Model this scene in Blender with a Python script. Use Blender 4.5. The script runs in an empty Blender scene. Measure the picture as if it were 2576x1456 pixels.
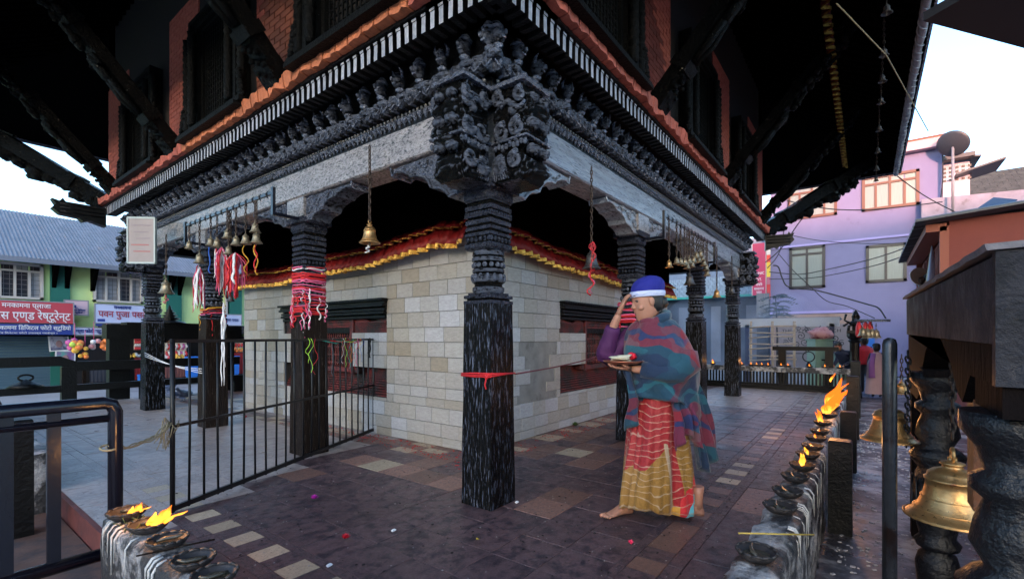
import bpy, math, random
import numpy as np
from mathutils import Vector, Matrix, noise, Euler
random.seed(7)
sc = bpy.context.scene
R = math.radians
# ---------------------------------------------------------------- camera
# world axes: X runs along the right face of the temple, Y along its left face
FOC, CX, HY, CAMZ = 1178.2, 1288.0, 848.4, 1.2          # focal length and horizon measured on the photo
YAW = 37.1
CAM = Vector((-2.499, -2.074, CAMZ))
cd = bpy.data.cameras.new('camera'); cam = bpy.data.objects.new('camera', cd); sc.collection.objects.link(cam)
cam.location = CAM; cam.rotation_euler = (R(90), 0, R(YAW - 90))
cd.sensor_width = 36; cd.lens = FOC / 2576 * 36; cd.shift_y = (HY - 728) / 2576; cd.clip_start = .05; cd.clip_end = 600
sc.camera = cam
# ---------------------------------------------------------------- sky, sun, exposure
SUN_EL, SUN_AZ = 6.5, math.degrees(math.atan2(-.35, -1.0))     # azimuth measured from +X towards +Y
w = bpy.data.worlds.new('World'); sc.world = w; w.use_nodes = True
nt = w.node_tree; nt.nodes.clear()
sky = nt.nodes.new('ShaderNodeTexSky'); sky.sky_type = 'NISHITA'; sky.sun_disc = False
sky.sun_elevation = R(SUN_EL); sky.sun_rotation = R(90 - SUN_AZ); sky.altitude = 1300; sky.air_density = 1.0; sky.dust_density = 4.0; sky.ozone_density = 2.0
bg = nt.nodes.new('ShaderNodeBackground'); bg.inputs['Strength'].default_value = .15
wo = nt.nodes.new('ShaderNodeOutputWorld')
nt.links.new(sky.outputs[0], bg.inputs['Color']); nt.links.new(bg.outputs[0], wo.inputs['Surface'])
ld = bpy.data.lights.new('sun', 'SUN'); ld.energy = 2.0; ld.angle = R(.5); ld.color = (.6, .26, .19)
sun = bpy.data.objects.new('sun', ld); sc.collection.objects.link(sun)
sd = Vector((math.cos(R(SUN_AZ)) * math.cos(R(SUN_EL)), math.sin(R(SUN_AZ)) * math.cos(R(SUN_EL)), math.sin(R(SUN_EL))))
sun.rotation_euler = sd.to_track_quat('Z', 'Y').to_euler(); sun.location = (-20, -20, 30)
sc.view_settings.view_transform = 'Standard'; sc.view_settings.look = 'None'; sc.view_settings.gamma = 1
sc.view_settings.use_curve_mapping = False; sc.view_settings.exposure = 3.05
sc.cycles.use_denoising = True; sc.cycles.max_bounces = 8; sc.cycles.diffuse_bounces = 4; sc.cycles.sample_clamp_indirect = 4
# ---------------------------------------------------------------- calibration helpers
RV = Vector((math.sin(R(YAW)), -math.cos(R(YAW)), 0)); FV = Vector((math.cos(R(YAW)), math.sin(R(YAW)), 0))
def ray(px, py): return RV * ((px - CX) / FOC) + FV + Vector((0, 0, (HY - py) / FOC))
def onX(px, py, X): d = ray(px, py); return CAM + d * ((X - CAM.x) / d.x)
def onY(px, py, Y): d = ray(px, py); return CAM + d * ((Y - CAM.y) / d.y)
def onZ(px, py, Z): d = ray(px, py); return CAM + d * ((Z - CAM.z) / d.z)
def at(px, py, depth): return CAM + ray(px, py) * depth
# ---------------------------------------------------------------- object helpers
COL = sc.collection
def tag(o, label=None, cat=None, group=None, kind=None):
    if label: o['label'] = label
    if cat: o['category'] = cat
    if group: o['group'] = group
    if kind: o['kind'] = kind
    return o
def thing(name, label, cat, loc=(0, 0, 0), rz=0, group=None):
    o = bpy.data.objects.new(name, None); COL.objects.link(o); o.location = loc; o.rotation_euler = (0, 0, rz)
    o.empty_display_size = .1
    return tag(o, label, cat, group)
def put(name, me, mat=None, parent=None, loc=None, rot=None, scale=None):
    if mat is not None and len(me.materials) == 0: me.materials.append(mat)
    o = bpy.data.objects.new(name, me); COL.objects.link(o)
    if parent is not None: o.parent = parent
    if loc is not None: o.location = loc
    if rot is not None: o.rotation_euler = rot
    if scale is not None: o.scale = scale
    return o
def copy_tree(o, parent=None):
    c = o.copy(); COL.objects.link(c)
    if parent is not None: c.parent = parent
    for ch in list(o.children): copy_tree(ch, c)
    return c
class MB:
    def __init__(s): s.v = []; s.f = []; s.sm = []
    def add(s, vs, fs, smooth=False):
        n = len(s.v); s.v.extend([tuple(p) for p in vs]); s.f.extend([[i + n for i in f] for f in fs]); s.sm.extend([smooth] * len(fs)); return s
    def box(s, c, d, rz=0, M=None):
        x, y, z = d[0] / 2, d[1] / 2, d[2] / 2
        vs = [Vector((a * x, b * y, e * z)) for e in (-1, 1) for a, b in ((-1, -1), (1, -1), (1, 1), (-1, 1))]
        Q = Matrix.Rotation(rz, 3, 'Z') if M is None else M
        return s.add([Q @ p + Vector(c) for p in vs], [(3, 2, 1, 0), (4, 5, 6, 7), (0, 1, 5, 4), (1, 2, 6, 5), (2, 3, 7, 6), (3, 0, 4, 7)])
    def b2(s, lo, hi): return s.box([(a + b) / 2 for a, b in zip(lo, hi)], [abs(b - a) for a, b in zip(lo, hi)])
    def loft(s, rings, close=True, caps=True, smooth=True):
        n = len(rings[0]); vs = [p for r in rings for p in r]; fs = []
        for i in range(len(rings) - 1):
            for j in range(n if close else n - 1):
                k = (j + 1) % n; fs.append((i * n + j, i * n + k, (i + 1) * n + k, (i + 1) * n + j))
        b = len(s.v); s.add(vs, fs, smooth)
        if caps and close:
            s.f.append([b + j for j in range(n)][::-1]); s.sm.append(False)
            s.f.append([b + (len(rings) - 1) * n + j for j in range(n)]); s.sm.append(False)
        return s
    def lathe(s, prof, n=16, c=(0, 0, 0), rot=0, smooth=True, sq=False, caps=True, fl=None):
        k = math.sqrt(2) if sq else 1; c = Vector(c)
        if sq: n, rot, smooth = 4, math.pi / 4, False
        rings = []
        for r, z in prof:
            ring = []
            for j in range(n):
                a = rot + 2 * math.pi * j / n; q = r * k * (fl(a, z) if fl else 1)
                ring.append(c + Vector((q * math.cos(a), q * math.sin(a), z)))
            rings.append(ring)
        return s.loft(rings, True, caps, smooth)
    def tube(s, pts, r, n=8, smooth=True, caps=True, flat=1.0):
        pts = [Vector(p) for p in pts]; rings = []
        rr = r if isinstance(r, (list, tuple)) else [r] * len(pts)
        up = None
        for i, p in enumerate(pts):
            t = (pts[min(i + 1, len(pts) - 1)] - pts[max(i - 1, 0)])
            if t.length < 1e-9: t = Vector((0, 0, 1))
            t.normalize()
            if up is None:
                up = Vector((0, 0, 1)) if abs(t.z) < .9 else Vector((1, 0, 0))
            a = t.cross(up)
            if a.length < 1e-4: a = t.cross(Vector((0, 1, 0)))
            a.normalize(); b = a.cross(t).normalized(); up = b
            rings.append([p + a * (rr[i] * math.cos(2 * math.pi * j / n)) + b * (rr[i] * flat * math.sin(2 * math.pi * j / n)) for j in range(n)])
        return s.loft(rings, True, caps, smooth)
    def blob(s, c, rad, n=10, m=8, amp=0, fr=6, seed=0, M=None):
        c = Vector(c); rings = []
        rx, ry, rz = rad if isinstance(rad, (tuple, list)) else (rad,) * 3
        for i in range(m + 1):
            th = math.pi * (i / m) * .998 + .001; ring = []
            for j in range(n):
                ph = 2 * math.pi * j / n
                d = Vector((math.sin(th) * math.cos(ph), math.sin(th) * math.sin(ph), -math.cos(th)))
                k = 1 + (amp * noise.noise(d * fr / 3 + Vector((seed, seed * .7, 0))) if amp else 0)
                q = Vector((d.x * rx, d.y * ry, d.z * rz)) * k
                ring.append(c + (M @ q if M is not None else q))
            rings.append(ring)
        return s.loft(rings, True, True, True)
    def prism(s, poly, f0, f1, smooth=False):
        """poly: 2-D outline; f0, f1 map (a, b) to the near and far face"""
        n = len(poly); vs = [f0(*p) for p in poly] + [f1(*p) for p in poly]
        return s.add(vs, [list(range(n))[::-1], [n + i for i in range(n)]] + [(i, (i + 1) % n, n + (i + 1) % n, n + i) for i in range(n)], smooth)
    def xf(s, M):
        s.v = [tuple(M @ Vector(p)) for p in s.v]; return s
    def mesh(s, name, mat=None, fix=True):
        me = bpy.data.meshes.new(name); me.from_pydata(s.v, [], s.f)
        me.polygons.foreach_set('use_smooth', s.sm)
        if fix:
            import bmesh
            b = bmesh.new(); b.from_mesh(me); bmesh.ops.recalc_face_normals(b, faces=b.faces); b.to_mesh(me); b.free()
        if mat is not None: me.materials.append(mat)
        me.update(); return me
    def obj(s, name, mat, parent=None, loc=None, rot=None, scale=None, kind=None, fix=True):
        o = put(name, s.mesh(name, mat, fix), None, parent, loc, rot, scale)
        if kind: o['kind'] = kind
        return o
def bevel(o, w=.004, seg=2):
    m = o.modifiers.new('bevel', 'BEVEL'); m.width = w; m.segments = seg; m.limit_method = 'ANGLE'; return o
# ---------------------------------------------------------------- materials
MATS = {}
def mat(name, col, rough=.6, var=0.0, nscale=8, bump=0.0, bscale=30, metal=0, spec=.5, dirt=None, dirt_at=.55, rnd=0.0, stretch=None,
        coat=0, emit=None, estr=0, col2=None, detail=6, rvar=0.0, dscale=3.0, bdist=.01, sat=0, rcols=None, trans=0, glint=None):
    if name in MATS: return MATS[name]
    m = bpy.data.materials.new(name); m.use_nodes = True; N = m.node_tree; L = N.links
    b = N.nodes['Principled BSDF']; b.inputs['Roughness'].default_value = rough; b.inputs['Metallic'].default_value = metal
    b.inputs['Specular IOR Level'].default_value = spec; b.inputs['Coat Weight'].default_value = coat; b.inputs['Coat Roughness'].default_value = .18
    tc = N.nodes.new('ShaderNodeTexCoord'); vec = tc.outputs['Object']
    oi = N.nodes.new('ShaderNodeObjectInfo')
    ad = N.nodes.new('ShaderNodeVectorMath'); ad.operation = 'ADD'; L.new(vec, ad.inputs[0])
    sc_ = N.nodes.new('ShaderNodeMath'); sc_.operation = 'MULTIPLY'; sc_.inputs[1].default_value = 37; L.new(oi.outputs['Random'], sc_.inputs[0]); L.new(sc_.outputs[0], ad.inputs[1]); vec = ad.outputs[0]
    if stretch:
        mp = N.nodes.new('ShaderNodeMapping'); mp.inputs['Scale'].default_value = stretch; L.new(vec, mp.inputs['Vector']); vec = mp.outputs[0]
    def nz(scale, det=detail, rg=.6):
        n = N.nodes.new('ShaderNodeTexNoise'); n.inputs['Scale'].default_value = scale; n.inputs['Detail'].default_value = det; n.inputs['Roughness'].default_value = rg; L.new(vec, n.inputs['Vector']); return n.outputs['Fac']
    def mix(fac, a, bb, bt='MIX'):
        x = N.nodes.new('ShaderNodeMix'); x.data_type = 'RGBA'; x.blend_type = bt
        if isinstance(fac, (int, float)): x.inputs[0].default_value = fac
        else: L.new(fac, x.inputs[0])
        for i, q in ((6, a), (7, bb)):
            if isinstance(q, (tuple, list)): x.inputs[i].default_value = (*q, 1)
            else: L.new(q, x.inputs[i])
        return x.outputs[2]
    def ramp(f, a, bb):
        r = N.nodes.new('ShaderNodeMapRange'); r.inputs[1].default_value = a; r.inputs[2].default_value = bb; L.new(f, r.inputs[0]); return r.outputs[0]
    c = tuple(col)
    if rcols:
        r = N.nodes.new('ShaderNodeValToRGB'); r.color_ramp.interpolation = 'LINEAR'
        while len(r.color_ramp.elements) < len(rcols): r.color_ramp.elements.new(.5)
        for i, cc in enumerate(rcols): r.color_ramp.elements[i].position = i / max(1, len(rcols) - 1); r.color_ramp.elements[i].color = (*cc, 1)
        L.new(oi.outputs['Random'], r.inputs[0]); c = r.outputs[0]
    if col2 is not None: c = mix(ramp(nz(nscale), .35, .65), c, col2)
    if var:
        lo = N.nodes.new('ShaderNodeMapRange'); lo.inputs[1].default_value = .25; lo.inputs[2].default_value = .75; lo.inputs[3].default_value = 1 - var; lo.inputs[4].default_value = 1 + var
        L.new(nz(nscale), lo.inputs[0]); cc = N.nodes.new('ShaderNodeCombineColor'); [L.new(lo.outputs[0], cc.inputs[i]) for i in range(3)]
        c = mix(1.0, c, cc.outputs[0], 'MULTIPLY')
    if rnd:
        lo = N.nodes.new('ShaderNodeMapRange'); lo.inputs[3].default_value = 1 - rnd; lo.inputs[4].default_value = 1 + rnd
        L.new(oi.outputs['Random'], lo.inputs[0]); cc = N.nodes.new('ShaderNodeCombineColor'); [L.new(lo.outputs[0], cc.inputs[i]) for i in range(3)]
        c = mix(1.0, c, cc.outputs[0], 'MULTIPLY')
    if dirt is not None:
        c = mix(ramp(nz(dscale, 8, .7), dirt_at, dirt_at + .12), c, dirt)
    if isinstance(c, tuple): b.inputs['Base Color'].default_value = (*c, 1)
    else: L.new(c, b.inputs['Base Color'])
    if rvar:
        r = N.nodes.new('ShaderNodeMapRange'); r.inputs[1].default_value = .3; r.inputs[2].default_value = .7; r.inputs[3].default_value = max(.03, rough - rvar); r.inputs[4].default_value = min(1, rough + rvar)
        L.new(nz(dscale * 1.7), r.inputs[0]); L.new(r.outputs[0], b.inputs['Roughness'])
    if glint:                       # sparse pale metallic patches that paint sky highlights into dark wood
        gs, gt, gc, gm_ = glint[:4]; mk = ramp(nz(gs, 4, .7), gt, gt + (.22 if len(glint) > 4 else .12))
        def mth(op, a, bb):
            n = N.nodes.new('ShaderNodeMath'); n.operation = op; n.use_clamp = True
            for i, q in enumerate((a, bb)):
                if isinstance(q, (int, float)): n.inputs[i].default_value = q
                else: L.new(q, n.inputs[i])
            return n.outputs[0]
        if len(glint) > 4:                       # highlights painted along convex edges of the carving
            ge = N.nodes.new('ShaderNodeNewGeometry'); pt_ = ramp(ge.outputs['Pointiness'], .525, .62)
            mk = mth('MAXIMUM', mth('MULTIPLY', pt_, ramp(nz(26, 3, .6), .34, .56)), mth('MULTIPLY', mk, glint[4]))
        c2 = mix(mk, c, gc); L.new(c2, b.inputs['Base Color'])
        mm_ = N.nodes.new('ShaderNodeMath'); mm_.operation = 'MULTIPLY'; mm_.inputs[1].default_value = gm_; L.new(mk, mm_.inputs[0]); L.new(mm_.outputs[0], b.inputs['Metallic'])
    if bump:
        bp = N.nodes.new('ShaderNodeBump'); bp.inputs['Strength'].default_value = bump; bp.inputs['Distance'].default_value = bdist
        L.new(nz(bscale, 5, .65), bp.inputs['Height']); L.new(bp.outputs[0], b.inputs['Normal'])
    if trans: b.inputs['Transmission Weight'].default_value = trans
    if emit: b.inputs['Emission Color'].default_value = (*emit, 1); b.inputs['Emission Strength'].default_value = estr
    MATS[name] = m; return m
black_wood = mat('black lacquered carved wood', (.002, .0019, .002), .2, var=.4, nscale=20, bump=1.0, bscale=40, bdist=.03, spec=.12, rvar=.08, glint=(24, .6, (.26, .29, .37), .85, .08), stretch=(1, 1, 2.2))  # glint colour paints sky highlights onto the carved edges
beam_wood = mat('beam wood in warm sky sheen colour', (.3, .265, .255), .3, var=.4, nscale=9, bump=1.0, bscale=34, bdist=.014, spec=.8, coat=.5, stretch=(1, 1, 2.2), rvar=.08, dirt=(.01, .009, .009), dirt_at=.49, dscale=26)  # pale warm base colour paints in the sky's reflection
beam_wood_x = mat('long grained beam wood in cool sky sheen colour', (.25, .275, .32), .3, var=.4, nscale=9, bump=1.0, bscale=30, bdist=.016, spec=.8, coat=.5, stretch=(.3, 1, 3), rvar=.08, dirt=(.01, .01, .012), dirt_at=.53, dscale=20)  # pale bluish base colour stands for skylight reflected on black wood
dark_wood = mat('dull dark roof wood', (.0008, .0008, .0008), .9, var=.4, nscale=12, bump=.4, bscale=30, spec=.03)
shaft_wood = mat('weathered black shaft wood', (.003, .003, .0035), .2, var=.5, nscale=14, bump=1.0, bscale=42, bdist=.016, spec=.08, glint=(70, .56, (.17, .195, .27), .8), stretch=(1.3, 1.3, .13), dirt=(.012, .007, .005), dirt_at=.62, dscale=6)  # bluish glint streaks paint skylight into the grain
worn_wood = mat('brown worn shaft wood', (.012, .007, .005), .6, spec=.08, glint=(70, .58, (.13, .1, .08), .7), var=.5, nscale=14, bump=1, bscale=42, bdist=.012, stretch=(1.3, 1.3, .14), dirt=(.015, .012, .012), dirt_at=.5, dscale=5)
capital_wood = mat('black wood with faint painted edge glints', (.002, .0019, .002), .2, var=.4, nscale=20, bump=1.0, bscale=40, bdist=.03, spec=.14, rvar=.08, glint=(24, .6, (.085, .095, .13), .85, .08), stretch=(1, 1, 2.2))  # faint edge highlights painted in through the glint colour
plain_black = mat('plain black painted timber', (.003, .003, .0035), .4, var=.4, nscale=14, bump=.8, bscale=30, bdist=.01, spec=.22)
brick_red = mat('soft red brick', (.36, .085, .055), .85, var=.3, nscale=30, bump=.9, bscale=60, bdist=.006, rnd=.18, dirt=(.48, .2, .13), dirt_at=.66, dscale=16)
brick_warm_lit = mat('brick with warm light in its colour', (.46, .135, .055), .85, var=.3, nscale=30, bump=.9, bscale=60, bdist=.006, rnd=.16, dirt=(.6, .27, .15), dirt_at=.66, dscale=16)
mortar = mat('dark mortar', (.008, .005, .004), .9, bump=.4)
tile_stone = mat('grey beige stone tile', (.34, .31, .27), .45, nscale=5, bump=.25, bscale=70, bdist=.003, dirt=(.13, .11, .09), dirt_at=.585, dscale=13, var=.2,
                 rcols=[(.33, .325, .32), (.3, .28, .25), (.38, .385, .41), (.31, .29, .255), (.35, .345, .34), (.26, .225, .175), (.34, .335, .34), (.29, .27, .24)], stretch=(1, 1, 1.6), rvar=.12)
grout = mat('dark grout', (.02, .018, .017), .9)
cement = mat('grey cement render', (.2, .19, .175), .85, var=.25, nscale=6, bump=.4, bscale=40, dirt=(.13, .12, .11), dscale=5)
gold = mat('gold brocade', (.75, .45, .1), .32, metal=.85, bump=1, bscale=70, bdist=.008, var=.3, nscale=50, dirt=(.12, .03, .01), dirt_at=.5, dscale=22)
red_cloth = mat('red pleated satin', (.2, .006, .007), .55, var=.25, nscale=14, bump=.3, bscale=40, spec=.4)
stone_floor = mat('dark worn floor stone', (.1, .058, .06), .42, bump=.5, bscale=60, bdist=.004, var=.5, nscale=26, rnd=.12, dirt=(.035, .024, .03), dirt_at=.47, dscale=3.2, rvar=.14)
floor_light = mat('pale worn floor tile', (.4, .31, .21), .42, bump=.25, bscale=30, bdist=.004, var=.2, nscale=8, rnd=.2, dirt=(.13, .09, .085), dirt_at=.55, dscale=14, rvar=.12)
floor_red = mat('reddish floor tile', (.2, .1, .075), .42, bump=.25, bscale=30, bdist=.004, var=.3, nscale=8, rnd=.3, dirt=(.07, .05, .05), dirt_at=.52, dscale=12, rvar=.12)
floor_grey = mat('grey worn floor stone', (.32, .26, .24), .4, bump=.28, bscale=22, bdist=.005, var=.25, nscale=6, rnd=.14, dirt=(.17, .13, .125), dirt_at=.57, dscale=4, rvar=.16)
wet_ground = mat('ash strewn wet paving', (.05, .045, .055), .35, var=.4, nscale=3, bump=.5, bscale=14, bdist=.012, dirt=(.36, .34, .35), dirt_at=.5, dscale=2.6, rvar=.2, stretch=(1, .6, 1))
plaza = mat('pale plaza paving', (.34, .31, .31), .55, var=.15, nscale=2, bump=.2, bscale=20, dirt=(.2, .17, .17), dirt_at=.55, dscale=1.4)
soot = mat('sooty wax ledge stone', (.03, .028, .03), .4, var=.5, nscale=10, bump=1, bscale=30, bdist=.025, dirt=(.4, .38, .38), dirt_at=.47, dscale=4.2, rvar=.2, detail=8)
iron = mat('dark painted iron', (.006, .006, .007), .38, bump=.3, bscale=60, bdist=.003, dirt=(.03, .012, .009), dirt_at=.62, dscale=12, spec=.3)
pipe_paint = mat('black enamel pipe', (.005, .006, .012), .22, bump=.3, bscale=18, bdist=.004, spec=.4)
brass = mat('old brass', (.52, .3, .12), .36, metal=.8, var=.3, nscale=7, bump=.35, bscale=30, bdist=.004, dirt=(.22, .08, .05), dirt_at=.6, dscale=9, rvar=.12)
brass_dull = mat('dull grey brass', (.3, .25, .17), .42, metal=.75, var=.3, nscale=14, bump=.5, bscale=50, bdist=.004, dirt=(.06, .05, .05), dirt_at=.6, dscale=16)
clay = mat('sooty clay', (.022, .018, .018), .55, var=.4, nscale=20, bump=.6, bscale=60, bdist=.004, dirt=(.16, .07, .04), dirt_at=.68, dscale=9)
def flame_mat():
    m = bpy.data.materials.new('flame'); m.use_nodes = True; N = m.node_tree.nodes; L = m.node_tree.links; N.clear()
    out = N.new('ShaderNodeOutputMaterial'); em = N.new('ShaderNodeEmission'); tc = N.new('ShaderNodeTexCoord'); sx = N.new('ShaderNodeSeparateXYZ'); L.new(tc.outputs['Object'], sx.inputs[0])
    nz = N.new('ShaderNodeTexNoise'); nz.inputs['Scale'].default_value = 28; nz.inputs['Detail'].default_value = 3; L.new(tc.outputs['Object'], nz.inputs['Vector'])
    a = N.new('ShaderNodeMath'); a.operation = 'MULTIPLY_ADD'; L.new(nz.outputs['Fac'], a.inputs[0]); a.inputs[1].default_value = .16; L.new(sx.outputs[2], a.inputs[2])
    mr = N.new('ShaderNodeMapRange'); mr.inputs[1].default_value = .07; mr.inputs[2].default_value = .19; L.new(a.outputs[0], mr.inputs[0])
    r = N.new('ShaderNodeValToRGB'); e = r.color_ramp.elements; e[0].color = (1, .5, .1, 1); e[1].color = (.75, .1, .008, 1); k = e.new(.45); k.color = (1, .36, .035, 1); lf = N.new('ShaderNodeLayerWeight'); lf.inputs[0].default_value = .5; am = N.new('ShaderNodeMath'); am.operation = 'MULTIPLY_ADD'; am.use_clamp = True; L.new(lf.outputs['Facing'], am.inputs[0]); am.inputs[1].default_value = .5; L.new(mr.outputs[0], am.inputs[2]); L.new(am.outputs[0], r.inputs[0])
    L.new(r.outputs[0], em.inputs[0]); em.inputs[1].default_value = .42
    lw = N.new('ShaderNodeLayerWeight'); lw.inputs[0].default_value = .5; rp = N.new('ShaderNodeMapRange'); rp.inputs[1].default_value = .45; rp.inputs[2].default_value = .95; L.new(lw.outputs['Facing'], rp.inputs[0])
    tr = N.new('ShaderNodeBsdfTransparent'); mx = N.new('ShaderNodeMixShader'); L.new(rp.outputs[0], mx.inputs[0]); L.new(em.outputs[0], mx.inputs[1]); L.new(tr.outputs[0], mx.inputs[2]); L.new(mx.outputs[0], out.inputs[0]); return m
flame_m = flame_mat()
# ---------------------------------------------------------------- temple dimensions
CS, A_, B_ = .262, 2.446, 2.621                 # column side, bay on the left face, bay on the right face
YE, XE = 3 * A_ + CS, 3 * B_ + CS               # outer ends of the colonnade
W0 = 1.152                                      # shrine wall line
PX0, PY0 = -1.71, -1.63                         # plinth edges near the camera
PX1, PY1 = XE + 1.9, YE + 1.9
GZ = -.29
# ---------------------------------------------------------------- ground and floor
def sheet(name, x0, y0, x1, y1, z, m, kind='structure', cuts=1):
    b = MB(); b.add([(x0, y0, z), (x1, y0, z), (x1, y1, z), (x0, y1, z)], [(0, 1, 2, 3)])
    o = b.obj(name, m); o['kind'] = kind; return o
gnd = sheet('ground', -160, -160, 220, 220, GZ - .03, plaza)
sheet('paving', -12, -9, 19, PY0, GZ, wet_ground)
sheet('plaza_paving', -12, PY0 + .001, PX0, 17.4, GZ, plaza)
blocker_hill = MB()  # unseen hill added to keep the low sun off the street
rows = []
for i in range(25):
    y = -170 + i * 16; r = []
    for j, (dx, hz) in enumerate(((0, 0), (14, .55), (30, .9), (45, 1), (70, .8), (110, 0))):
        h = 24.6 + .5 * noise.noise(Vector((i * .5, 3, 0)))
        r.append(Vector((-85 - dx, y - 60, GZ - .2 + h * hz)))
    rows.append(r)
blocker_hill.loft(rows, close=False, caps=False)
ho = blocker_hill.obj('blocker_hill', mat('hill scrub', (.05, .07, .03), .9, var=.4, nscale=.3)); ho['kind'] = 'structure'
# plinth
floor = bpy.data.objects.new('floor', None); COL.objects.link(floor); floor['kind'] = 'structure'
b = MB(); b.b2((PX0 + .01, PY0 + .01, GZ), (PX1, PY1, -.012)); b.obj('floor_bed', mat('floor joint dirt', (.03, .022, .022), .85), floor)
riser = mat('red painted riser', (.14, .035, .03), .7, var=.4, nscale=7, bump=.4, dirt=(.05, .03, .03), dirt_at=.5)
b = MB(); b.b2((PX0 - .02, PY0, GZ), (PX0 + .01, PY1, -.004)); b.obj('riser', riser, floor)
# floor stones: a grid of 0.3 m stones, rows of alternating pale tiles near the ledges and the walls
def tile_mesh(name, m):
    q = MB(); e = .5; i = .495
    q.add([(-e, -e, -1), (e, -e, -1), (e, e, -1), (-e, e, -1), (-e, -e, -.25), (e, -e, -.25), (e, e, -.25), (-e, e, -.25), (-i, -i, 0), (i, -i, 0), (i, i, 0), (-i, i, 0)],
          [(0, 1, 5, 4), (1, 2, 6, 5), (2, 3, 7, 6), (3, 0, 4, 7), (4, 5, 9, 8), (5, 6, 10, 9), (6, 7, 11, 10), (7, 4, 8, 11), (8, 9, 10, 11)])
    return q.mesh(name, m)
TM = {k: tile_mesh('stone_' + k, m) for k, m in (('dark', stone_floor), ('pale', floor_light), ('red', floor_red), ('grey', floor_grey))}
cells = []
S = .305
x = PX0 + .02
BORD_X, BORD_Y = -1.38, -1.30                   # the two tile rows that run along the ledges
def cell(x0, y0, x1, y1, k): cells.append((x0, y0, x1, y1, k))
def kind_at(cx, cy):
    if cx < -.1 and cy > 2.2 + .48 * (cx + .1) + .05: return 'grey'
    if cy > 2.4 and cx < 1.2: return 'grey'
    if cx > 6.2: return 'grey'
    d = (cx + 1.2) * .2
    h = random.random()
    if cx > 0 and cy > 0: return 'red' if h < .35 else ('pale' if h < .45 else 'dark')
    return 'red' if h < .035 else 'dark'
ny = int((PY1 - PY0) / S); nx = int((PX1 - PX0) / S)
for i in range(nx + 1):
    for j in range(ny + 1):
        x0, y0 = PX0 + .01 + i * S, PY0 + .01 + j * S; x1, y1 = min(x0 + S, PX1), min(y0 + S, PY1)
        cx, cy = (x0 + x1) / 2, (y0 + y1) / 2
        if cx > W0 + .15 and cy > W0 + .15 and cx < XE - W0 and cy < YE - W0: continue
        if i == 1 and cy > PY0 + 2 * S and cy < 9.0:           # column of half tiles beside the left ledge
            for k in (0, 1):
                for (a, c) in ((x0, x0 + .08), (x0 + .08, x0 + .25), (x0 + .25, x1)): cell(a, y0 + k * S / 2, c, y0 + (k + 1) * S / 2, 'pale' if k == 0 and cy < 2.6 and a == x0 + .08 else kind_at(cx, cy))
        elif j == 1 and cx > PX0 + 2 * S:
            for k in (0, 1):
                for (a, c) in ((y0, y0 + .08), (y0 + .08, y0 + .25), (y0 + .25, y1)): cell(x0 + k * S / 2, a, x0 + (k + 1) * S / 2, c, ('red' if random.random() < .6 else 'pale') if k == 0 and a == y0 + .08 else kind_at(cx, cy))
        elif (abs(cy - (W0 - .25)) < S / 2 and cx > .8) or (abs(cx - (W0 - .25)) < S / 2 and cy > .8):
            for k in (0, 1): cell(x0 + k * S / 2, y0, x0 + (k + 1) * S / 2, y1, random.choice(('pale', 'red', 'red', 'dark')))
        else: cell(x0, y0, x1, y1, kind_at(cx, cy))
def seen(cx, cy, z=0):
    d = Vector((cx, cy, z)) - CAM; f = d.dot(FV)
    if f < .3: return None
    return CX + FOC * d.dot(RV) / f, HY - FOC * (d.z) / f, f
rank = []
for c in cells:
    s = seen((c[0] + c[2]) / 2, (c[1] + c[3]) / 2)
    ok = s and -60 < s[0] < 2640 and s[1] < 1540
    rank.append((s[2] if ok else 99, c))
rank.sort(key=lambda t: t[0])
rest = {}
for n, (f, c) in enumerate(rank):
    dz = -.001 - random.random() * .0035
    if n < 290 and f < 50:
        o = put('tile', TM[c[4]], None, floor, ((c[0] + c[2]) / 2, (c[1] + c[3]) / 2, dz), (random.uniform(-.004, .004), random.uniform(-.004, .004), 0), (c[2] - c[0] - .002, c[3] - c[1] - .002, .02))
    else:
        q = rest.setdefault(c[4], MB()); g = .003
        q.b2((c[0] + g, c[1] + g, -.02), (c[2] - g, c[3] - g, dz))
for k, q in rest.items(): q.obj('tiles', {'dark': stone_floor, 'pale': floor_light, 'red': floor_red, 'grey': floor_grey}[k], floor, kind='stuff', fix=False)
# ---------------------------------------------------------------- the temple root
temple = thing('temple', 'black carved timber temple with deep eaves, brick upper wall and colonnade', 'temple')
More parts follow.
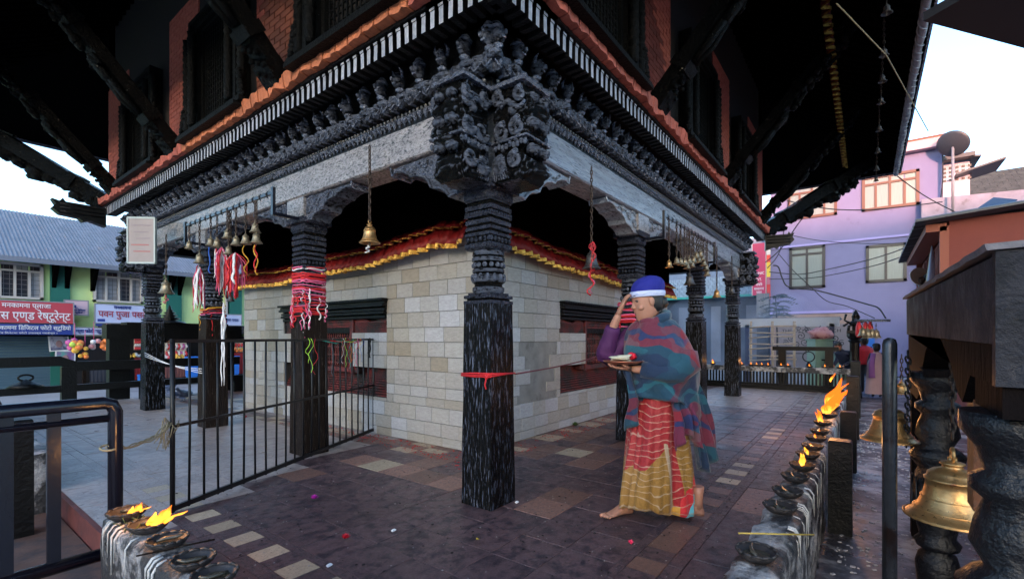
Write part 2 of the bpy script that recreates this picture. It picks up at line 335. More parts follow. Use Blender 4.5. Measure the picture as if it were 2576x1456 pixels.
# columns -------------------------------------------------------
def column_mesh_parts(topz, bottom_neck=1.5):
    """mouldings as square and round turned sections; local origin at the column centre"""
    h = CS / 2; k = (topz - 1.46) / (2.24 - 1.46)
    Z = lambda z: 1.46 + (z - 1.46) * k
    sh = MB(); rings = []
    for i, z in enumerate(np.linspace(0, 1.44, 13)):
        q = h * (1.06 - .1 * z / 1.44); ring = []
        for a, c in ((-1, -1), (0, -1), (1, -1), (1, 0), (1, 1), (0, 1), (-1, 1), (-1, 0)):
            j = .004 * noise.noise(Vector((a * 3, c * 3, z * 3.3)))
            ring.append(Vector((a * (q + j), c * (q + j * .6), z)))
        rings.append(ring)
    sh.loft(rings, smooth=False)
    lo = MB(); lo.lathe([(h * .98, 1.44), (h * .98, Z(1.462)), (h * .84, Z(1.466)), (h * .84, Z(1.475)), (h * .97, Z(1.48)), (h * .97, Z(1.5)), (h * .8, Z(1.507)), (h * .8, Z(1.52))], sq=True)
    ne = MB(); pr = [(h * .8, Z(1.515)), (h * .9, Z(1.535)), (h * .9, Z(1.56)), (h * .78, Z(1.57)), (h * .78, Z(1.585)), (h * .93, Z(1.6)), (h * .86, Z(1.65)), (h * .8, Z(1.66)), (h * .9, Z(1.67)), (h * .9, Z(1.69)), (h * .76, Z(1.7)), (h * .76, Z(1.74)), (h * .92, Z(1.75)), (h * .92, Z(1.775)), (h * .8, Z(1.782)), (h * .9, Z(1.79)), (h * .88, Z(1.82)), (h * .7, Z(1.83))]
    ne.lathe(pr, n=24, smooth=False)
    for j in range(14):
        a = 2 * math.pi * j / 14
        ne.blob((h * .82 * math.cos(a), h * .82 * math.sin(a), Z(1.72)), (.019, .019, .02), 7, 5)
        ne.blob((h * .88 * math.cos(a + .2), h * .88 * math.sin(a + .2), Z(1.63)), (.018, .018, .03), 7, 5)
    ca = MB(); q = h * .92
    prof = [(q * .9, Z(1.825)), (q, Z(1.835)), (q * 1.04, Z(1.87)), (q * .96, Z(1.875))]
    z = 1.875
    for i, (t, r) in enumerate(((.05, .93), (.022, 1.0), (.02, .9), (.022, 1.0), (.02, .9), (.03, .98), (.02, .9), (.028, 1.02), (.022, .9), (.03, 1.0), (.03, .92), (.012, .99))):
        prof += [(q * r, Z(z)), (q * r, Z(z + t))]; z += t
    prof += [(q * 1.06, Z(z + .004)), (q * 1.06, Z(z + .062))]
    ca.lathe(prof, sq=True)
    for s in (-1, 1):
        for j in range(6):
            t = -q + q * 2 * (j + .5) / 6
            ca.blob((t, s * q * .94, Z(1.9)), (.018, .012, .02), 7, 5); ca.blob((s * q * .94, t, Z(1.9)), (.012, .018, .02), 7, 5)
        for j in range(9):
            t = -q + q * 2 * (j + .5) / 9
            ca.box((t, s * q * 1.03, Z(1.853)), (.018, .012, .03)); ca.box((s * q * 1.03, t, Z(1.853)), (.012, .018, .03))
            ca.box((t, s * q * .93, Z(2.085)), (.014, .03, .022)); ca.box((s * q * .93, t, Z(2.085)), (.03, .014, .022))
    zt = Z(z + .066)
    ab = MB(); hh = q
    ab.lathe([(hh * 1.02, zt), (hh * 1.12, zt + .012), (hh * 1.12, zt + .024), (hh * 1.22, zt + .03), (hh * 1.22, zt + .042), (hh * 1.34, zt + .05), (hh * 1.34, topz)], sq=True)
    for s in (-1, 1):
        for j in range(11):
            t = -hh * 1.2 + hh * 2.4 * (j + .5) / 11
            ab.blob((t, s * hh * 1.22, zt + .033), (.009, .008, .009), 6, 4); ab.blob((s * hh * 1.22, t, zt + .033), (.008, .009, .009), 6, 4)
    return sh, lo, ne, ca, ab
cm = {}
for key, tz in (('tall', 2.36), ('corner', 2.24)):
    ps = column_mesh_parts(tz)
    cm[key] = [p.mesh('column_' + n) for p, n in zip(ps, ('shaft', 'moulding', 'neck', 'capital', 'abacus'))]
def column(x, y, key='tall', sm=shaft_wood):
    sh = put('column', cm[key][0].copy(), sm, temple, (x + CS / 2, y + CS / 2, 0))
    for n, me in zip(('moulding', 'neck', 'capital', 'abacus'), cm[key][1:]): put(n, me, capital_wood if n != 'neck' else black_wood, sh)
    return sh
cols = [column(0, 0, 'corner')]
for i in (1, 2, 3): cols.append(column(0, A_ * i, sm=worn_wood if i < 3 else shaft_wood))
for i in (1, 2, 3): cols.append(column(B_ * i, 0))
for i in (1, 2, 3): column(B_ * i, A_ * 3)
for j in (1, 2): column(B_ * 3, A_ * j)
# beams ---------------------------------------------------------
ZB0, ZB1 = 2.61, 2.87
LEFT = lambda u, o, z: Vector((-o, u, z)); RIGHT = lambda u, o, z: Vector((u, -o, z))
def slab(mb, F, u0, u1, o0, o1, z0, z1):
    p = [F(u, o, z) for z in (z0, z1) for u, o in ((u0, o0), (u1, o0), (u1, o1), (u0, o1))]
    return mb.add(p, [(3, 2, 1, 0), (4, 5, 6, 7), (0, 1, 5, 4), (1, 2, 6, 5), (2, 3, 7, 6), (3, 0, 4, 7)])
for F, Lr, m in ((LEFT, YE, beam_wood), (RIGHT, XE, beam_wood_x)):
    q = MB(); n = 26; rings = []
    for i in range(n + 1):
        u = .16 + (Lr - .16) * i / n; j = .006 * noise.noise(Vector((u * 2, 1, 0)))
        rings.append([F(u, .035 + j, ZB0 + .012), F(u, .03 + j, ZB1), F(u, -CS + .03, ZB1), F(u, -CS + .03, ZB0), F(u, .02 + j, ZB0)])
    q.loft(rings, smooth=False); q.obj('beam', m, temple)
q = MB(); slab(q, LEFT, 0, YE, -XE, -XE + CS, ZB0, ZB1); slab(q, RIGHT, 0, XE, -YE, -YE + CS, ZB0, ZB1); q.obj('back_beam', plain_black, temple)
# scalloped brackets between column and beam
def bracket(F, uc, side, ztop, zcol, W=.95):
    """carved wing under the beam on one side of a column"""
    q = MB(); pts = [(0, zcol), (.16, zcol)]
    H = ztop - zcol
    prof = [(.16, 0), (.22, .03), (.27, .0), (.31, .12), (.36, .22), (.43, .26), (.47, .3), (.5, .45), (.56, .58), (.64, .66), (.7, .66), (.73, .74), (.8, .83), (.88, .86), (.93, .80), (W, 1)]
    poly = [(0, ztop), (0, zcol)] + [(a, zcol + H * c * .96) for a, c in prof]
    f = lambda o: (lambda a, z: F(uc + side * a, o, z))
    q.prism(poly, f(-.2), f(-.01))
    # raised rim and scroll relief
    rim = [F(uc + side * a, .0, zcol + H * c * .96 + .012) for a, c in prof]
    q.tube(rim, .012, 6)
    def scroll(a0, z0, r, turns=1.6):
        p = []
        for i in range(22):
            t = i / 21; ang = t * turns * 2 * math.pi; rr = r * (1 - .8 * t)
            p.append(F(uc + side * (a0 + rr * math.cos(ang)), .002, z0 + rr * math.sin(ang)))
        q.tube(p, .009, 5)
    scroll(.22, zcol + H * .45, .05); scroll(.36, zcol + H * .66, .045); scroll(.54, zcol + H * .83, .03)
    for i in range(14):
        a = .2 + i * .045; q.blob(F(uc + side * a, 0, zcol + H * (.86 + .08 * math.sin(i))), (.014, .014, .012), 6, 4)
    return q
for F, Ls, n in ((LEFT, A_, 3), (RIGHT, B_, 3)):
    for i in range(n + 1):
        zc = 2.24 if i == 0 else 2.36; uc = Ls * i + CS / 2
        blk = MB(); slab(blk, F, uc - .16, uc + .16, -.22, .02, zc, ZB0 - .001)
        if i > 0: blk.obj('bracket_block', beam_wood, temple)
        for s in (-1, 1):
            if (i == 0 and s < 0): continue
            if i == n and s > 0: continue
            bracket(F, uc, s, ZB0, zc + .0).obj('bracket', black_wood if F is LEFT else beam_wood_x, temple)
# carved beam ends ------------------------------------------------
def carved_head(seed, L=.31, Wd=.28, z0=2.25, z1=2.91):
    """beam end carved as a scrolled beast face; grows along +x from 0, faces -y as well"""
    q = MB(); nu, nv = 22, 30
    # rounded-box cross sections stacked in z, with layered lips, brows and curls
    rings = []
    for k in range(110):
        t = k / 109; z = z0 + (z1 - z0) * t; ring = []
        bulge = .62 + .38 * abs(math.sin(t * math.pi * 3.1 + .35)) ** .6 + .1 * math.sin(t * 9 + seed)
        if t < .08: bulge *= .6 + 5 * t
        for j in range(96):
            a = 2 * math.pi * j / 96; ca, sa = math.cos(a), math.sin(a); e = .42
            px_ = math.copysign(abs(ca) ** e, ca) * L / 2; py_ = math.copysign(abs(sa) ** e, sa) * Wd / 2
            front = max(0, ca)
            d = 1 + .17 * (noise.ridged_multi_fractal(Vector((px_ * 11, py_ * 11 + seed, z * 10)), .9, 2.1, 5, 1.0, 2.0) - 1.2) + .05 * math.sin(z * 90 + 6 * noise.noise(Vector((px_ * 8, py_ * 8, z * 5))))
            kx = 1 - (1 - bulge) * (front if front > 0 else 0)
            ring.append(Vector((L / 2 + px_ * (kx if px_ > 0 else 1) * (d if px_ > -L * .3 else 1), py_ * (d if abs(ca) < .99 else 1) * (.86 + .14 * bulge), z)))
        rings.append(ring)
    q.loft(rings, smooth=True)
    rr = random.Random(seed)
    H = z1 - z0
    for s in (-1, 1):
        y = s * Wd * .5
        # eye, brow, nostril, jaw scrolls
        q.blob((L * .62, y, z0 + H * .70), (.034, .03, .034), 12, 8)
        q.tube([(L * (.3 + .11 * i), y * 1.02, z0 + H * (.76 + .05 * math.sin(i * 1.05))) for i in range(7)], [.012, .018, .022, .024, .02, .016, .008], 7)
        for (cx, cz, r, tn) in ((.75, .52, .055, 1.5), (.35, .5, .06, 1.3), (.7, .2, .05, 1.5), (.3, .17, .055, 1.4), (.25, .86, .045, 1.4), (.82, .84, .04, 1.3)):
            p = []
            for i in range(26):
                t = i / 25; an = s * .4 + t * tn * 2 * math.pi + seed; r_ = r * (1 - .8 * t)
                p.append((L * cx + r_ * math.cos(an), y + s * .006 * (1 - t), z0 + H * cz + r_ * math.sin(an)))
            q.tube(p, [.026 * (1 - .6 * i / 25) for i in range(26)], 7)
        for i in range(9):
            q.blob((L * (.15 + .1 * i), y * 1.0, z0 + H * (.36 + .012 * math.sin(i * 2))), (.016, .014, .022), 7, 5)
        for i in range(7):
            q.tube([(L * .12 + .02 * i, y * .98, z0 + H * .03), (L * .1 + .018 * i, y * 1.03, z0 + H * .13), (L * .14 + .012 * i, y * .98, z0 + H * .26)], .006, 5)
    # snout lobes on the end
    for cz, r in ((.56, .05), (.3, .045), (.82, .04)):
        for s in (-1, 1): q.blob((L * .98, s * Wd * .2, z0 + H * cz), (r, r * 1.1, r * .8), 12, 8, amp=.4, seed=seed)
    q.box((L * .5, 0, z0 + H * .42), (L * 1.02, Wd * 1.06, .014)); q.box((L * .45, 0, z1 - .005), (L * 1.0, Wd * 1.12, .03))
    return q
hm = carved_head(3).mesh('carved_beam_end'); hm2 = carved_head(8).mesh('carved_beam_end')
def head(me, x, y, rz, s=1):
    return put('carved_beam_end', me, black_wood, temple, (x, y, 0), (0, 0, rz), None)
head(hm, 0.0, .135, math.pi); head(hm2, .135, 0.0, -math.pi / 2)
head(hm, 0.0, YE - .13, math.pi); head(hm2, .13, YE, math.pi / 2)
head(hm2, XE - .13, 0, -math.pi / 2); head(hm, XE, .13, 0)
# entablature ---------------------------------------------------
def flat_mesh(name, q, m): return q.mesh(name, m)
dent = MB(); dent.b2((-.019, -.03, -.063), (.019, .10, .065)); dent.b2((-.022, -.036, .05), (.022, .0, .068))
dent_me = dent.mesh('rafter_end', mat('rafter front in sky sheen colour', (.3, .31, .35), .45, var=.3, nscale=30, bump=.5, bscale=60, dirt=(.03, .03, .035), dirt_at=.6, dscale=24, rnd=.15))
dent_me.materials.append(plain_black)
for p_ in dent_me.polygons: p_.material_index = 0 if p_.normal.y < -.9 else 1  # pale fronts carry the sky's reflection as colour, other faces stay black
pet = MB()
pet.loft([[Vector((a * wv, -o, z)) for a, o in ((-1, 0), (-.5, .012), (0, .02), (.5, .012), (1, 0))] + [Vector((wv, .05, z)), Vector((-wv, .05, z))] for wv, o_, z in ((.004, 0, -.055), (.018, 0, -.042), (.03, 0, -.02), (.042, 0, .005), (.044, 0, .04))], smooth=False)
pet.blob((0, -.022, -.012), (.012, .01, .02), 6, 5); pet.tube([(-.04, -.004, .0), (-.02, -.02, -.03), (0, -.03, -.048), (.02, -.02, -.03), (.04, -.004, .0)], .005, 5)
pet_me = pet.mesh('lotus_petal', black_wood)
hd = []
for sd_ in range(4):
    q = MB(); q.blob((0, -.04, 0), (.036, .045, .05), 12, 9, amp=.25, seed=sd_)
    q.blob((0, -.088, -.005), (.01, .014, .016), 7, 5); q.blob((-.016, -.078, .014), (.009, .008, .007), 7, 5); q.blob((.016, -.078, .014), (.009, .008, .007), 7, 5)
    q.tube([(-.02, -.072, -.024), (0, -.082, -.03), (.02, -.072, -.024)], .006, 5)
    if sd_ % 2 == 0:
        q.lathe([(.038, .03), (.044, .042), (.024, .055), (.028, .066), (.006, .085)], 10, (0, -.03, 0))
    else:
        for s in (-1, 1): q.tube([(s * .03, -.03, .02), (s * .05, -.045, .045), (s * .035, -.06, .07)], [.014, .011, .004], 6)
    q.lathe([(.02, -.075), (.034, -.06), (.02, -.045)], 8, (0, -.03, 0)); q.blob((0, -.02, -.09), (.05, .03, .025), 10, 6, amp=.3, seed=sd_ + 5)
    hd.append(q.mesh('carved_mask', black_wood))
rr = random.Random(5)
for F, Lr, rz, side in ((LEFT, YE, -math.pi / 2, 'L'), (RIGHT, XE, 0, 'R')):
    lo_u = -.0
    bk = MB()
    slab(bk, F, -.02, Lr + .02, -.2, .03, ZB1, 2.985)                   # bed of the zigzag and beads
    slab(bk, F, -.05, Lr + .05, -.2, .1, 2.985, 3.01)
    slab(bk, F, -.06, Lr + .06, -.2, .10, 3.075, 3.09)
    slab(bk, F, -.05, Lr + .05, -.25, .08, 3.01, 3.34)
    slab(bk, F, -.30, Lr + .30, -.2, .3, 3.315, 3.335)
    slab(bk, F, -.42, Lr + .42, -.2, .42, 3.336, 3.362)
    bk.obj('entablature', plain_black, temple)
    zz = MB(); n = int(Lr / .062)
    for i in range(n):
        u = .02 + i * .062
        a, c, d_ = F(u, .034, 2.94), F(u + .06, .034, 2.94), F(u + .03, .034, 2.885)
        a2, c2, d2 = F(u, .06, 2.945), F(u + .06, .06, 2.945), F(u + .03, .045, 2.88)
        zz.add([a, c, d_, a2, c2, d2], [(0, 1, 2), (3, 5, 4), (0, 3, 4, 1), (1, 4, 5, 2), (2, 5, 3, 0)])
    zz.obj('zigzag_trim', black_wood, temple, kind='stuff')
    bd = MB()
    for i in range(int(Lr / .045)):
        bd.blob(F(.02 + i * .045, .045, 2.966), (.016, .016, .016), 6, 4)
    bd.obj('bead_moulding', mat('worn black bead', (.12, .12, .12), .25, spec=.8, coat=.6), temple, kind='stuff')
    n = int((Lr + .2) / .098)
    for i in range(n):
        p = F(-.08 + i * .098, .125, 3.035); put('lotus_petal', pet_me, None, temple, p, (R(6), 0, rz), (1.08, 1.2, 1.1 + .1 * rr.random()))
    n = int((Lr + .3) / .225)
    for i in range(n + 1):
        p = F(-.12 + i * .225, .11, 3.165); put('carved_mask', hd[rr.randrange(4)], None, temple, p, (rr.uniform(-.1, .1), 0, rz + rr.uniform(-.3, .3)), (1.1, 1.25, 1.1 + .15 * rr.random()))
    n = int((Lr + .68) / .0835)
    for i in range(n):
        p = F(-.33 + i * .0835 + rr.uniform(-.004, .004), .36, 3.262); put('rafter_end', dent_me, None, temple, p, (rr.uniform(-.03, .03), 0, rz), (1, 1, rr.uniform(.94, 1.05)))
# brick course on top of the rafter ends
ncb = 0
for F, Lr, rz, m in ((LEFT, YE, -math.pi / 2, brick_warm_lit), (RIGHT, XE, 0, brick_red)):
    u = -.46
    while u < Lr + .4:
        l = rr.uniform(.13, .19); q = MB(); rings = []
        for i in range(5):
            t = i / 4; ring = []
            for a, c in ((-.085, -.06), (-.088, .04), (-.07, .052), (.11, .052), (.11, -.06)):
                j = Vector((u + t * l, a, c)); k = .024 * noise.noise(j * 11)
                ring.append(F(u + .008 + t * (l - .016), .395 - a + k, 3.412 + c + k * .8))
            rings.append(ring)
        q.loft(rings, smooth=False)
        mm = m if not (F is LEFT and (u > 4.2 or u < .3)) else brick_red  # orange stretch paints warm light onto part of the left course
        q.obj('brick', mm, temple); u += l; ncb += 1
# upper brick wall, set back a little -----------------------------
def shell_wall(F, Lr):
    q = MB(); slab(q, F, -.33, Lr + .33, -.1, .33, 3.364, 6.6); return q
for F, Lr in ((LEFT, YE), (RIGHT, XE)): shell_wall(F, Lr).obj('upper_wall', mortar, temple)
q = MB(); slab(q, LEFT, -.33, YE + .33, -XE - .33, -XE - .0, 3.36, 6.4); slab(q, RIGHT, -.33, XE + .33, -YE - .33, -YE, 3.36, 6.4); q.obj('back_upper_wall', brick_red, temple)
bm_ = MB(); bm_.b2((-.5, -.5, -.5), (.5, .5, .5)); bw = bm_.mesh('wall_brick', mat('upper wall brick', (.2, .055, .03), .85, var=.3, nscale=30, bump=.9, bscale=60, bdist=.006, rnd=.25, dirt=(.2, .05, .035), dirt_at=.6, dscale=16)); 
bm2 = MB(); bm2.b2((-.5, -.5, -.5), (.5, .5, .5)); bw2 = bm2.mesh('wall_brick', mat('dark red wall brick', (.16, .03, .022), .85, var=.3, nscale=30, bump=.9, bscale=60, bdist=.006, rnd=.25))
stuffb = MB()
PATCH = {'L': [(1.75, 2.7), (4.15, 5.1), (6.85, YE + .33)], 'R': [(1.68, 2.7), (4.5, 5.5), (7.0, XE + .33)]}
cand = []
for F, Lr, rz, s in ((LEFT, YE, 0, 'L'), (RIGHT, XE, 0, 'R')):
    for (u0, u1) in PATCH[s]:
        z = 3.46; row = 0
        while z < 5.25:
            u = u0 - (.1 if row % 2 else 0)
            while u < u1:
                a, c = max(u, u0), min(u + .19, u1)
                if c - a > .03: cand.append((F((a + c) / 2, .335, z + .03), c - a - .007, .053, s))
                u += .197
            z += .06; row += 1
cand.sort(key=lambda t: (t[0] - CAM).length)
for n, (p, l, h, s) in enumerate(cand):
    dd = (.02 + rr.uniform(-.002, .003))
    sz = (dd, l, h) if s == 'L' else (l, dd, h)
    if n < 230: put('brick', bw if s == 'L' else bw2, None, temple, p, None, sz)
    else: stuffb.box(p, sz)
stuffb.obj('bricks', brick_red, temple, kind='stuff', fix=False)
# carved windows of the upper wall --------------------------------
def upper_window(wd):
    fr = MB(); h0, h1 = 3.5, 4.75
    for i, (o, ww, t) in enumerate(((.0, wd, .06), (.04, wd - .16, .05), (.075, wd - .3, .045))):
        for s in (-1, 1): fr.b2((s * ww / 2 - t / 2, -.05 - (.09 - o), h0), (s * ww / 2 + t / 2, 0, h1))
        fr.b2((-ww / 2, -.14 + o, h0 - .0 + o), (ww / 2, 0, h0 + .05 + o)); fr.b2((-ww / 2, -.14 + o, h1 - .05 - o), (ww / 2, 0, h1 - o))
    fr.b2((-wd / 2 - .22, -.19, h0 - .05), (wd / 2 + .22, 0, h0 - .0)); fr.b2((-wd / 2 - .18, -.22, h0 - .085), (wd / 2 + .18, 0, h0 - .051))
    for s in (-1, 1):
        prof = [(.03 + .018 * abs(math.sin(i * 1.9)), h0 + .05 + i * .028) for i in range(38)]
        fr.lathe(prof, 8, (s * (wd / 2 - .1), -.15, 0)); fr.lathe(prof, 8, (s * (wd / 2 + .12), -.12, 0))
        for i in range(8): fr.blob((s * (wd / 2 + .2 - i * .01), -.15, h0 + .02 + i * .035), (.04, .03, .024), 8, 5, amp=.5, seed=i)
    lat = MB()
    for i in range(13):
        t = -1 + i * 2 / 12
        lat.b2((t * (wd / 2 - .22) - .007, -.05, h0 + .1), (t * (wd / 2 - .22) + .007, -.035, h1 - .1)); 
    for i in range(18): lat.b2((-(wd / 2 - .2), -.042, h0 + .12 + i * .062), ((wd / 2 - .2), -.03, h0 + .133 + i * .062))
    return fr, lat
ww_ = mat('unpolished black window wood', (.003, .003, .003), .5, bump=1, bscale=40, bdist=.02, spec=.1, glint=(30, .68, (.2, .2, .22), .8))
fr, lat = upper_window(1.15); frm, latm = fr.mesh('window_frame', ww_), lat.mesh('window_lattice', ww_)
for F, us, rz in ((LEFT, (1.0, 3.45, 5.98), -math.pi / 2), (RIGHT, (.85, 3.62, 6.28), 0)):
    for u in us:
        o = put('window', frm, None, temple, F(u, .34, 0), (0, 0, rz)); put('window_lattice', latm, None, o)
        sl = MB(); slab(sl, lambda a, o_, z: Vector((a, -o_, z)), -.72, .72, .0, .16, 3.46, 3.485)
        put('window_sill', sl.mesh('window_sill', mat('pale dusty sill', (.16, .16, .175), .6, var=.5, nscale=20, dirt=(.004, .004, .004), dirt_at=.42, dscale=9, bump=.6)), None, o)
# roof --------------------------------------------------------------
V, ZE, ZI = 2.66, 4.83, 6.25
ro = MB()
x0, y0, x1, y1 = -V, -V, XE + V, YE + V
ix0, iy0, ix1, iy1 = -.3, -.3, XE + .3, YE + .3
def quadring(zo, zi, ins=0):
    return [Vector((x0 + ins, y0 + ins, zo)), Vector((x1 - ins, y0 + ins, zo)), Vector((x1 - ins, y1 - ins, zo)), Vector((x0 + ins, y1 - ins, zo))], [Vector((ix0, iy0, zi)), Vector((ix1, iy0, zi)), Vector((ix1, iy1, zi)), Vector((ix0, iy1, zi))]
lo_, li_ = quadring(ZE, ZI); uo, ui = quadring(ZE + .16, ZI + .2)
ro.add(lo_ + li_ + uo + ui, [f for i in range(4) for f in ((i, (i + 1) % 4, 4 + (i + 1) % 4, 4 + i), (8 + (i + 1) % 4, 8 + i, 12 + i, 12 + (i + 1) % 4), (i, 8 + i, 8 + (i + 1) % 4, (i + 1) % 4))] + [(4, 5, 6, 7), (12, 13, 14, 15)])
roof = ro.obj('roof', dark_wood, temple)
pt = MB(); pt.add([ui[0], ui[1], ui[2], ui[3], Vector((XE / 2, YE / 2, 9.5))], [(0, 1, 4), (1, 2, 4), (2, 3, 4), (3, 0, 4)]); pt.obj('upper_roof', dark_wood, temple)
raf = MB()
for F, Lr in ((LEFT, YE), (RIGHT, XE)):
    for i in range(int((Lr + 2 * V) / .2)):
        u = -V + .1 + i * .2
        ue = max(0, -u - .3, u - Lr - .3); t0 = .0; t1 = 1 - min(1, ue / (V - .3))
        if t1 < .05: continue
        p0, p1 = F(u, V - .04, ZE - .03), F(u, V - .04 - (V - .34) * t1, ZE - .03 + (ZI - ZE) * t1)
        raf.tube([p0, p1], .032, 4, smooth=False)
raf.obj('rafters', dark_wood, roof, kind='stuff')
fa = MB()
for F, Lr in ((LEFT, YE), (RIGHT, XE)): slab(fa, F, -V, Lr + V, V, V + .025, ZE - .05, ZE + .2)
for F, Lr, o in ((LEFT, YE, -XE - V), (RIGHT, XE, -YE - V)): slab(fa, F, -V, Lr + V, o - .025, o, ZE - .05, ZE + .2)
fa.obj('fascia', black_wood, roof)
tb = MB(); pts = [RIGHT(u, V - .07 + .008 * math.sin(u * 7), ZE - .055) for u in np.linspace(-V, XE + V, 90)]
tb.tube(pts, .045, 8); gt = mat('twisted grey metal edging', (.24, .25, .28), .45, metal=.3, bump=1, bscale=18, bdist=.01, var=.3)
tb.obj('eave_edging', gt, roof)
tw = MB()
for k in range(2):
    tw.tube([RIGHT(u, V - .07 + .044 * math.cos(u * 16 + k * math.pi), ZE - .055 + .044 * math.sin(u * 16 + k * math.pi)) for u in np.linspace(0, XE + V, 420)], .01, 5)
tw.obj('eave_edging_twist', gt, roof)
# ambulatory ceiling
q = MB(); q.b2((-.02, -.02, 2.875), (XE, YE, 2.9)); q.obj('ceiling', dark_wood, temple)
# roof struts --------------------------------------------------------
def strut(p0, p1, seed=0, wd=.2, th=.13):
    """a slanting carved bracket: plank with figure, lotus foot and hood"""
    p0, p1 = Vector(p0), Vector(p1); d = (p1 - p0); L = d.length; t = d.normalized()
    side = t.cross(Vector((0, 0, 1))).normalized(); out = side.cross(t).normalized()      # out: the face that looks down and outwards
    if out.z > 0: out = -out
    q = MB(); M = Matrix((side, out, t)).transposed()
    q.b2((-wd / 2, -th / 2, 0), (wd / 2, th / 2, L)); q.b2((-wd * .6, -th * .6, L * .16), (wd * .6, th * .75, L * .2)); q.b2((-wd * .6, -th * .6, L * .60), (wd * .6, th * .7, L * .63)); q.b2((-wd * .55, -th * .5, 0), (wd * .55, th * .8, L * .08))
    # figure: legs, torso, arms, head with crown, foliage hood
    for s in (-1, 1):
        q.tube([(s * .03, th * .62, L * .21), (s * .05, th * .85, L * .29), (s * .03, th * .72, L * .37)], [.03, .036, .042], 8)
        q.tube([(s * .07, th * .7, L * .48), (s * .115, th * .85, L * .43), (s * .07, th * 1.05, L * .45)], [.024, .02, .016], 7)
        for i in range(5): q.blob((s * (wd * .5), th * .55, L * (.66 + .06 * i)), (.04, .05, .06), 8, 6, amp=.6, seed=seed + i)
    q.blob((0, th * .75, L * .42), (.07, .05, L * .07), 12, 8, amp=.2, seed=seed); q.blob((0, th * .85, L * .525), (.045, .045, .055), 12, 8); q.lathe([(.05, L * .54), (.055, L * .555), (.03, L * .575), (.035, L * .585), (.008, L * .62)], 10, (0, th * .8, 0))
    for i in range(16): q.blob(((i % 4 - 1.5) * wd * .22, th * (.55 + .2 * ((i * 7) % 3) / 3), L * (.65 + .02 * i)), (.03, .035, .03), 7, 5, amp=.7, seed=i + seed)
    for i in range(9): q.blob(((i % 3 - 1) * wd * .32, th * .7, L * (.03 + .014 * i)), (.03, .03, .025), 7, 5, amp=.5, seed=i)
    q.xf(Matrix.Translation(p0) @ M.to_4x4()); return q
def rz_at(o): return ZI - (o - .3) / (V - .3) * (ZI - ZE)
sm_ = mat('dusty carved strut wood', (.0015, .0015, .0015), .25, var=.4, nscale=12, bump=1, bscale=40, bdist=.03, dirt=(.02, .015, .01), dirt_at=.7, dscale=9, spec=.06, glint=(20, .66, (.3, .27, .22), .8))
for F, us in ((LEFT, (2.1, 4.62, 7.2)), (RIGHT, (2.05, 4.85, 7.7))):
    for k, u in enumerate(us): strut(F(u, .4, 3.47), F(u, 1.95, rz_at(1.95) - .05), seed=k * 3).obj('roof_strut', sm_, temple)
for (cx, cy, dx, dy) in ((-.3, YE + .3, -1, 1), (XE + .3, -.3, 1, -1)):
    q = strut((cx + dx * .05, cy + dy * .05, 3.45), (cx + dx * 1.9, cy + dy * 1.9, rz_at(2.15) - .06), seed=11, wd=.26, th=.2)
    # winged griffin bulk under the corner strut
    for i in range(10):
        t = .1 + i * .08; q.blob((cx + dx * 1.85 * t, cy + dy * 1.85 * t, 3.45 + 1.4 * t - .14 - .05 * math.sin(i * 2)), (.13, .13, .1), 10, 7, amp=.6, seed=i)
    q.obj('roof_strut', sm_, temple)
# projecting moulded ends of the corner timbers
def timber_end(p, d, L=.62):
    q = MB(); d = Vector(d).normalized(); s = d.cross(Vector((0, 0, 1)))
    prof = [(-.02, .10), (L * .75, .10), (L * .8, .15), (L * .86, .1), (L, .12), (L * .93, .04), (L, -.02), (L * .86, -.1), (L * .5, -.12), (L * .42, -.17), (L * .3, -.14), (-.02, -.2)]
    q.prism(prof, lambda a, z: Vector(p) + d * a - s * .08 + Vector((0, 0, z)), lambda a, z: Vector(p) + d * a + s * .08 + Vector((0, 0, z)))
    for zz_ in (.06, 0, -.06): q.tube([Vector(p) + d * a * L - s * .085 + Vector((0, 0, zz_)) for a in (0, .3, .6, .85)], .014, 6); q.tube([Vector(p) + d * a * L + s * .085 + Vector((0, 0, zz_)) for a in (0, .3, .6, .85)], .014, 6)
    return q
timber_end((-.42, YE + .28, 3.2), (-1, 0, 0)).obj('timber_end', plain_black, temple)
timber_end((XE + .28, -.42, 3.19), (.25, -1, 0), .5).obj('timber_end', plain_black, temple)
timber_end((XE + .4, -.3, 3.42), (1, -.3, 0), .3).obj('timber_end', plain_black, temple)
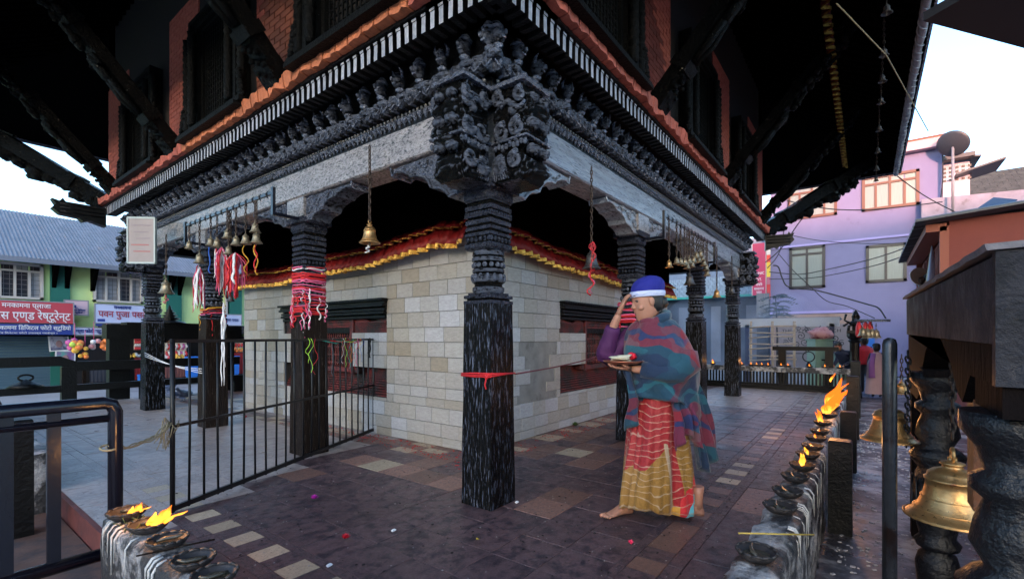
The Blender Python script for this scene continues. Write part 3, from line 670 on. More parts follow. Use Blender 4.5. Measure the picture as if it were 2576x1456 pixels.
# ---------------------------------------------------------------- shrine walls with tiles
tb_ = MB(); e = .5; i_ = .47
tb_.add([(-e, -e, -e), (e, -e, -e), (e, -e, e), (-e, -e, e), (-e, .2, -e), (e, .2, -e), (e, .2, e), (-e, .2, e), (-e + .008, .5, -e + .015), (e - .008, .5, -e + .015), (e - .008, .5, e - .015), (-e + .008, .5, e - .015)],
        [(0, 1, 5, 4), (1, 2, 6, 5), (2, 3, 7, 6), (3, 0, 4, 7), (4, 5, 9, 8), (5, 6, 10, 9), (6, 7, 11, 10), (7, 4, 8, 11), (8, 9, 10, 11)])
tile_me = tb_.mesh('wall_tile', tile_stone)
ZR = [0, .10, .25, .42, .52, .64, .82, .98, 1.146, 1.313, 1.489, 1.665, 1.834, 2.0, 2.17, 2.34]
rt = random.Random(11)
def shrine_wall(label, origin, rz, length, winc, missing=None, flip=False):
    t = thing('shrine_wall', label, 'wall', origin, rz)
    b = MB(); 
    # core wall with the stepped window recess left open
    wx = [winc - 1.25, winc - .55, winc + .55, winc + 1.25]
    for lo, hi in (((0, 0), (length, .46)), ((0, 1.68), (length, 2.9)), ((0, .46), (wx[0], 1.68)), ((wx[3], .46), (length, 1.68)), ((wx[0], .82), (wx[1], 1.26)), ((wx[2], .82), (wx[3], 1.26))):
        b.b2((lo[0], -.3, lo[1]), (hi[0], -.012, hi[1]))
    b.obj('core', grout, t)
    def blocked(a, c, z0, z1):
        def hit(x0, zz0, x1, zz1): return c > x0 + .02 and a < x1 - .02 and z1 > zz0 + .02 and z0 < zz1 - .02
        return hit(wx[0], .46, wx[3], .82) or hit(wx[0], 1.26, wx[3], 1.68) or hit(wx[1], .8, wx[2], 1.3)
    n = 0
    cuts = []
    for r in range(len(ZR) - 1):
        z0, z1 = ZR[r], ZR[r + 1]; u = -rt.uniform(.0, .2); first = True
        while u < length:
            wd = rt.choice((.27, .285, .3)) if z1 - z0 > .12 else .29
            segs = [(max(u, 0), min(u + wd, length))]; u += wd
            for (a, c) in segs:
                # split tiles at the edges of the window recess
                parts = [(a, c, z0, z1)]
                for ex in wx:
                    parts = [p for (a_, c_, q0, q1) in parts for p in (((a_, ex, q0, q1), (ex, c_, q0, q1)) if a_ + .02 < ex < c_ - .02 and q1 > .46 and q0 < 1.68 else ((a_, c_, q0, q1),))]
                for ez in (.46, .82, 1.26, 1.68):
                    parts = [p for (a_, c_, q0, q1) in parts for p in (((a_, c_, q0, ez), (a_, c_, ez, q1)) if q0 + .02 < ez < q1 - .02 and c_ > wx[0] and a_ < wx[3] else ((a_, c_, q0, q1),))]
                for (a_, c_, q0, q1) in parts:
                    if c_ - a_ < .03 or blocked(a_, c_, q0, q1): continue
                    mid = ((a_ + c_) / 2, (q0 + q1) / 2)
                    if missing and missing[0] < mid[0] < missing[1] and missing[2] < mid[1] < missing[3] and rt.random() < .93: continue
                    o = put('tile', tile_me, None, t, (mid[0], rt.uniform(-.0015, .0015), mid[1]), (0, 0, 0), (c_ - a_ - .0035, .02, q1 - q0 - .0035)); n += 1
    if missing:
        q = MB(); q.b2((missing[0] - .15, -.02, missing[2] - .1), (missing[1] + .15, -.004, missing[3] + .1)); q.obj('cement_patch', cement, t)
    # the stepped carved window
    rw = mat('red powdered carved wood', (.11, .013, .012), .6, var=.5, nscale=8, bump=.8, bscale=50, bdist=.01, dirt=(.02, .015, .015), dirt_at=.47, dscale=5)
    f = MB(); W = 1.25
    for k, (zz, d_) in enumerate(((1.68, .10), (1.645, .06), (1.61, .085), (1.56, .05), (1.52, .06), (1.47, .03))):
        f.b2((winc - W - .02 + k * .006, -.1, zz - .03), (winc + W + .02 - k * .006, d_, zz))
    for i in range(44): f.blob((winc - W + .03 + i * .0565, .03, 1.545), (.018, .02, .016), 6, 4)
    for i in range(40): f.box((winc - W + .04 + i * .0625, .09, 1.66), (.026, .03, .02))
    f.b2((winc - W, -.29, 1.26), (winc + W, -.08, 1.68))
    fo = f.obj('window', plain_black, t)
    g = MB()
    for s in (-1, 1):
        poly = [(.5, 1.3), (.55, 1.42), (.72, 1.46), (.85, 1.40), (1.0, 1.41), (1.15, 1.45), (1.24, 1.44), (1.24, 1.262), (.5, 1.262)]
        g.prism(poly, lambda a, z: Vector((winc + s * a, -.075, z)), lambda a, z: Vector((winc + s * a, -.03, z)))
        for k in range(5): g.b2((winc + s * .6, -.03, 1.275 + k * .027), (winc + s * 1.22, -.02 + .005 * k, 1.287 + k * .027))
    g.obj('carved_wing', rw, fo)
    h = MB()
    for s in (-1, 1):
        for k, (o_, t_) in enumerate(((.52, -.0), (.46, -.03), (.40, -.06))): h.b2((winc + s * o_ - .025, -.2, .72), (winc + s * o_ + .025, t_, 1.46))
    for k in range(4): h.b2((winc - .54 + k * .03, -.2, 1.44 - k * .035), (winc + .54 - k * .03, -.005 - k * .022, 1.47 - k * .035))
    h.obj('window_frame', rw, fo)
    lt = MB()
    for i in range(15): lt.lathe([(.008 + .005 * (j % 2), .80 + j * .022) for j in range(25)], 6, (winc - .38 + i * .0543, -.13, 0))
    for i in range(5): lt.b2((winc - .4, -.15, .84 + i * .11), (winc + .4, -.125, .86 + i * .11))
    lt.obj('window_lattice', rw, fo)
    sl = MB()
    sl.b2((winc - W, -.29, .46), (winc + W, -.17, .82))
    for k in range(9): sl.b2((winc - W + .0, -.2, .462 + k * .03), (winc + W, -.03 - k * .016, .482 + k * .03))
    sl.b2((winc - .62, -.2, .74), (winc + .62, -.02, .80))
    sl.obj('window_sill', rw, fo)
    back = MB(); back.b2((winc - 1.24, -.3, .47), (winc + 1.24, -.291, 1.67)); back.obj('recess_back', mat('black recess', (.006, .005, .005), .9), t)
    return t
# local x runs along the wall, local +y points out of it
LWL = YE - 2 * W0; RWL = XE - 2 * W0
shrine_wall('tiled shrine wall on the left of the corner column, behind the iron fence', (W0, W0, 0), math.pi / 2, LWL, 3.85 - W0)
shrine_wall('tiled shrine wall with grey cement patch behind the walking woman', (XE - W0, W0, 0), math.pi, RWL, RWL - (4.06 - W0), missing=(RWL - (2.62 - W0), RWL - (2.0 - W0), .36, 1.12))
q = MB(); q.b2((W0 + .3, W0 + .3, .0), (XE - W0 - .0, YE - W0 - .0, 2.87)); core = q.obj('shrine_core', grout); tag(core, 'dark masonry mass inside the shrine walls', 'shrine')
# ---------------------------------------------------------------- frilled curtain
def curtain(F, u0, u1, label, seed):
    t = thing('curtain', label, 'curtain'); rc = random.Random(seed)
    def sag(u):
        s = (u - u0) / (u1 - u0); return 2.17 - .17 * min(1, max(0, s * 1.7)) ** .8 + .015 * math.sin(u * 3.1 + seed)
    for tier, (dz, hgt, off) in enumerate(((0, .2, .10), (.175, .12, .07))):
        n = int((u1 - u0) / .012); top, bot = [], []; ph = 0
        cl = MB(); vs = []; low = []
        for i in range(n + 1):
            u = u0 + (u1 - u0) * i / n; ph += .55 + .3 * noise.noise(Vector((u * 2, seed, tier))); a = .5 + .5 * math.sin(ph)
            step = noise.noise(Vector((u * 3.4, seed + 4, 0))) * .03
            zb = sag(u) + dz + step
            vs.append(F(u, -W0 + off + .012 * math.sin(ph * .7), zb + hgt)); vs.append(F(u, -W0 + off + .02 + .05 * a, zb + hgt * .5)); vs.append(F(u, -W0 + off + .03 + .085 * a, zb + .025))
            low.append((F(u, -W0 + off + .032 + .087 * a, zb + .03), F(u, -W0 + off + .036 + .09 * a, zb - (.016 + .014 * noise.noise(Vector((u * 21, 0, seed))) if tier == 0 else -.018))))
        fs = []
        for i in range(n):
            for k in (0, 1): fs.append((i * 3 + k, (i + 1) * 3 + k, (i + 1) * 3 + k + 1, i * 3 + k + 1))
        cl.add(vs, fs, True); o = cl.obj('frill', red_cloth, t, fix=False); sm = o.modifiers.new('thickness', 'SOLIDIFY'); sm.thickness = .004
        tr = MB(); tv = []; tf = []
        for i, (a, c) in enumerate(low): tv += [a, c]
        for i in range(len(low) - 1): tf.append((2 * i, 2 * i + 2, 2 * i + 3, 2 * i + 1))
        tr.add(tv, tf, False); o = tr.obj('gold_trim', gold, t, fix=False); sm = o.modifiers.new('thickness', 'SOLIDIFY'); sm.thickness = .006; sm.offset = 1
    q = MB(); slab(q, F, u0 - .1, u1, -W0 + .01, -W0 + .05, 2.28, 2.86); q.obj('shade_sheet', mat('black painted shade', (.0015, .001, .001), .95, spec=.0), t)  # black sheet added as the shade above the frill
    return t
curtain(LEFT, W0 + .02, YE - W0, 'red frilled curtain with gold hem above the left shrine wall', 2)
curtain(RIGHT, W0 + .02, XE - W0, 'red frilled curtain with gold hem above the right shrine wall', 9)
# ---------------------------------------------------------------- ledges round the plinth
def ledge(p0, p1, x_or_y, label):
    """a soot and wax covered parapet; p0, p1 = (x0, y0), (x1, y1)"""
    (xa, ya), (xb, yb) = p0, p1; q = MB(); rings = []
    along = 'x' if x_or_y == 'x' else 'y'; a0, a1 = (xa, xb) if along == 'x' else (ya, yb); n = max(4, int((a1 - a0) / .035))
    c0, c1 = (ya, yb) if along == 'x' else (xa, xb)
    for i in range(n + 1):
        a = a0 + (a1 - a0) * i / n; ring = []
        cw = (c1 - c0); prof = [(0, GZ), (0, -.1), (0, .05), (0, .17), (.0, .25), (.04, .285), (.2, .298), (.35, .3), (.5, .3), (.65, .3), (.8, .298), (.96, .285), (1, .25), (1, .17), (1, .05), (1, -.1), (1, GZ)]
        for c, z in prof:
            cc = c0 + cw * c; k = noise.noise(Vector((a * 9, cc * 14, z * 9))) * .016 + noise.noise(Vector((a * 31, cc * 31, z * 14))) * .006
            drip = .012 * max(0, noise.noise(Vector((a * 16, 0, z * 1.5)))) if c in (0, 1) else 0
            s = -1 if c < .5 else 1
            off = (k + drip) * (abs(c - .5) * 2) * s; zz = z + (k * .9 if z > .1 else 0)
            ring.append((a, cc + off, zz) if along == 'x' else (cc + off, a, zz))
        rings.append(ring)
    q.loft(rings, True, True, True); o = q.obj('ledge', soot)
    tag(o, label, 'ledge'); return o
LY0, LY1 = -1.815, -1.635; LX0, LX1 = -1.87, -1.715
ledge((-1.2, LY0), (9.75, LY1), 'x', 'long soot and wax covered ledge with rows of butter lamps beside the ash strewn path')
ledge((LX0, -1.35), (LX1, .97), 'y', 'short wax streaked ledge with two burning lamps at its end')
ledge((LX0, 3.02), (LX1, 8.9), 'y', 'sooty ledge beyond the steel barrier')
# wax drips, incense sticks and scraps on the near ledges ---------------------
wax = mat('pale wax', (.5, .48, .46), .4, spec=.5); rw_ = random.Random(4)
def drips(x0, x1, n, side):
    q = MB()
    for i in range(n):
        a = x0 + (x1 - x0) * rw_.random(); L = rw_.uniform(.05, .22); 
        if side == 'y': pts = [(a, LY0 + .035, .306), (a + .004, LY0 + .008, .30), (a + .006, LY0 - .012, .27), (a + .012 * rw_.random(), LY0 - .014, .3 - L)]
        else: pts = [(LX0 + .035, a, .306), (LX0 + .008, a, .30), (LX0 - .013, a, .27), (LX0 - .014, a + .01 * rw_.random(), .3 - L)]
        k_ = rw_.uniform(.4, 1.1); q.tube(pts, [.006 * k_, .006 * k_, .005 * k_, .0015], 5)
    return q
q = drips(-.9, 4.5, 34, 'y'); o = q.obj('wax_drips', wax); tag(o, 'white wax runs down the outer face of the long ledge', 'wax', kind='stuff')
q = drips(-1.2, .95, 15, 'x'); o = q.obj('wax_drips', wax); tag(o, 'white wax runs down the outer face of the short ledge', 'wax', kind='stuff')
# ---------------------------------------------------------------- butter lamps
bowl = MB(); bowl.lathe([(.03, .0), (.05, .004), (.07, .022), (.076, .036), (.072, .04), (.064, .034), (.045, .016), (.0, .012)], 22, caps=False)
bowl_me = bowl.mesh('bowl', clay)
oil = MB(); oil.lathe([(.0, .022), (.05, .022), (.052, .0215)], 16, caps=False); oil.tube([(-.04, .01, .03), (-.01, .018, .034), (.03, .012, .036), (.055, .0, .046)], [.006, .009, .008, .004], 6)
oil_me = oil.mesh('oil', mat('charred oil and wick', (.06, .05, .035), .25, dirt=(.35, .3, .16), dirt_at=.6, dscale=30))
bd = MB()
for i in range(12): a = i * .52; bd.tube([(.074 * math.cos(a), .074 * math.sin(a), .037), (.074 * math.cos(a + .26), .074 * math.sin(a + .26), .041), (.074 * math.cos(a + .52), .074 * math.sin(a + .52), .037)], .006, 5)
rim_me = bd.mesh('rim', clay)
def flame_mesh(seed, h=.09, r=.022, lean=.3):
    rf = random.Random(seed); q = MB(); c = MB()
    for mbx, kk in ((q, 1), (c, .55)):
        pts = []; rad = []
        for i in range(11):
            t = i / 10; pts.append((lean * h * t * t + .012 * math.sin(t * 5 + seed) * t, .012 * math.sin(t * 4 + seed * 2) * t, .02 + h * t * (1 if kk == 1 else .72)))
            rad.append(max(.0012, r * kk * (math.sin(math.pi * min(1, t * .93 + .07)) ** .8) * (1.0 - .45 * t) * (1 + .25 * math.sin(t * 11 + seed))))
        mbx.tube(pts, rad, 10)
    return q, c
FL = []
def tongue(seed, h, r, drift, mb=None, base=(0, 0)):
    q = mb or MB(); rings = []; n = 14
    for i in range(n):
        t = i / (n - 1); cx = base[0] + drift * t ** 1.4 + .22 * r * math.sin(t * 6 + seed); cy = base[1] + .3 * r * math.sin(t * 5 + seed * 2) * t; w_ = max(.0008, r * math.sin(math.pi * min(1, t * .86 + .14)) ** .7 * (1 - .35 * t)); rg = []
        for j in range(14):
            a = 2 * math.pi * j / 14; k = 1 + .5 * noise.noise(Vector((math.cos(a) * 1.3, math.sin(a) * 1.3 + seed, t * 4)))
            rg.append(Vector((cx + w_ * k * math.cos(a), cy + w_ * .7 * k * math.sin(a), h * t + .02 + .12 * h * noise.noise(Vector((math.cos(a), t * 4, seed))))))
        rings.append(rg)
    q.loft(rings); return q
for s_, (h, r, l) in enumerate(((.09, .022, -.3), (.13, .024, .4), (.06, .018, .9), (.04, .016, 1.4))):
    q = tongue(s_ * 5 + 2, h, r * 1.15, l * h); tongue(s_ * 7 + 3, h * .6, r * .8, l * h * .3, q, (-.018, .004)); tongue(s_ * 3 + 1, h * .72, r * .7, l * h * 1.5, q, (.016, -.005)); FL.append((q.mesh('flame', flame_m),))
LAMPN = [0]
def lamp(x, y, z, label, flame=None, fs=1.0, rz=0, s=1.0, group='butter lamps on the ledges', light=0):
    t = thing('butter_lamp', label, 'oil lamp', (x, y, z), rz, group); t.scale = (s, s, s)
    put('bowl', bowl_me, None, t); put('oil', oil_me, None, t); put('rim', rim_me, None, t)
    if flame is not None:
        f = put('flame', FL[flame][0], None, t, (.03, 0, 0), None, (fs, fs, fs))
        if light:
            l = bpy.data.lights.new('flame_light', 'POINT'); l.energy = light * .45; l.color = (1, .45, .15); l.shadow_soft_size = .04
            lo = bpy.data.objects.new('flame_light', l); COL.objects.link(lo); lo.location = (x, y, z + .14 * fs)
    return t
# on the long ledge: (pixel x, pixel y, flame kind, flame size, label)
RL = [(1890, 1402, None, 1, 'unlit black clay lamp nearest the camera on the long ledge'),
      (1955, 1286, None, 1, 'unlit clay lamp, second of the long ledge counted from the camera'),
      (1982, 1248, None, 1, 'unlit clay lamp with pale wick, third of the long ledge from the camera'),
      (2001, 1210, None, 1, 'unlit clay lamp just before the first low flame of the long ledge'),
      (2018, 1181, 3, 1.5, 'lamp with low flat flame, nearest burning one on the long ledge'),
      (2032, 1152, 3, 1.1, 'lamp with small low flame, second burning one on the long ledge'),
      (2044, 1131, 0, .45, 'lamp with small round flame, third burning one on the long ledge'),
      (2053, 1110, 0, .6, 'lamp with small upright flame between small round flames'),
      (2062, 1092, 0, .35, 'lamp with tiny spark of flame beside unlit lamps'),
      (2070, 1070, 1, 1.0, 'lamp with tall narrow flame before the flame cluster'),
      (2086, 1049, 2, 1.2, 'lamp with bright leaning flame left of the ledge centre'),
      (2098, 1030, 0, 1.1, 'lamp with upright flame just short of the big blaze'),
      (2108, 1010, 2, 1.3, 'lamp with broad flame at the foot of the big blaze')]
for n, (px, py, fk, fs, lb) in enumerate(RL):
    p = onZ(px, py, .305); y = min(max(p.y, LY0 + .07), LY1 - .07) if n > 3 else LY1 - .085
    lamp(p.x, y, .303, lb, fk, fs, rz=rw_.uniform(0, .8), s=1.0 if n < 9 else 1.05, light=(1.2 if fk in (1, 2) else (.35 if fk is not None else 0)))
# the blaze: several large flames at the far end of the near run
blz = thing('blazing_lamp', 'tall roaring butter lamp blaze on the long ledge', 'oil lamp', (3.9, -1.72, .303), 0)
put('bowl', bowl_me, None, blz, scale=(1.5, 1.2, 1.2))
for k, (dx, dy, dz, h, r, dr) in enumerate(((0, 0, .02, .2, .09, .16), (.1, .02, .02, .3, .11, .26), (.25, -.01, .03, .26, .12, .3), (.36, .02, .08, .34, .08, .26), (-.12, .0, .02, .13, .035, -.02), (.62, .0, .33, .12, .03, .08), (.2, .0, .12, .25, .05, .34), (-.06, .03, .02, .17, .03, .05))):
    tongue(k * 3 + 1, h * .85, r * .62, dr * .8).obj('flame', flame_m, blz, (dx, dy * 1.0, dz), (0, 0, -.75))
l = bpy.data.lights.new('blaze_light', 'POINT'); l.energy = 3.0; l.color = (1, .42, .12); l.shadow_soft_size = .12
lo = bpy.data.objects.new('blaze_light', l); COL.objects.link(lo); lo.location = (4.1, -1.72, .62)
for k in range(5):
    lamp(4.85 + k * .5, -1.72 + .02 * (k % 2), .303, ['unlit lamp directly behind the blaze', 'lamp with small flame two places behind the blaze', 'unlit lamp third behind the blaze', 'lamp with flame fourth behind the blaze', 'unlit lamp at the far end of the long ledge'][k], (None, 2, None, 2, None)[k], 1.1)
# on the short ledge
for (px, py, fk, fs, lb, s, lt) in ((452, 1366, None, 1, 'cold clay lamp beside the big flame lamp of the short ledge', 1, 0), (512, 1416, None, 1, 'dark clay lamp lowest in the picture on the short ledge', 1, 0), (575, 1452, None, 1, 'cold lamp cut by the lower picture edge on the short ledge', 1, 0)):
    p = onZ(px, py, .305); lamp(-1.79, p.y, .303, lb, fk, fs, s=s, rz=px)
lamp(-1.785, onZ(388, 1318, .33).y, .303, 'burning clay lamp with wide leaning flame at the end of the short ledge', 2, 1.45, rz=-.9, s=1.05, light=1.6)
lamp(-1.8, onZ(350, 1280, .33).y - .02, .303, 'burning lamp behind the wide flame on the ledge corner', 2, 1.0, rz=-1.0, s=1.05, light=.5)
tw_ = MB()
for i in range(26):
    a = Vector((-1.80 + rw_.uniform(-.06, .05), .66 + rw_.uniform(-.1, .12), .31)); tw_.tube([a, a + Vector((rw_.uniform(-.04, .04), rw_.uniform(-.04, .04), rw_.uniform(.0, .03)))], .0025, 4)
tag(tw_.obj('grass_offering', mat('dark green grass blades', (.05, .07, .02), .6)), 'tuft of green grass beside the ledge corner lamp', 'grass', kind='stuff')
# incense sticks and scraps on the ledges
for k, (a, b_, lb) in enumerate((((1858, 1340), (2048, 1344), 'yellow incense stick lying across the long ledge'), ((452, 1350), (600, 1290), 'thin dark stick lying across the short ledge'))):
    if k == 0: p, q_ = onZ(*a, .34), onZ(*b_, .30)
    else: p, q_ = Vector((-1.9, .30, .31)), Vector((-1.66, .17, .33))
    m = MB(); m.tube([p, q_], .004, 5); tag(m.obj('incense_stick', mat('yellow bamboo stick', (.42, .3, .06), .6) if k == 0 else worn_wood), lb, 'incense stick')
def scrap_group(name, m, spots, kind_, lb):
    for k, (x, y, z, s) in enumerate(spots):
        q = MB(); n = 7; vs = [Vector((0, 0, .004))]
        for j in range(n):
            a = 2 * math.pi * j / n; vs.append(Vector((math.cos(a) * s * rw_.uniform(.6, 1.2), math.sin(a) * s * rw_.uniform(.4, 1), rw_.uniform(.0, .012))))
        q.add(vs, [(0, j + 1, (j + 1) % n + 1) for j in range(n)])
        o = q.obj(name, m, None, (x, y, z)); tag(o, lb[k % len(lb)] if isinstance(lb, list) else lb, kind_, name.replace('_', ' ') + 's')
# litter that nobody would count: rice grains, ash flakes, petals
def litter(name, m, n, area, z, smin, smax, lb, rs):
    rg = random.Random(rs); q = MB()
    for i in range(n):
        x, y = rg.uniform(area[0], area[2]), rg.uniform(area[1], area[3])
        if rg.random() > .35 + .65 * (noise.noise(Vector((x * 1.3, y * 1.3, rs))) + .5): continue
        s = rg.uniform(smin, smax); a = rg.random() * 6.28
        q.box((x, y, z + s * .12), (s, s * rg.uniform(.35, .8), s * .25), rz=a)
    o = q.obj(name, m, fix=False); tag(o, lb, 'litter', kind='stuff'); return o
litter('rice_grains', mat('scattered rice', (.32, .3, .29), .6), 1500, (-1.6, -1.55, 6.2, 2.4), 0, .003, .009, 'scattered rice grains and flakes on the dark floor', 3)
litter('dark_specks', mat('black grime specks', (.012, .01, .01), .6), 1300, (-1.6, -1.55, 5, 2.2), 0, .005, .015, 'black grime specks on the dark floor', 8)
litter('ash_flakes', mat('ash flakes', (.42, .4, .42), .8), 2600, (-.5, -2.9, 8, -1.9), GZ, .006, .03, 'ash flakes and scraps on the lower path', 13)
litter('red_powder_flecks', mat('red tika powder', (.4, .02, .02), .8), 500, (.6, .75, 5, 1.1), 0, .006, .02, 'red powder flecks along the foot of the right wall', 14)
litter('red_powder_flecks', mat('red tika powder', (.4, .02, .02), .8), 500, (.75, .9, 1.1, 4.5), 0, .006, .02, 'red powder flecks along the foot of the left wall', 15)
# flowers and petals on the floor
def flower(px, py, m, lb, s=.035, n=14, z=0.02):
    p = onZ(px, py, z); q = MB()
    for i in range(n):
        a = i * 2.4; e = .2 + 1.1 * i / n
        d = Vector((math.cos(a) * math.sin(e), math.sin(a) * math.sin(e), math.cos(e) * .8 + .1)); t = Vector((-math.sin(a), math.cos(a), 0)); c = Vector((0, 0, s * .4))
        q.add([c, c + d * s * .6 + t * s * .38, c + d * s * 1.05, c + d * s * .6 - t * s * .38], [(0, 1, 2, 3)])
    o = q.obj('flower', m, None, (p.x, p.y, .003)); tag(o, lb, 'flower'); return o
flower(790, 1253, mat('magenta petals', (.5, .02, .35), .6), 'magenta flower lying on the dark floor', .034)
flower(869, 1352, mat('red petals', (.6, .01, .03), .6), 'red flower lying on the dark floor', .032)
flower(1588, 1366, mat('pink red petal', (.7, .02, .08), .5), 'long pink red petal on the floor in front of the woman', .03, 4)
flower(1200, 1352, mat('yellow petals', (.5, .38, .04), .6), 'small yellow flower scrap on the floor left of the front column', .014, 6)
flower(1447, 1072, mat('green leaf plate', (.05, .09, .02), .6), 'green leafy offering at the foot of the right shrine wall', .06, 16)
flower(618, 1050, mat('red petals', (.6, .01, .03), .6), 'red flower behind the iron fence', .04, 8)
for k, (px, py, lb) in enumerate(((990, 1334, 'white scrap of paper in the middle of the dark floor'), (1300, 1263, 'white scrap beside the foot of the front column'), (828, 1422, 'white crumb on the floor right of the pale tiles'))):
    p = onZ(px, py, .004); q = MB(); q.loft([[(a * .014 * w_, b__ * .009 * w_, zz) for a, b__ in ((-1, -1), (1, -.6), (1.1, 1), (-.8, .8))] for w_, zz in ((1, 0), (1.2, .006), (.6, .012))], smooth=False)
    o = q.obj('paper_scrap', mat('white paper', (.75, .75, .76), .7), None, (p.x, p.y, .002)); tag(o, lb, 'paper scrap')
# ---------------------------------------------------------------- ledge posts on the outer side
def square_post(x, y, z0, z1, w_, label, group, seed=0, m=plain_black):
    q = MB(); rings = []
    for i in range(9):
        z = z0 + (z1 - z0) * i / 8; h = w_ / 2 * (1.03 - .04 * i / 8)
        rings.append([(a * h + .004 * noise.noise(Vector((a, c, z * 5 + seed))), c * h, z - z0) for a, c in ((-1, -1), (1, -1), (1, 1), (-1, 1))])
    rings.append([(a * w_ * .44, c * w_ * .44, z1 - z0 + .012) for a, c in ((-1, -1), (1, -1), (1, 1), (-1, 1))])
    q.loft(rings, smooth=False); o = q.obj('wooden_post', m, None, (x, y, z0)); tag(o, label, 'post', group); return o
for k, (x, h, lb) in enumerate(((1.9, .40, 'squat dark post nearest the camera on the outer side of the long ledge'), (3.95, .36, 'second dark post outside the long ledge, level with the blaze'), (6.05, .62, 'third dark post outside the long ledge'), (8.3, .75, 'farthest dark post outside the long ledge'))):
    square_post(x, LY0 - .1, GZ, h, .15, lb, 'posts outside the ledges', k)
square_post(-1.99, 2.55, GZ, .63, .15, 'thick black post just behind the steel barrier', 'posts outside the ledges', 7)
square_post(-2.05, 3.1, GZ, .34, .16, 'short black post with a burning lamp on top behind the barrier', 'posts outside the ledges', 9)
lamp(-2.05, 3.1, .355, 'burning lamp on the short black post behind the barrier', 2, 1.3, s=.8, light=.6)
square_post(-2.75, 3.3, GZ, .5, .15, 'black post at the left picture edge behind the barrier', 'posts outside the ledges', 10)
# ---------------------------------------------------------------- iron fence gate
fe = thing('iron_fence', 'black iron bar fence with threads tied to it standing from ledge to shrine wall', 'fence')
F0, F1 = Vector((-1.36, 1.66, 0)), Vector((1.15, 2.87, 0)); fd = (F1 - F0); fn = Vector((-fd.y, fd.x, 0)).normalized(); NB = 22
barm = None
for i in range(NB + 1):
    p = F0 + fd * i / NB; e = (i in (0, NB))
    if i == 11 or i == 12: pass
    q = MB(); h = 1.18; r = .016 if e else .0085
    lean = .012 * math.sin(i * 1.7) * (0 if e else 1)
    q.tube([p + Vector((0, 0, .02)), p + Vector((lean * .5, 0, h * .5)), p + Vector((lean * .2, 0, h + (0.01 if e else -.01)))], r, 7 if not e else 4); q.obj('bar', iron, fe)
ang = math.atan2(fd.y, fd.x)
for z, hgt in ((1.175, .022), (.60, .02), (.045, .035)):
    q = MB(); q.box(F0 + fd * .5 + Vector((0, 0, z)), (fd.length + .03, .022 if z < .1 else .016, hgt), rz=ang); q.obj('rail', iron, fe)
# threads tied on the fence
thr = [((.78, .5, .25), 'white'), ((.35, .62, .08), 'lime'), ((.6, .02, .02), 'red')]
rth = random.Random(21)
def strip(p, L, m, wd=.004, sway=.02, seed=0, n=10, lean=(0, 0)):
    q = MB(); pts = []
    for i in range(n):
        t = i / (n - 1); pts.append(Vector(p) + Vector((sway * noise.noise(Vector((t * 3, seed, 0))) + lean[0] * t, sway * noise.noise(Vector((t * 3, seed, 5))) + lean[1] * t, -L * t)))
    q.tube(pts, wd, 5, flat=.5); return q
tcol = {'red': mat('red thread', (.5, .01, .015), .7), 'white': mat('white thread', (.7, .68, .68), .8), 'lime': mat('lime thread', (.4, .7, .05), .7), 'teal': mat('teal thread', (.02, .25, .2), .7), 'yellow': mat('yellow thread', (.65, .33, .03), .7), 'blue': mat('blue thread', (.03, .12, .5), .7), 'pink': mat('pink thread', (.7, .12, .25), .7), 'grey': mat('grey cord', (.2, .2, .22), .8), 'black': mat('black tassel', (.01, .01, .01), .7)}
cl_ = [('lime', .52, .3), ('lime', .535, .42), ('red', .56, .45), ('grey', .67, .5), ('teal', .73, .1), ('white', .74, .35), ('lime', .76, .4), ('red', .78, .3), ('yellow', .8, .35), ('teal', .82, .2), ('red', .83, .45), ('pink', .85, .4), ('red', .86, .2), ('blue', .885, .35), ('yellow', .87, .15), ('black', .95, .28), ('black', .955, .3), ('red', .8, .5), ('teal', .785, .45)]
for k, (c, t, L) in enumerate(cl_):
    p = F0 + fd * t + fn * -.015 + Vector((0, 0, 1.19)); strip(p, L * .8, tcol[c], .0035 if c != 'black' else .012, .05, k).obj('thread', tcol[c], fe)
for k in range(6):
    a, b_ = F0 + fd * (.6 + .04 * k), F0 + fd * (.78 + .03 * k); q = MB(); q.tube([a + Vector((0, 0, 1.17)), (a + b_) / 2 + Vector((0, 0, 1.13 + .03 * rth.random())) - fn * .02, b_ + Vector((0, 0, 1.18))], .005, 5); q.obj('thread', tcol[('teal', 'red', 'teal', 'lime', 'red', 'grey')[k]], fe)
# straw rope between barrier and fence
q = MB(); rope_m = mat('straw rope', (.3, .25, .15), .9, bump=.6, bscale=80)
pa, pb = Vector((-1.79, 1.22, .6)), F0 + Vector((-.01, 0, .62))
for k in range(4):
    pts = [pa.lerp(pb, i / 12) + Vector((.012 * math.sin(i * 1.3 + k * 1.6), .012 * math.cos(i * 1.3 + k * 1.6), .012 * math.sin(i * 1.1 + k) - .05 * math.sin(math.pi * i / 12))) for i in range(13)]
    q.tube(pts, .004, 5)
for k in range(22):
    a = rth.random() * 6.28; q.tube([pb + Vector((0, 0, .0)), pb + Vector((.05 * math.cos(a), .03 * math.sin(a), .05 * math.sin(a * 2))), pb + Vector((.03 * math.cos(a + 1) - .06 * rth.random(), .02, -.08 - .1 * rth.random()))], .0025, 4)
q.tube([pa + Vector((.035 * math.cos(a), .035 * math.sin(a), .01 * math.sin(a))) for a in np.linspace(0, 6.3, 14)], .006, 5)
tag(q.obj('straw_rope', rope_m), 'frayed straw rope tied between the steel barrier and the iron fence', 'rope')
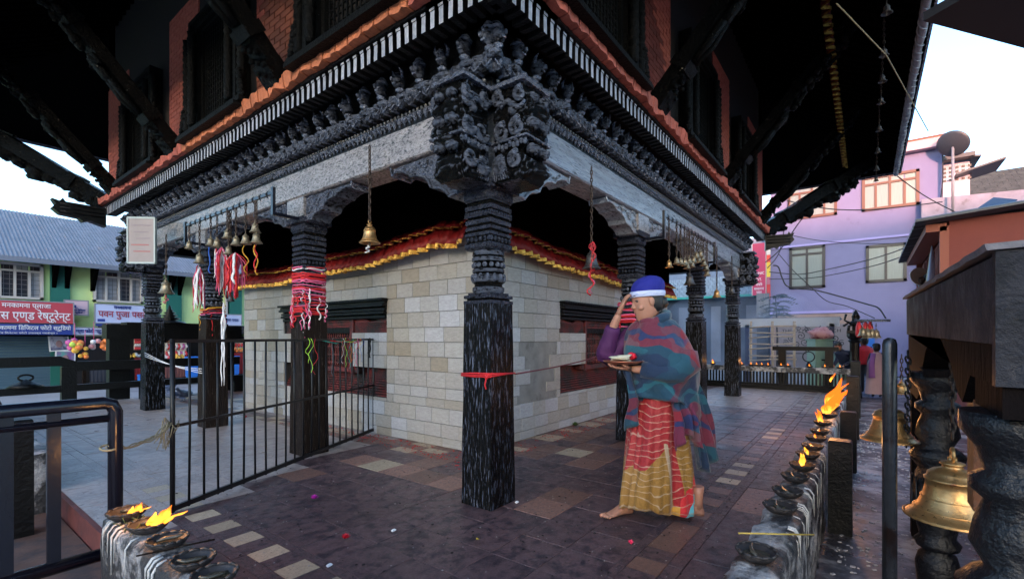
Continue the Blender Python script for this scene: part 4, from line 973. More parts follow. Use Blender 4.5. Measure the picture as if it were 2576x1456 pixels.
# steel barriers -------------------------------------------------------------------
def barrier(px_, py_, x0, x1, ztop, zbot, label, r=.034, posts=None):
    t = thing('steel_barrier', label, 'barrier', (0, 0, 0))
    y = py_; q = MB()
    q.tube([(x0, y, ztop), (x1 - .05, y, ztop), (x1 - .015, y, ztop - .012), (x1, y, ztop - .05), (x1, y, GZ)], r, 12); q.obj('frame', pipe_paint, t)
    q = MB(); q.tube([(x0, y, zbot), (x1, y, zbot)], r, 12); q.obj('bottom_rail', pipe_paint, t)
    q = MB(); q.tube([(x0, y, ztop - .085), (x1, y, ztop - .085)], r * .6, 10); q.obj('inner_rail', pipe_paint, t)
    for xx in posts or (): q = MB(); q.b2((xx - .026, y - .014, zbot), (xx + .026, y + .014, ztop - .02)); q.obj('upright', pipe_paint, t)
    return t
barrier(0, 1.22, -4.2, -1.76, .845, .03, 'near black steel barrier closing the gap beside the short ledge', posts=(onY(135, 1100, 1.22).x, onY(14, 1100, 1.22).x, -2.6, -2.9))
barrier(0, 2.0, -4.6, -2.12, .83, .05, 'second black steel barrier standing behind the near one', r=.022, posts=(-2.4, -2.9))
# entrance step
st = MB(); st.b2((-3.2, .99, GZ), (PX0 - .03, 2.98, -.15)); o = st.obj('step', mat('brown earthy step', (.12, .065, .05), .8, var=.3, nscale=4, bump=.4, dirt=(.06, .045, .045), dirt_at=.5)); o['kind'] = 'structure'
# wooden railing at the far left edge of the plinth -------------------------------------
rl = thing('wooden_railing', 'black wooden railing with humped top rail along the far edge of the floor', 'railing')
YR = 9.2
q = MB(); rings = []
for i in range(60):
    x = -4.2 + 6.4 * i / 59; h = .77 + (.10 if -1.55 < x < -.7 else (.10 * max(0, 1 - min(abs(x + 1.55), abs(x + .7)) / .15)))
    rings.append([(x, YR - .06, h - .17), (x, YR + .06, h - .17), (x, YR + .06, h), (x, YR - .06, h)])
q.loft(rings, smooth=False); q.obj('top_rail', plain_black, rl)
q = MB(); q.b2((-4.2, YR - .06, .24), (6.0, YR + .06, .36)); q.obj('lower_rail', plain_black, rl)
for i in range(40): pass
for x, w_ in ((-3.3, .3), (-1.75, .24), (-.62, .2), (.55, .3), (2.2, .24), (3.6, .24), (5.0, .24)):
    q = MB(); q.b2((x - w_ / 2, YR - .07, GZ), (x + w_ / 2, YR + .07, .68 if x < .4 else .36)); q.obj('post', plain_black, rl)
q = MB(); pr = [(.02, .0), (.07, -.02), (.12, -.06), (.16, -.12), (.19, -.2)]
q.tube([(-1.15 + .09 * math.cos(a), YR - .0, .52 + .05 * math.sin(a)) for a in np.linspace(0, 6.3, 14)], .018, 6); q.lathe([(.01, .5), (.05, .47), (.16, .42), (.24, .36)], 12, (-1.15, YR, 0)); q.obj('bell_hook', plain_black, rl)
# bell frame with pagoda finial behind it
bf = thing('bell_stand', 'dark timber bell stand with tiered finial behind the left columns', 'bell stand')
for k, px in enumerate((297, 565)):
    p = onY(px, 900, YR + .5); q = MB(); q.b2((p.x - .16, YR + .38, GZ), (p.x + .16, YR + .62, 1.3)); q.obj('post', plain_black, bf)
p0, p1 = onY(262, 830, YR + .5), onY(600, 830, YR + .5)
q = MB(); q.b2((p0.x, YR + .33, 1.17), (p1.x, YR + .67, 1.45)); q.b2((p0.x + .3, YR + .3, 1.45), (p1.x - .3, YR + .7, 1.5)); q.obj('beam', plain_black, bf)
p = onY(427, 800, YR + .5); q = MB(); q.lathe([(.3, 1.5), (.26, 1.53), (.12, 1.56), (.2, 1.6), (.09, 1.63), (.15, 1.66), (.07, 1.69), (.11, 1.72), (.05, 1.75), (.07, 1.77), (.03, 1.8), (.035, 1.82), (.0, 1.9)], 14, (p.x, YR + .5, 0)); q.obj('finial', plain_black, bf)
# ---------------------------------------------------------------- bells and chains
def bell_profile(s=1.0, tall=1.0):
    return [(.5, 0), (.485, .03), (.44, .07), (.40, .12), (.345, .22), (.30, .36), (.275, .5), (.27, .6), (.285, .605), (.285, .64), (.265, .645), (.25, .72), (.19, .78), (.11, .81), (.10, .86), (.13, .87), (.12, .9), (.05, .92), (.05, .98)]
def bell_meshes(m, squat=1.0):
    b = MB(); pr = [(r, z * squat) for r, z in bell_profile()]; inner = [(.46, .0), (.36, .12 * squat), (.25, .5 * squat), (.0, .7 * squat)]
    b.lathe(inner[::-1] + [(.47, -.01)] + pr, 28, caps=False)
    for k, z in ((.49, .035), (.385, .15), (.31, .33)): b.lathe([(k + .004, z * squat - .008), (k + .016, z * squat), (k + .004, z * squat + .008)], 28, caps=False)
    lp = MB(); lp.tube([(.09 * math.cos(a), 0, (1.02) * squat + .09 * math.sin(a)) for a in np.linspace(0, 6.29, 16)], .022, 7)
    cl = MB(); cl.tube([(0, 0, .6 * squat), (0, 0, .05)], .02, 6); cl.blob((0, 0, -.03), (.06, .06, .07), 10, 8); cl.tube([(0, 0, -.08), (0, 0, -.16)], .018, 6)
    return b.mesh('bell_body', m), lp.mesh('crown_loop', m), cl.mesh('clapper', brass_dull)
BM = {'dull': bell_meshes(brass_dull), 'brass': bell_meshes(brass), 'squat': bell_meshes(brass, .85), 'dark': bell_meshes(mat('blackened bronze', (.09, .085, .085), .4, metal=.7, var=.4, nscale=14, bump=.6, bscale=50, bdist=.004, dirt=(.25, .24, .22), dirt_at=.6, dscale=18))}
link = MB(); link.tube([(.35 * math.cos(a) * .6, 0, .5 * math.sin(a)) for a in np.linspace(0, 2 * math.pi, 11)], .11, 5)
chain_m = mat('rusty iron chain', (.06, .04, .03), .5, metal=.5, bump=.5, bscale=80, dirt=(.13, .12, .12), dirt_at=.6, dscale=30)
def chain_mesh(L, ls=.042):
    q = MB(); n = max(2, int(L / (ls * .8)))
    for i in range(n):
        M = Matrix.Translation((0, 0, -(i + .5) * L / n)) @ Matrix.Rotation(math.pi / 2 * (i % 2), 4, 'Z') @ Matrix.Scale(ls * 1.1, 4)
        q.add([M @ Vector(v) for v in link.v], link.f, True)
    return q.mesh('chain', chain_m, fix=False)
def bell(p, ztop, size, label, kind='dull', group='bells hanging round the temple', ribbons=(), rz=0, tilt=0, hmul=1.0):
    """p: centre of the bell's mouth; ztop: where the chain is fixed"""
    t = thing('hanging_bell', label, 'bell', p, rz, group); t.rotation_euler = (tilt, 0, rz)
    for n, me in zip(('bell_body', 'crown_loop', 'clapper'), BM[kind]): put(n, me, None, t, None, None, (size, size, size * hmul))
    L = ztop - p[2] - size * 1.08 * hmul
    if L > .02: put('chain', chain_mesh(L), None, t, (0, 0, ztop - p[2]))
    for k, (c, LL, dx) in enumerate(ribbons):
        strip((0, 0, 0), LL, tcol[c], .007, .05, k + LL * 9, lean=(dx, 0)).obj('ribbon', tcol[c], t, (0.02 * (k - 1), 0, -.02))
    return t
O = .2
def hang(F, px, ymouth, wpx, label, kind='dull', off=O, ztop=2.7, hm=1.0, ribbons=()):
    if F is LEFT: p = onX(px, ymouth, -off)
    else: p = onY(px, ymouth, -off)
    f = (p - CAM).dot(FV); s = wpx / FOC * f
    return bell(tuple(p), ztop, s, label, kind, ribbons=ribbons, rz=rth.random(), hmul=hm)
hang(LEFT, 930, 612, 52, 'brass bell on a single rusty chain left of the front column', 'brass', off=.12, ztop=2.78, hm=1.0, ribbons=(('white', .06, 0),))
hang(RIGHT, 1488, 676, 46, 'grey bronze bell on a chain right of the front column, red cloth round it', 'dark', off=.12, ztop=2.72, hm=1.1, ribbons=(('red', .22, 0), ('pink', .2, .01)))
for F, px, y, off, zt in ((LEFT, 930, 0, .1, 2.8), (RIGHT, 1488, 0, .1, 2.74)): pass
# gold edged red cloth on the right bell
q = MB()
pb_ = onY(1488, 650, -.12)
for k in range(7): q.add([(v[0] + .0, v[1], v[2]) for v in strip((0, 0, 0), .26, None, .006, .05, k + 50, lean=(-.04 + .01 * k, 0)).v], strip((0, 0, 0), .26, None, .006, .05, k + 50).f, True)
o = q.obj('cloth_strip', mat('red cloth with gold glints', (.5, .02, .03), .5, dirt=(.8, .5, .2), dirt_at=.6, dscale=30), None, (pb_.x - .03, pb_.y - .03, pb_.z + .14)); tag(o, 'red and gold cloth strips hanging round the grey bell', 'cloth')
# bell bars
def bar_frame(F, u0, u1, off, z, zl, label):
    t = thing('bell_bar', label, 'metal bar')
    q = MB()
    slab(q, F, u0, u1, off - .012, off + .012, z - .015, z + .015)
    for u in (u0, u1): slab(q, F, u - .02, u + .02, off - .014, off + .014, zl, z + .05); slab(q, F, u - .018, u + .018, .02, off, zl, zl + .03)
    q.obj('frame', pipe_paint, t)
    n = int((u1 - u0) / .15); h = MB()
    for i in range(n): h.tube([F(u0 + .1 + i * .15, off, z + .03), F(u0 + .11 + i * .15, off + .02, z), F(u0 + .1 + i * .15, off, z - .04)], .006, 5)
    h.obj('hooks', iron, t)
bar_frame(LEFT, 2.5, 4.75, .28, 2.6, 2.38, 'black metal bar carrying bells on the left side of the temple')
bar_frame(RIGHT, 2.68, 4.85, .28, 2.56, 2.3, 'black metal bar carrying bells on the right side of the temple')
LB = [(645, 612, 30, 'brass bell nearest the camera on the left bell bar', (('yellow', .3, .02), ('red', .26, 0))), (618, 614, 28, 'second bell of the left bar with yellow thread below', (('yellow', .28, .03),)), (642, 585, 28, 'higher bell half hidden behind the nearest one on the left bar', ()),
      (594, 617, 26, 'third bell from the camera on the left bar', ()), (572, 600, 26, 'small raised bell in the middle of the left bar', ()), (546, 622, 25, 'bell over the red and white ribbon bundle', (('white', .3, 0), ('red', .36, .02), ('white', .42, -.02), ('red', .3, -.02))),
      (530, 618, 24, 'bell left of the ribbon bundle on the left bar', (('blue', .3, 0),)), (502, 662, 28, 'lower hanging bell near the far end of the left bar', (('red', .3, 0), ('white', .26, .03))), (575, 640, 24, 'low bell with red and white ribbons', (('red', .3, .02), ('white', .38, .03), ('red', .34, -.02))), (476, 626, 22, 'farthest small bell on the left bar', ())]
for px, y, wd, lb, rb in LB: hang(LEFT, px, y, wd, lb, 'dull', off=.28, ztop=2.6, ribbons=rb)
RB = [(1683, 703, 16), (1702, 664, 15), (1712, 666, 15), (1722, 668, 15), (1733, 664, 15), (1728, 676, 15), (1745, 662, 15), (1752, 650, 14), (1762, 646, 14), (1741, 672, 14), (1757, 660, 14), (1766, 655, 13), (1770, 668, 14), (1776, 680, 14), (1779, 694, 14)]
RBL = ['first small brass bell of the cluster, beside the second column', 'small bell high left in the cluster', 'small bell second from left in the top of the cluster', 'small bell over the large dark bell', 'small bell right over the large dark bell', 'small low bell touching the large dark bell',
       'small bell in the middle of the cluster', 'small raised bell right of the middle', 'small bell topmost on the right of the cluster', 'small bell below the middle of the cluster', 'small bell right of the cluster middle', 'small bell starting the slanting chain of bells', 'small bell third down the slanting chain', 'small bell fourth down the slanting chain', 'lowest small bell of the slanting chain']
for (px, y, wd), lb in zip(RB, RBL): hang(RIGHT, px, y + (-30 if px < 1690 else 0), wd * 1.3, lb, 'brass' if px < 1690 else 'dull', off=.28, ztop=2.56)
hang(RIGHT, 1735, 716, 30, 'large dark bell under the cluster of small bells', 'dark', off=.28, ztop=2.56)
hang(RIGHT, 1803, 748, 22, 'brass bell on a long pale chain near the third right column', 'brass', off=.28, ztop=2.56, ribbons=())
hang(RIGHT, 1841, 738, 20, 'dark bell beside the farthest right column', 'dark', off=.28, ztop=2.56)
hang(LEFT, 418, 738, 36, 'dull bell with red cloth beside the farthest left column', 'dull', off=.25, ztop=2.6, ribbons=(('red', .1, .02), ('pink', .12, 0)))
hang(LEFT, 580, 758, 20, 'small black bell hanging low beside the third left column', 'dark', off=.25, ztop=2.6)
# ribbon bundles hanging and wrapped
def bundle(p, L, n, label, cols, spread=.07, seed=0):
    t = thing('ribbon_bundle', label, 'ribbons', p); rb_ = random.Random(seed)
    for k in range(n):
        c = rb_.choice(cols); q = MB(); LL = L * rb_.uniform(.6, 1); dx, dy = rb_.uniform(-spread, spread), rb_.uniform(-spread, spread)
        pts = [Vector((dx * math.sin(min(1, i / 4) * 1.57) + .02 * noise.noise(Vector((i * .4, k, seed))), dy * math.sin(min(1, i / 4) * 1.57) + .02 * noise.noise(Vector((i * .4, seed, k))), -LL * i / 11)) for i in range(12)]
        q.tube(pts, [.006] + [.013] * 10 + [.004], 6, flat=.35); q.obj('ribbon', tcol[c], t)
    return t
def hangp(px, py, off=.28): return tuple(onX(px, py, -off))
bundle(hangp(558, 622), .55, 26, 'bundle of white and pink ribbons hanging at the left bell bar', ('white', 'white', 'pink', 'red'), .06, 1)
bundle(hangp(592, 635), .5, 30, 'thick bundle of red and white ribbons right of the white bundle', ('red', 'red', 'white', 'pink'), .09, 2)
bundle(hangp(502, 672), .55, 20, 'pink and white ribbon bundle at the far end of the left bar', ('pink', 'white', 'red'), .06, 3)
bundle(hangp(562, 760), 1.0, 5, 'long pale ribbon trailing below the left ribbon bundles', ('white', 'pink'), .02, 4)
def wrap(x, y, z0, z1, turns, label, cols, hw, seed):
    t = thing('wrapped_ribbons', label, 'ribbons', (x, y, 0)); rb_ = random.Random(seed)
    for k in range(turns):
        z = z0 + (z1 - z0) * (k + rb_.random()) / turns; tl = rb_.uniform(-.035, .035); pts = []
        for i in range(33):
            a = 2 * math.pi * i / 32; e = .5; ca, sa = math.cos(a), math.sin(a)
            pts.append((hw * math.copysign(abs(ca) ** e, ca) * (1.03 + .02 * rb_.random()), hw * math.copysign(abs(sa) ** e, sa) * (1.03 + .02 * rb_.random()), z + tl * ca + .012 * noise.noise(Vector((i * .5, k, 1)))))
        q = MB(); q.tube(pts, rb_.uniform(.004, .012), 6); q.obj('ribbon', tcol[rb_.choice(cols)], t)
    for k in range(turns):
        a = rb_.choice((math.pi, -math.pi / 2)) + rb_.uniform(-.7, .7); z = z0 + (z1 - z0) * rb_.random() * .55; L = rb_.uniform(.08, .3)
        ca, sa = math.cos(a), math.sin(a); e = .5; bx, by = hw * 1.1 * math.copysign(abs(ca) ** e, ca), hw * 1.1 * math.copysign(abs(sa) ** e, sa)
        strip((bx, by, z), L, None, .008, .05, k + seed).obj('ribbon', tcol[rb_.choice(cols)], t)
wrap(CS / 2, A_ + CS / 2, 1.42, 1.93, 24, 'red and white ribbons wound round the second left column', ('red', 'red', 'white', 'pink'), CS * .5, 5)
wrap(CS / 2, 2 * A_ + CS / 2, 1.5, 1.62, 4, 'few red threads wound round the third left column', ('red', 'pink', 'yellow'), CS * .47, 6)
wrap(B_ + CS / 2, CS / 2, 1.35, 1.6, 12, 'dark red cloth wound round the second right column', ('red', 'red', 'pink'), CS * .5, 8)
# red cord on the front column and the string to the next one
q = MB()
for k in range(3):
    h = CS / 2 * 1.06; z = .93 + .006 * k
    q.tube([(CS / 2 + a * h, CS / 2 + c * h, z + .008 * math.sin(i + k)) for i, (a, c) in enumerate(((-1, -1), (0, -1.01), (1, -1), (1, 1), (-1, 1), (-1.01, 0), (-1, -1)))], .0055, 5)
q.blob((-.01, .03, .925), (.014, .018, .016), 8, 6); q.tube([(-.012, .03, .92), (-.016, .04, .87), (-.015, .03, .84)], .005, 5)
tag(q.obj('knotted_string', tcol['red']), 'red cord knotted round the front column', 'cord')
q = MB(); pa = Vector((CS * 1.04, -.005, .93)); pb = Vector((B_, -.005, 1.17)); q.tube([pa.lerp(pb, i / 14) - Vector((0, 0, .05 * math.sin(math.pi * i / 14))) for i in range(15)], .006, 5)
tag(q.obj('string', mat('dark red string', (.12, .02, .03), .7)), 'dark red string stretched between the front and second right columns', 'string')
q = MB(); pa = Vector((-.01, 2 * A_ + .1, .72)); pb = Vector((-.01, 3 * A_, .95)); 
for k in range(3): q.tube([pa.lerp(pb, i / 10) + Vector((0, .01 * math.sin(i * 2 + k), (.03 - .006 * i) * k - .04 * math.sin(math.pi * i / 10))) for i in range(11)], .004, 5)
tag(q.obj('string', tcol['white']), 'pale knotted cords between the far left columns', 'string')
# notice plate at the far left corner
q = MB(); nc = onX(357, 605, -.42); q.box((0, 0, 0), (.03, .34, .62)); o = thing('notice_plate', 'pale tilted metal notice plate hung under the far left corner of the cornice', 'sign', (nc.x, nc.y, nc.z), R(42)); 
q.obj('plate', mat('pale grey painted plate', (.26, .22, .22), .5, var=.15, nscale=4, dirt=(.25, .15, .15), dirt_at=.62, dscale=8), o)
q = MB(); 
for z in (-.31, .31): q.b2((-.022, -.18, z - .012), (.022, .18, z + .012))
for y in (-.175, .175): q.b2((-.022, y - .01, -.31), (.022, y + .01, .31))
q.obj('frame', mat('pale green plate edge', (.35, .42, .42), .5), o)
for k in range(5):
    q = MB(); q.b2((-.0175, -.12 + .02 * (k % 2), .2 - k * .09), (-.0155, .13 - .03 * (k % 3), .215 - k * .09)); q.obj('text_line', mat('faded red lettering', (.35, .12, .12), .7) if k > 2 else mat('faded grey lettering', (.25, .2, .22), .7), o)
# small bells under the right eave, garland strip behind them
for k, u in enumerate((1.6, 2.6, 3.6, 4.5, 5.2, 5.9, 7.0, 8.1, 9.2, 10.0)):
    t = bell((u, -V + .42, ZE - .34), ZE + .1, .1, ['small wind bell under the right eave, ' + s for s in ('nearest the camera', 'second from the camera', 'third from the camera', 'fourth from the camera', 'fifth from the camera', 'sixth from the camera', 'fourth from the far corner', 'third from the far corner', 'next to the far corner', 'at the far corner')][k], 'dark', group='wind bells under the right eave')
for k, px in enumerate((12, 40)):
    p = onY(px, 378, YE + V - .1); bell((p.x, p.y, p.z), ZE, .14, ('wind bell under the left eave, outer one', 'wind bell under the left eave, inner one')[k], 'dark', group='wind bells under the left eave')
gl = thing('eave_garland', 'red and gold cloth valance strip strung under the right eave', 'garland')
q = MB(); g2 = MB(); n = 300; vs = []; tv = []
for i in range(n + 1):
    u = 2.2 + 7.6 * i / n; a = .03 * math.sin(i * .9); vs += [Vector((u, -V + .95 + a, 5.05)), Vector((u, -V + .95 + a * 1.6, 4.83))]; tv += [Vector((u, -V + .94 + a * 1.6, 4.85)), Vector((u, -V + .94 + a * 1.7, 4.81))]
q.add(vs, [(2 * i, 2 * i + 2, 2 * i + 3, 2 * i + 1) for i in range(n)], True); q.obj('valance', mat('dark red valance', (.1, .01, .01), .6), gl, fix=False)
g2.add(tv, [(2 * i, 2 * i + 2, 2 * i + 3, 2 * i + 1) for i in range(n)], True); g2.obj('gold_edge', gold, gl, fix=False)
q = MB(); q.tube([at(2105, 10, 4.2), at(2230, 140, 5.0), at(2335, 330, 7.0)], .006, 5); tag(q.obj('overhead_rope', rope_m), 'thin rope slanting under the right eave to the house behind', 'rope')
# ---------------------------------------------------------------- bell shrine at the right
slate = mat('dark slaty grey stone', (.018, .018, .023), .6, spec=.2, var=.35, nscale=6, bump=.9, bscale=16, bdist=.02, dirt=(.006, .006, .006), dirt_at=.55, dscale=3.5, rvar=.15)
slate_b = mat('dark brown streaked board', (.006, .004, .004), .8, spec=.06, var=.5, nscale=9, bump=.9, bscale=22, bdist=.015, stretch=(1, 1, .3), dirt=(.03, .02, .014), dirt_at=.64, dscale=14)
bs = thing('bell_shrine', 'massive dark bell shrine with slate capped panel and ogee arch on turned pillars', 'bell shrine')
XS0, XS1, YS0, YS1 = -.86, 2.25, -2.325, -2.47
q = MB()
arch = [(XS0 + .02, 1.08), (-.45, 1.08), (-.30, .98), (-.2, 1.0), (-.02, 1.1), (.12, 1.14), (.32, 1.2), (.5, 1.26), (.7, 1.2), (.95, 1.12), (1.15, 1.0), (1.3, .86), (1.5, .8), (XS1, .8), (XS1, 1.12 + .1), (XS0 + .02, 1.18)]
q.prism([(a, z) for a, z in arch], lambda a, z: Vector((a, YS0 - .01, z)), lambda a, z: Vector((a, YS1, z))); q.obj('arch_panel', slate_b, bs)
q = MB(); q.prism([(XS0 + .02, 1.183), (XS1, 1.223), (XS1 + .04, 1.49), (XS0 + .02, 1.40)], lambda a, z: Vector((a, YS0, z)), lambda a, z: Vector((a, YS1, z))); q.obj('upper_board', slate, bs)
q = MB(); q.b2((XS0 - .02, YS0 + .0, 1.08), (XS0 + .018, -3.1, 1.41)); q.obj('end_block', slate, bs)
q = MB(); rings = []
for i in range(24):
    x = XS0 - .03 + (XS1 - XS0 + .15) * i / 23; k = .01 * noise.noise(Vector((x * 6, 0, 0))); zz_ = .09 * i / 23; rings.append([(x, YS0 + .015 + k, 1.412 + zz_), (x, YS0 + .02 + k, 1.428 + zz_), (x, -3.2, 1.45 + zz_), (x, -3.2, 1.43 + zz_)])
q.loft(rings, smooth=False)
cap_ = q.obj('cap_slab', mat('pale wet cap slab', (.09, .085, .1), .5, var=.3, nscale=8, bump=.5), bs); cap_.scale = (1, 1, 1)
def turned_pillar(x, y, label):
    q = MB(); pr = [(.085, GZ), (.1, -.1), (.085, -.04), (.06, -.02), (.095, .0), (.105, .03), (.08, .06), (.088, .1), (.108, .2), (.112, .34), (.098, .42), (.085, .45), (.12, .5), (.125, .53), (.1, .56), (.07, .58), (.1, .64), (.09, .7), (.07, .76), (.1, .79), (.1, .82), (.07, .84), (.085, .9), (.12, .95), (.12, 1.0)]
    q.lathe([(r, z) for r, z in pr], 32, (x, y, 0), smooth=True, rot=.3, fl=lambda a, z: 1 + .02 * math.cos(8 * (a - .3)) if .1 < z < .42 else 1); o = q.obj('pillar', mat('black polished stone', (.006, .006, .008), .3, bump=.8, bscale=22, bdist=.02, spec=.4, dirt=(.05, .045, .045), dirt_at=.66, dscale=7), bs)
    r = MB()
    for k in range(8):
        a = k * math.pi / 4 + .3; r.tube([(x + .112 * math.cos(a + d) , y + .112 * math.sin(a + d), z) for d, z in ((-.25, .4), (-.25, .2), (0, .14), (.25, .2), (.25, .4))], .006, 5)
    r.lathe([(.12, .515), (.13, .525), (.12, .535)], 16, (x, y, 0)); r.obj('carving', iron, o)
turned_pillar(-.69, -2.4, ''); turned_pillar(1.12, -2.4, '')
q = MB(); q.b2((XS0, -2.5, 1.0), (-.5, -2.34, 1.079)); q.obj('bearing_block', slate_b, bs); q = MB(); q.b2((.98, -2.48, .98), (1.28, -2.33, 1.02)); q.obj('bearing_block', slate_b, bs)
q = MB(); q.b2((-.32, -2.5, .62), (-.20, -2.36, 1.0)); q.obj('rust_post', mat('rust brown wood post', (.16, .05, .015), .6, var=.4, nscale=12, bump=.8, dirt=(.03, .015, .01), dirt_at=.52, dscale=20), bs)  # rust brown post with darker patches in its colour
q = MB(); q.b2((XS1 - .13, YS1, GZ), (XS1, YS0 - .02, .8)); q.obj('end_post', slate_b, bs)
q = MB(); q.b2((.2, -3.1, GZ), (XS1 + .6, -3.0, 1.1)); q.obj('back_panel', black_wood, bs)
bell((.34, -2.38, .395), 1.2, .345, 'large brass bell with red powder under the dark shrine arch', 'squat', group='large bells of the bell shrine', hmul=.95)
bell((1.25, -2.19, .56), 1.02, .30, 'large copper coloured bell hanging behind the steel pipe', 'squat', group='large bells of the bell shrine', hmul=.95)
c = thing('loose_chain', 'heavy dark chain drooping from the shrine arch', 'chain', (1.1, -2.29, 1.1)); 
q = MB(); n = 17
for i in range(n):
    t = i / (n - 1); p = Vector((-.1 * t + .25 * t * t, 0.02, -.55 * t)); M = Matrix.Translation(p) @ Matrix.Rotation(math.pi / 2 * (i % 2), 4, 'Z') @ Matrix.Rotation(.3, 4, 'Y') @ Matrix.Scale(.05, 4); q.add([M @ Vector(v) for v in link.v], link.f, True)
q.obj('links', iron, c, fix=False)
p = at(2268, 990, 4.2); bell(tuple(p), p.z + .35, .12, 'small glowing brass bell in the dark behind the pipe', 'brass', group='large bells of the bell shrine')
# steel pipe
pp = at(2238, 848, 2.0); q = MB(); q.tube([(0, 0, GZ - pp.z), (0, 0, -.03), (0, 0, -.01), (0, 0, -.002)], [.026, .026, .021, .008], 16); o = q.obj('steel_pipe', mat('scuffed grey steel pipe', (.06, .06, .065), .25, metal=.6, var=.4, nscale=10, bump=.3, dirt=(.03, .015, .012), dirt_at=.5, dscale=5), None, tuple(pp)); tag(o, 'round topped steel pipe standing in front of a bell', 'pipe')
q = MB(); q.tube([(pp.x, pp.y, 1.02), (1.25, -2.19, 1.02)], .01, 6); tag(q.obj('iron_bracket', iron), 'thin iron arm carrying the copper bell behind the pipe', 'metal bar')
# added black sheet standing in for a lens obstruction at the upper right
ca = thing('lens_block_sheet', 'black sheet added for a lens obstruction at the upper right', 'canopy')
a_, b_ = at(2338, 58, 2.7), at(2576, 122, 2.95); d_ = (b_ - a_).normalized(); perp = Vector((-d_.y, d_.x, 0)).normalized()
if perp.dot(FV) > 0: perp = -perp
q = MB(); q.add([a_ - d_ * .05, b_ + d_ * 2, b_ + d_ * 2 + perp * 2.2, a_ - d_ * .05 + perp * 2.2] + [v + Vector((0, 0, .05)) for v in (a_ - d_ * .05, b_ + d_ * 2, b_ + d_ * 2 + perp * 2.2, a_ - d_ * .05 + perp * 2.2)], [(0, 1, 2, 3), (7, 6, 5, 4), (0, 4, 5, 1), (1, 5, 6, 2), (2, 6, 7, 3), (3, 7, 4, 0)]); q.obj('sheet', mat('black lens block', (.008, .008, .012), .8), ca)
q = MB(); pe = b_ + d_ * 1.5 + perp * 1.2; q.tube([Vector((pe.x, pe.y, GZ)), pe], .04, 8); q.obj('pole', iron, ca)
# ---------------------------------------------------------------- houses and street beyond
glass_dark = mat('dark window glass', (.03, .035, .045), .12, spec=.7)
glass_pale = mat('curtained window glass', (.14, .17, .165), .3, var=.15, nscale=6, spec=.6, stretch=(1, 9, .3))
def text(body, size, p, rot, m, parent, width=None, name='lettering', bold=0.0, depth=.004):
    cu = bpy.data.curves.new(name, 'FONT'); cu.body = body; cu.size = size; cu.align_x = 'CENTER'; cu.align_y = 'CENTER'; cu.extrude = depth; cu.offset = bold; cu.resolution_u = 3
    cu.materials.append(m); tmp = bpy.data.objects.new(name, cu); COL.objects.link(tmp); bpy.context.view_layer.update(); me = bpy.data.meshes.new_from_object(tmp.evaluated_get(bpy.context.evaluated_depsgraph_get())); bpy.data.objects.remove(tmp)
    o = bpy.data.objects.new(name, me); COL.objects.link(o); o.parent = parent; o.location = p; o.rotation_euler = rot
    if width:
        xs = [v.co.x for v in me.vertices]; d = max(xs) - min(xs) if xs else 0
        if d > .001: o.scale = (width / d, 1, 1)
    return o
RY, RX = (R(90), 0, 0), (R(90), 0, R(-90))
# green market house, facade in the plane y = GY, facing -Y
GY = 17.6
gh = thing('green_house', 'lime green market house with corrugated grey roof and dark green pilasters', 'house')
lime = mat('lime green plaster', (.58, .74, .32), .85, var=.1, nscale=1.5, bump=.15, bscale=20, dirt=(.4, .55, .22), dirt_at=.62, dscale=.9)
gx = lambda px, py=800, Y=GY: onY(px, py, Y).x
gz = lambda px, py, Y=GY: onY(px, py, Y).z
xa, xb = -22.0, gx(640); zev = gz(150, 656, GY - .6)
q = MB(); q.b2((xa, GY, GZ - .02), (xb, GY + 7, zev + .1)); q.obj('wall', lime, gh)
q = MB(); zr = gz(150, 548, GY + 3.4); n = int((xb - xa + 1.2) / .09); top = []; bot = []
vs = []
for i in range(n * 2 + 1):
    x = xa - .4 + i * .045; k = .018 if i % 2 else -.018
    vs += [Vector((x, GY - .65, zev + k)), Vector((x, GY + 3.4, zr + k)), Vector((x, GY + 7.6, zev + k))]
q.add(vs, [f for i in range(n * 2) for f in ((3 * i, 3 * i + 3, 3 * i + 4, 3 * i + 1), (3 * i + 1, 3 * i + 4, 3 * i + 5, 3 * i + 2))])
q.obj('roof', mat('weathered corrugated iron', (.2, .195, .22), .5, var=.25, nscale=2, dirt=(.3, .17, .12), dirt_at=.6, dscale=1.6, metal=.3, stretch=(3, 1, 1)), gh, fix=False)
q = MB(); q.b2((xa - .4, GY - .68, zev - .14), (xb + .3, GY - .62, zev + .0)); q.obj('gutter', mat('grey gutter', (.16, .17, .21), .5), gh)
dkg = mat('dark green paint', (.01, .13, .10), .6)
for px in (150, 436, 590):
    x = gx(px, 700); q = MB(); q.b2((x - .22, GY - .12, GZ), (x + .22, GY - .003, zev)); q.obj('pilaster', dkg, gh)
for px in (134, 166, 232, 426, 448, 570):
    x = gx(px, 680); q = MB(); q.prism([(0, 0), (0, -.75), (-.1, -.75), (-.62, -.06), (-.62, 0)], lambda a, z: Vector((x - .05, GY + a, zev - .05 + z)), lambda a, z: Vector((x + .05, GY + a, zev - .05 + z))); q.obj('roof_bracket', dark_wood, gh)
wf = mat('cream window frame', (.5, .45, .42), .6)
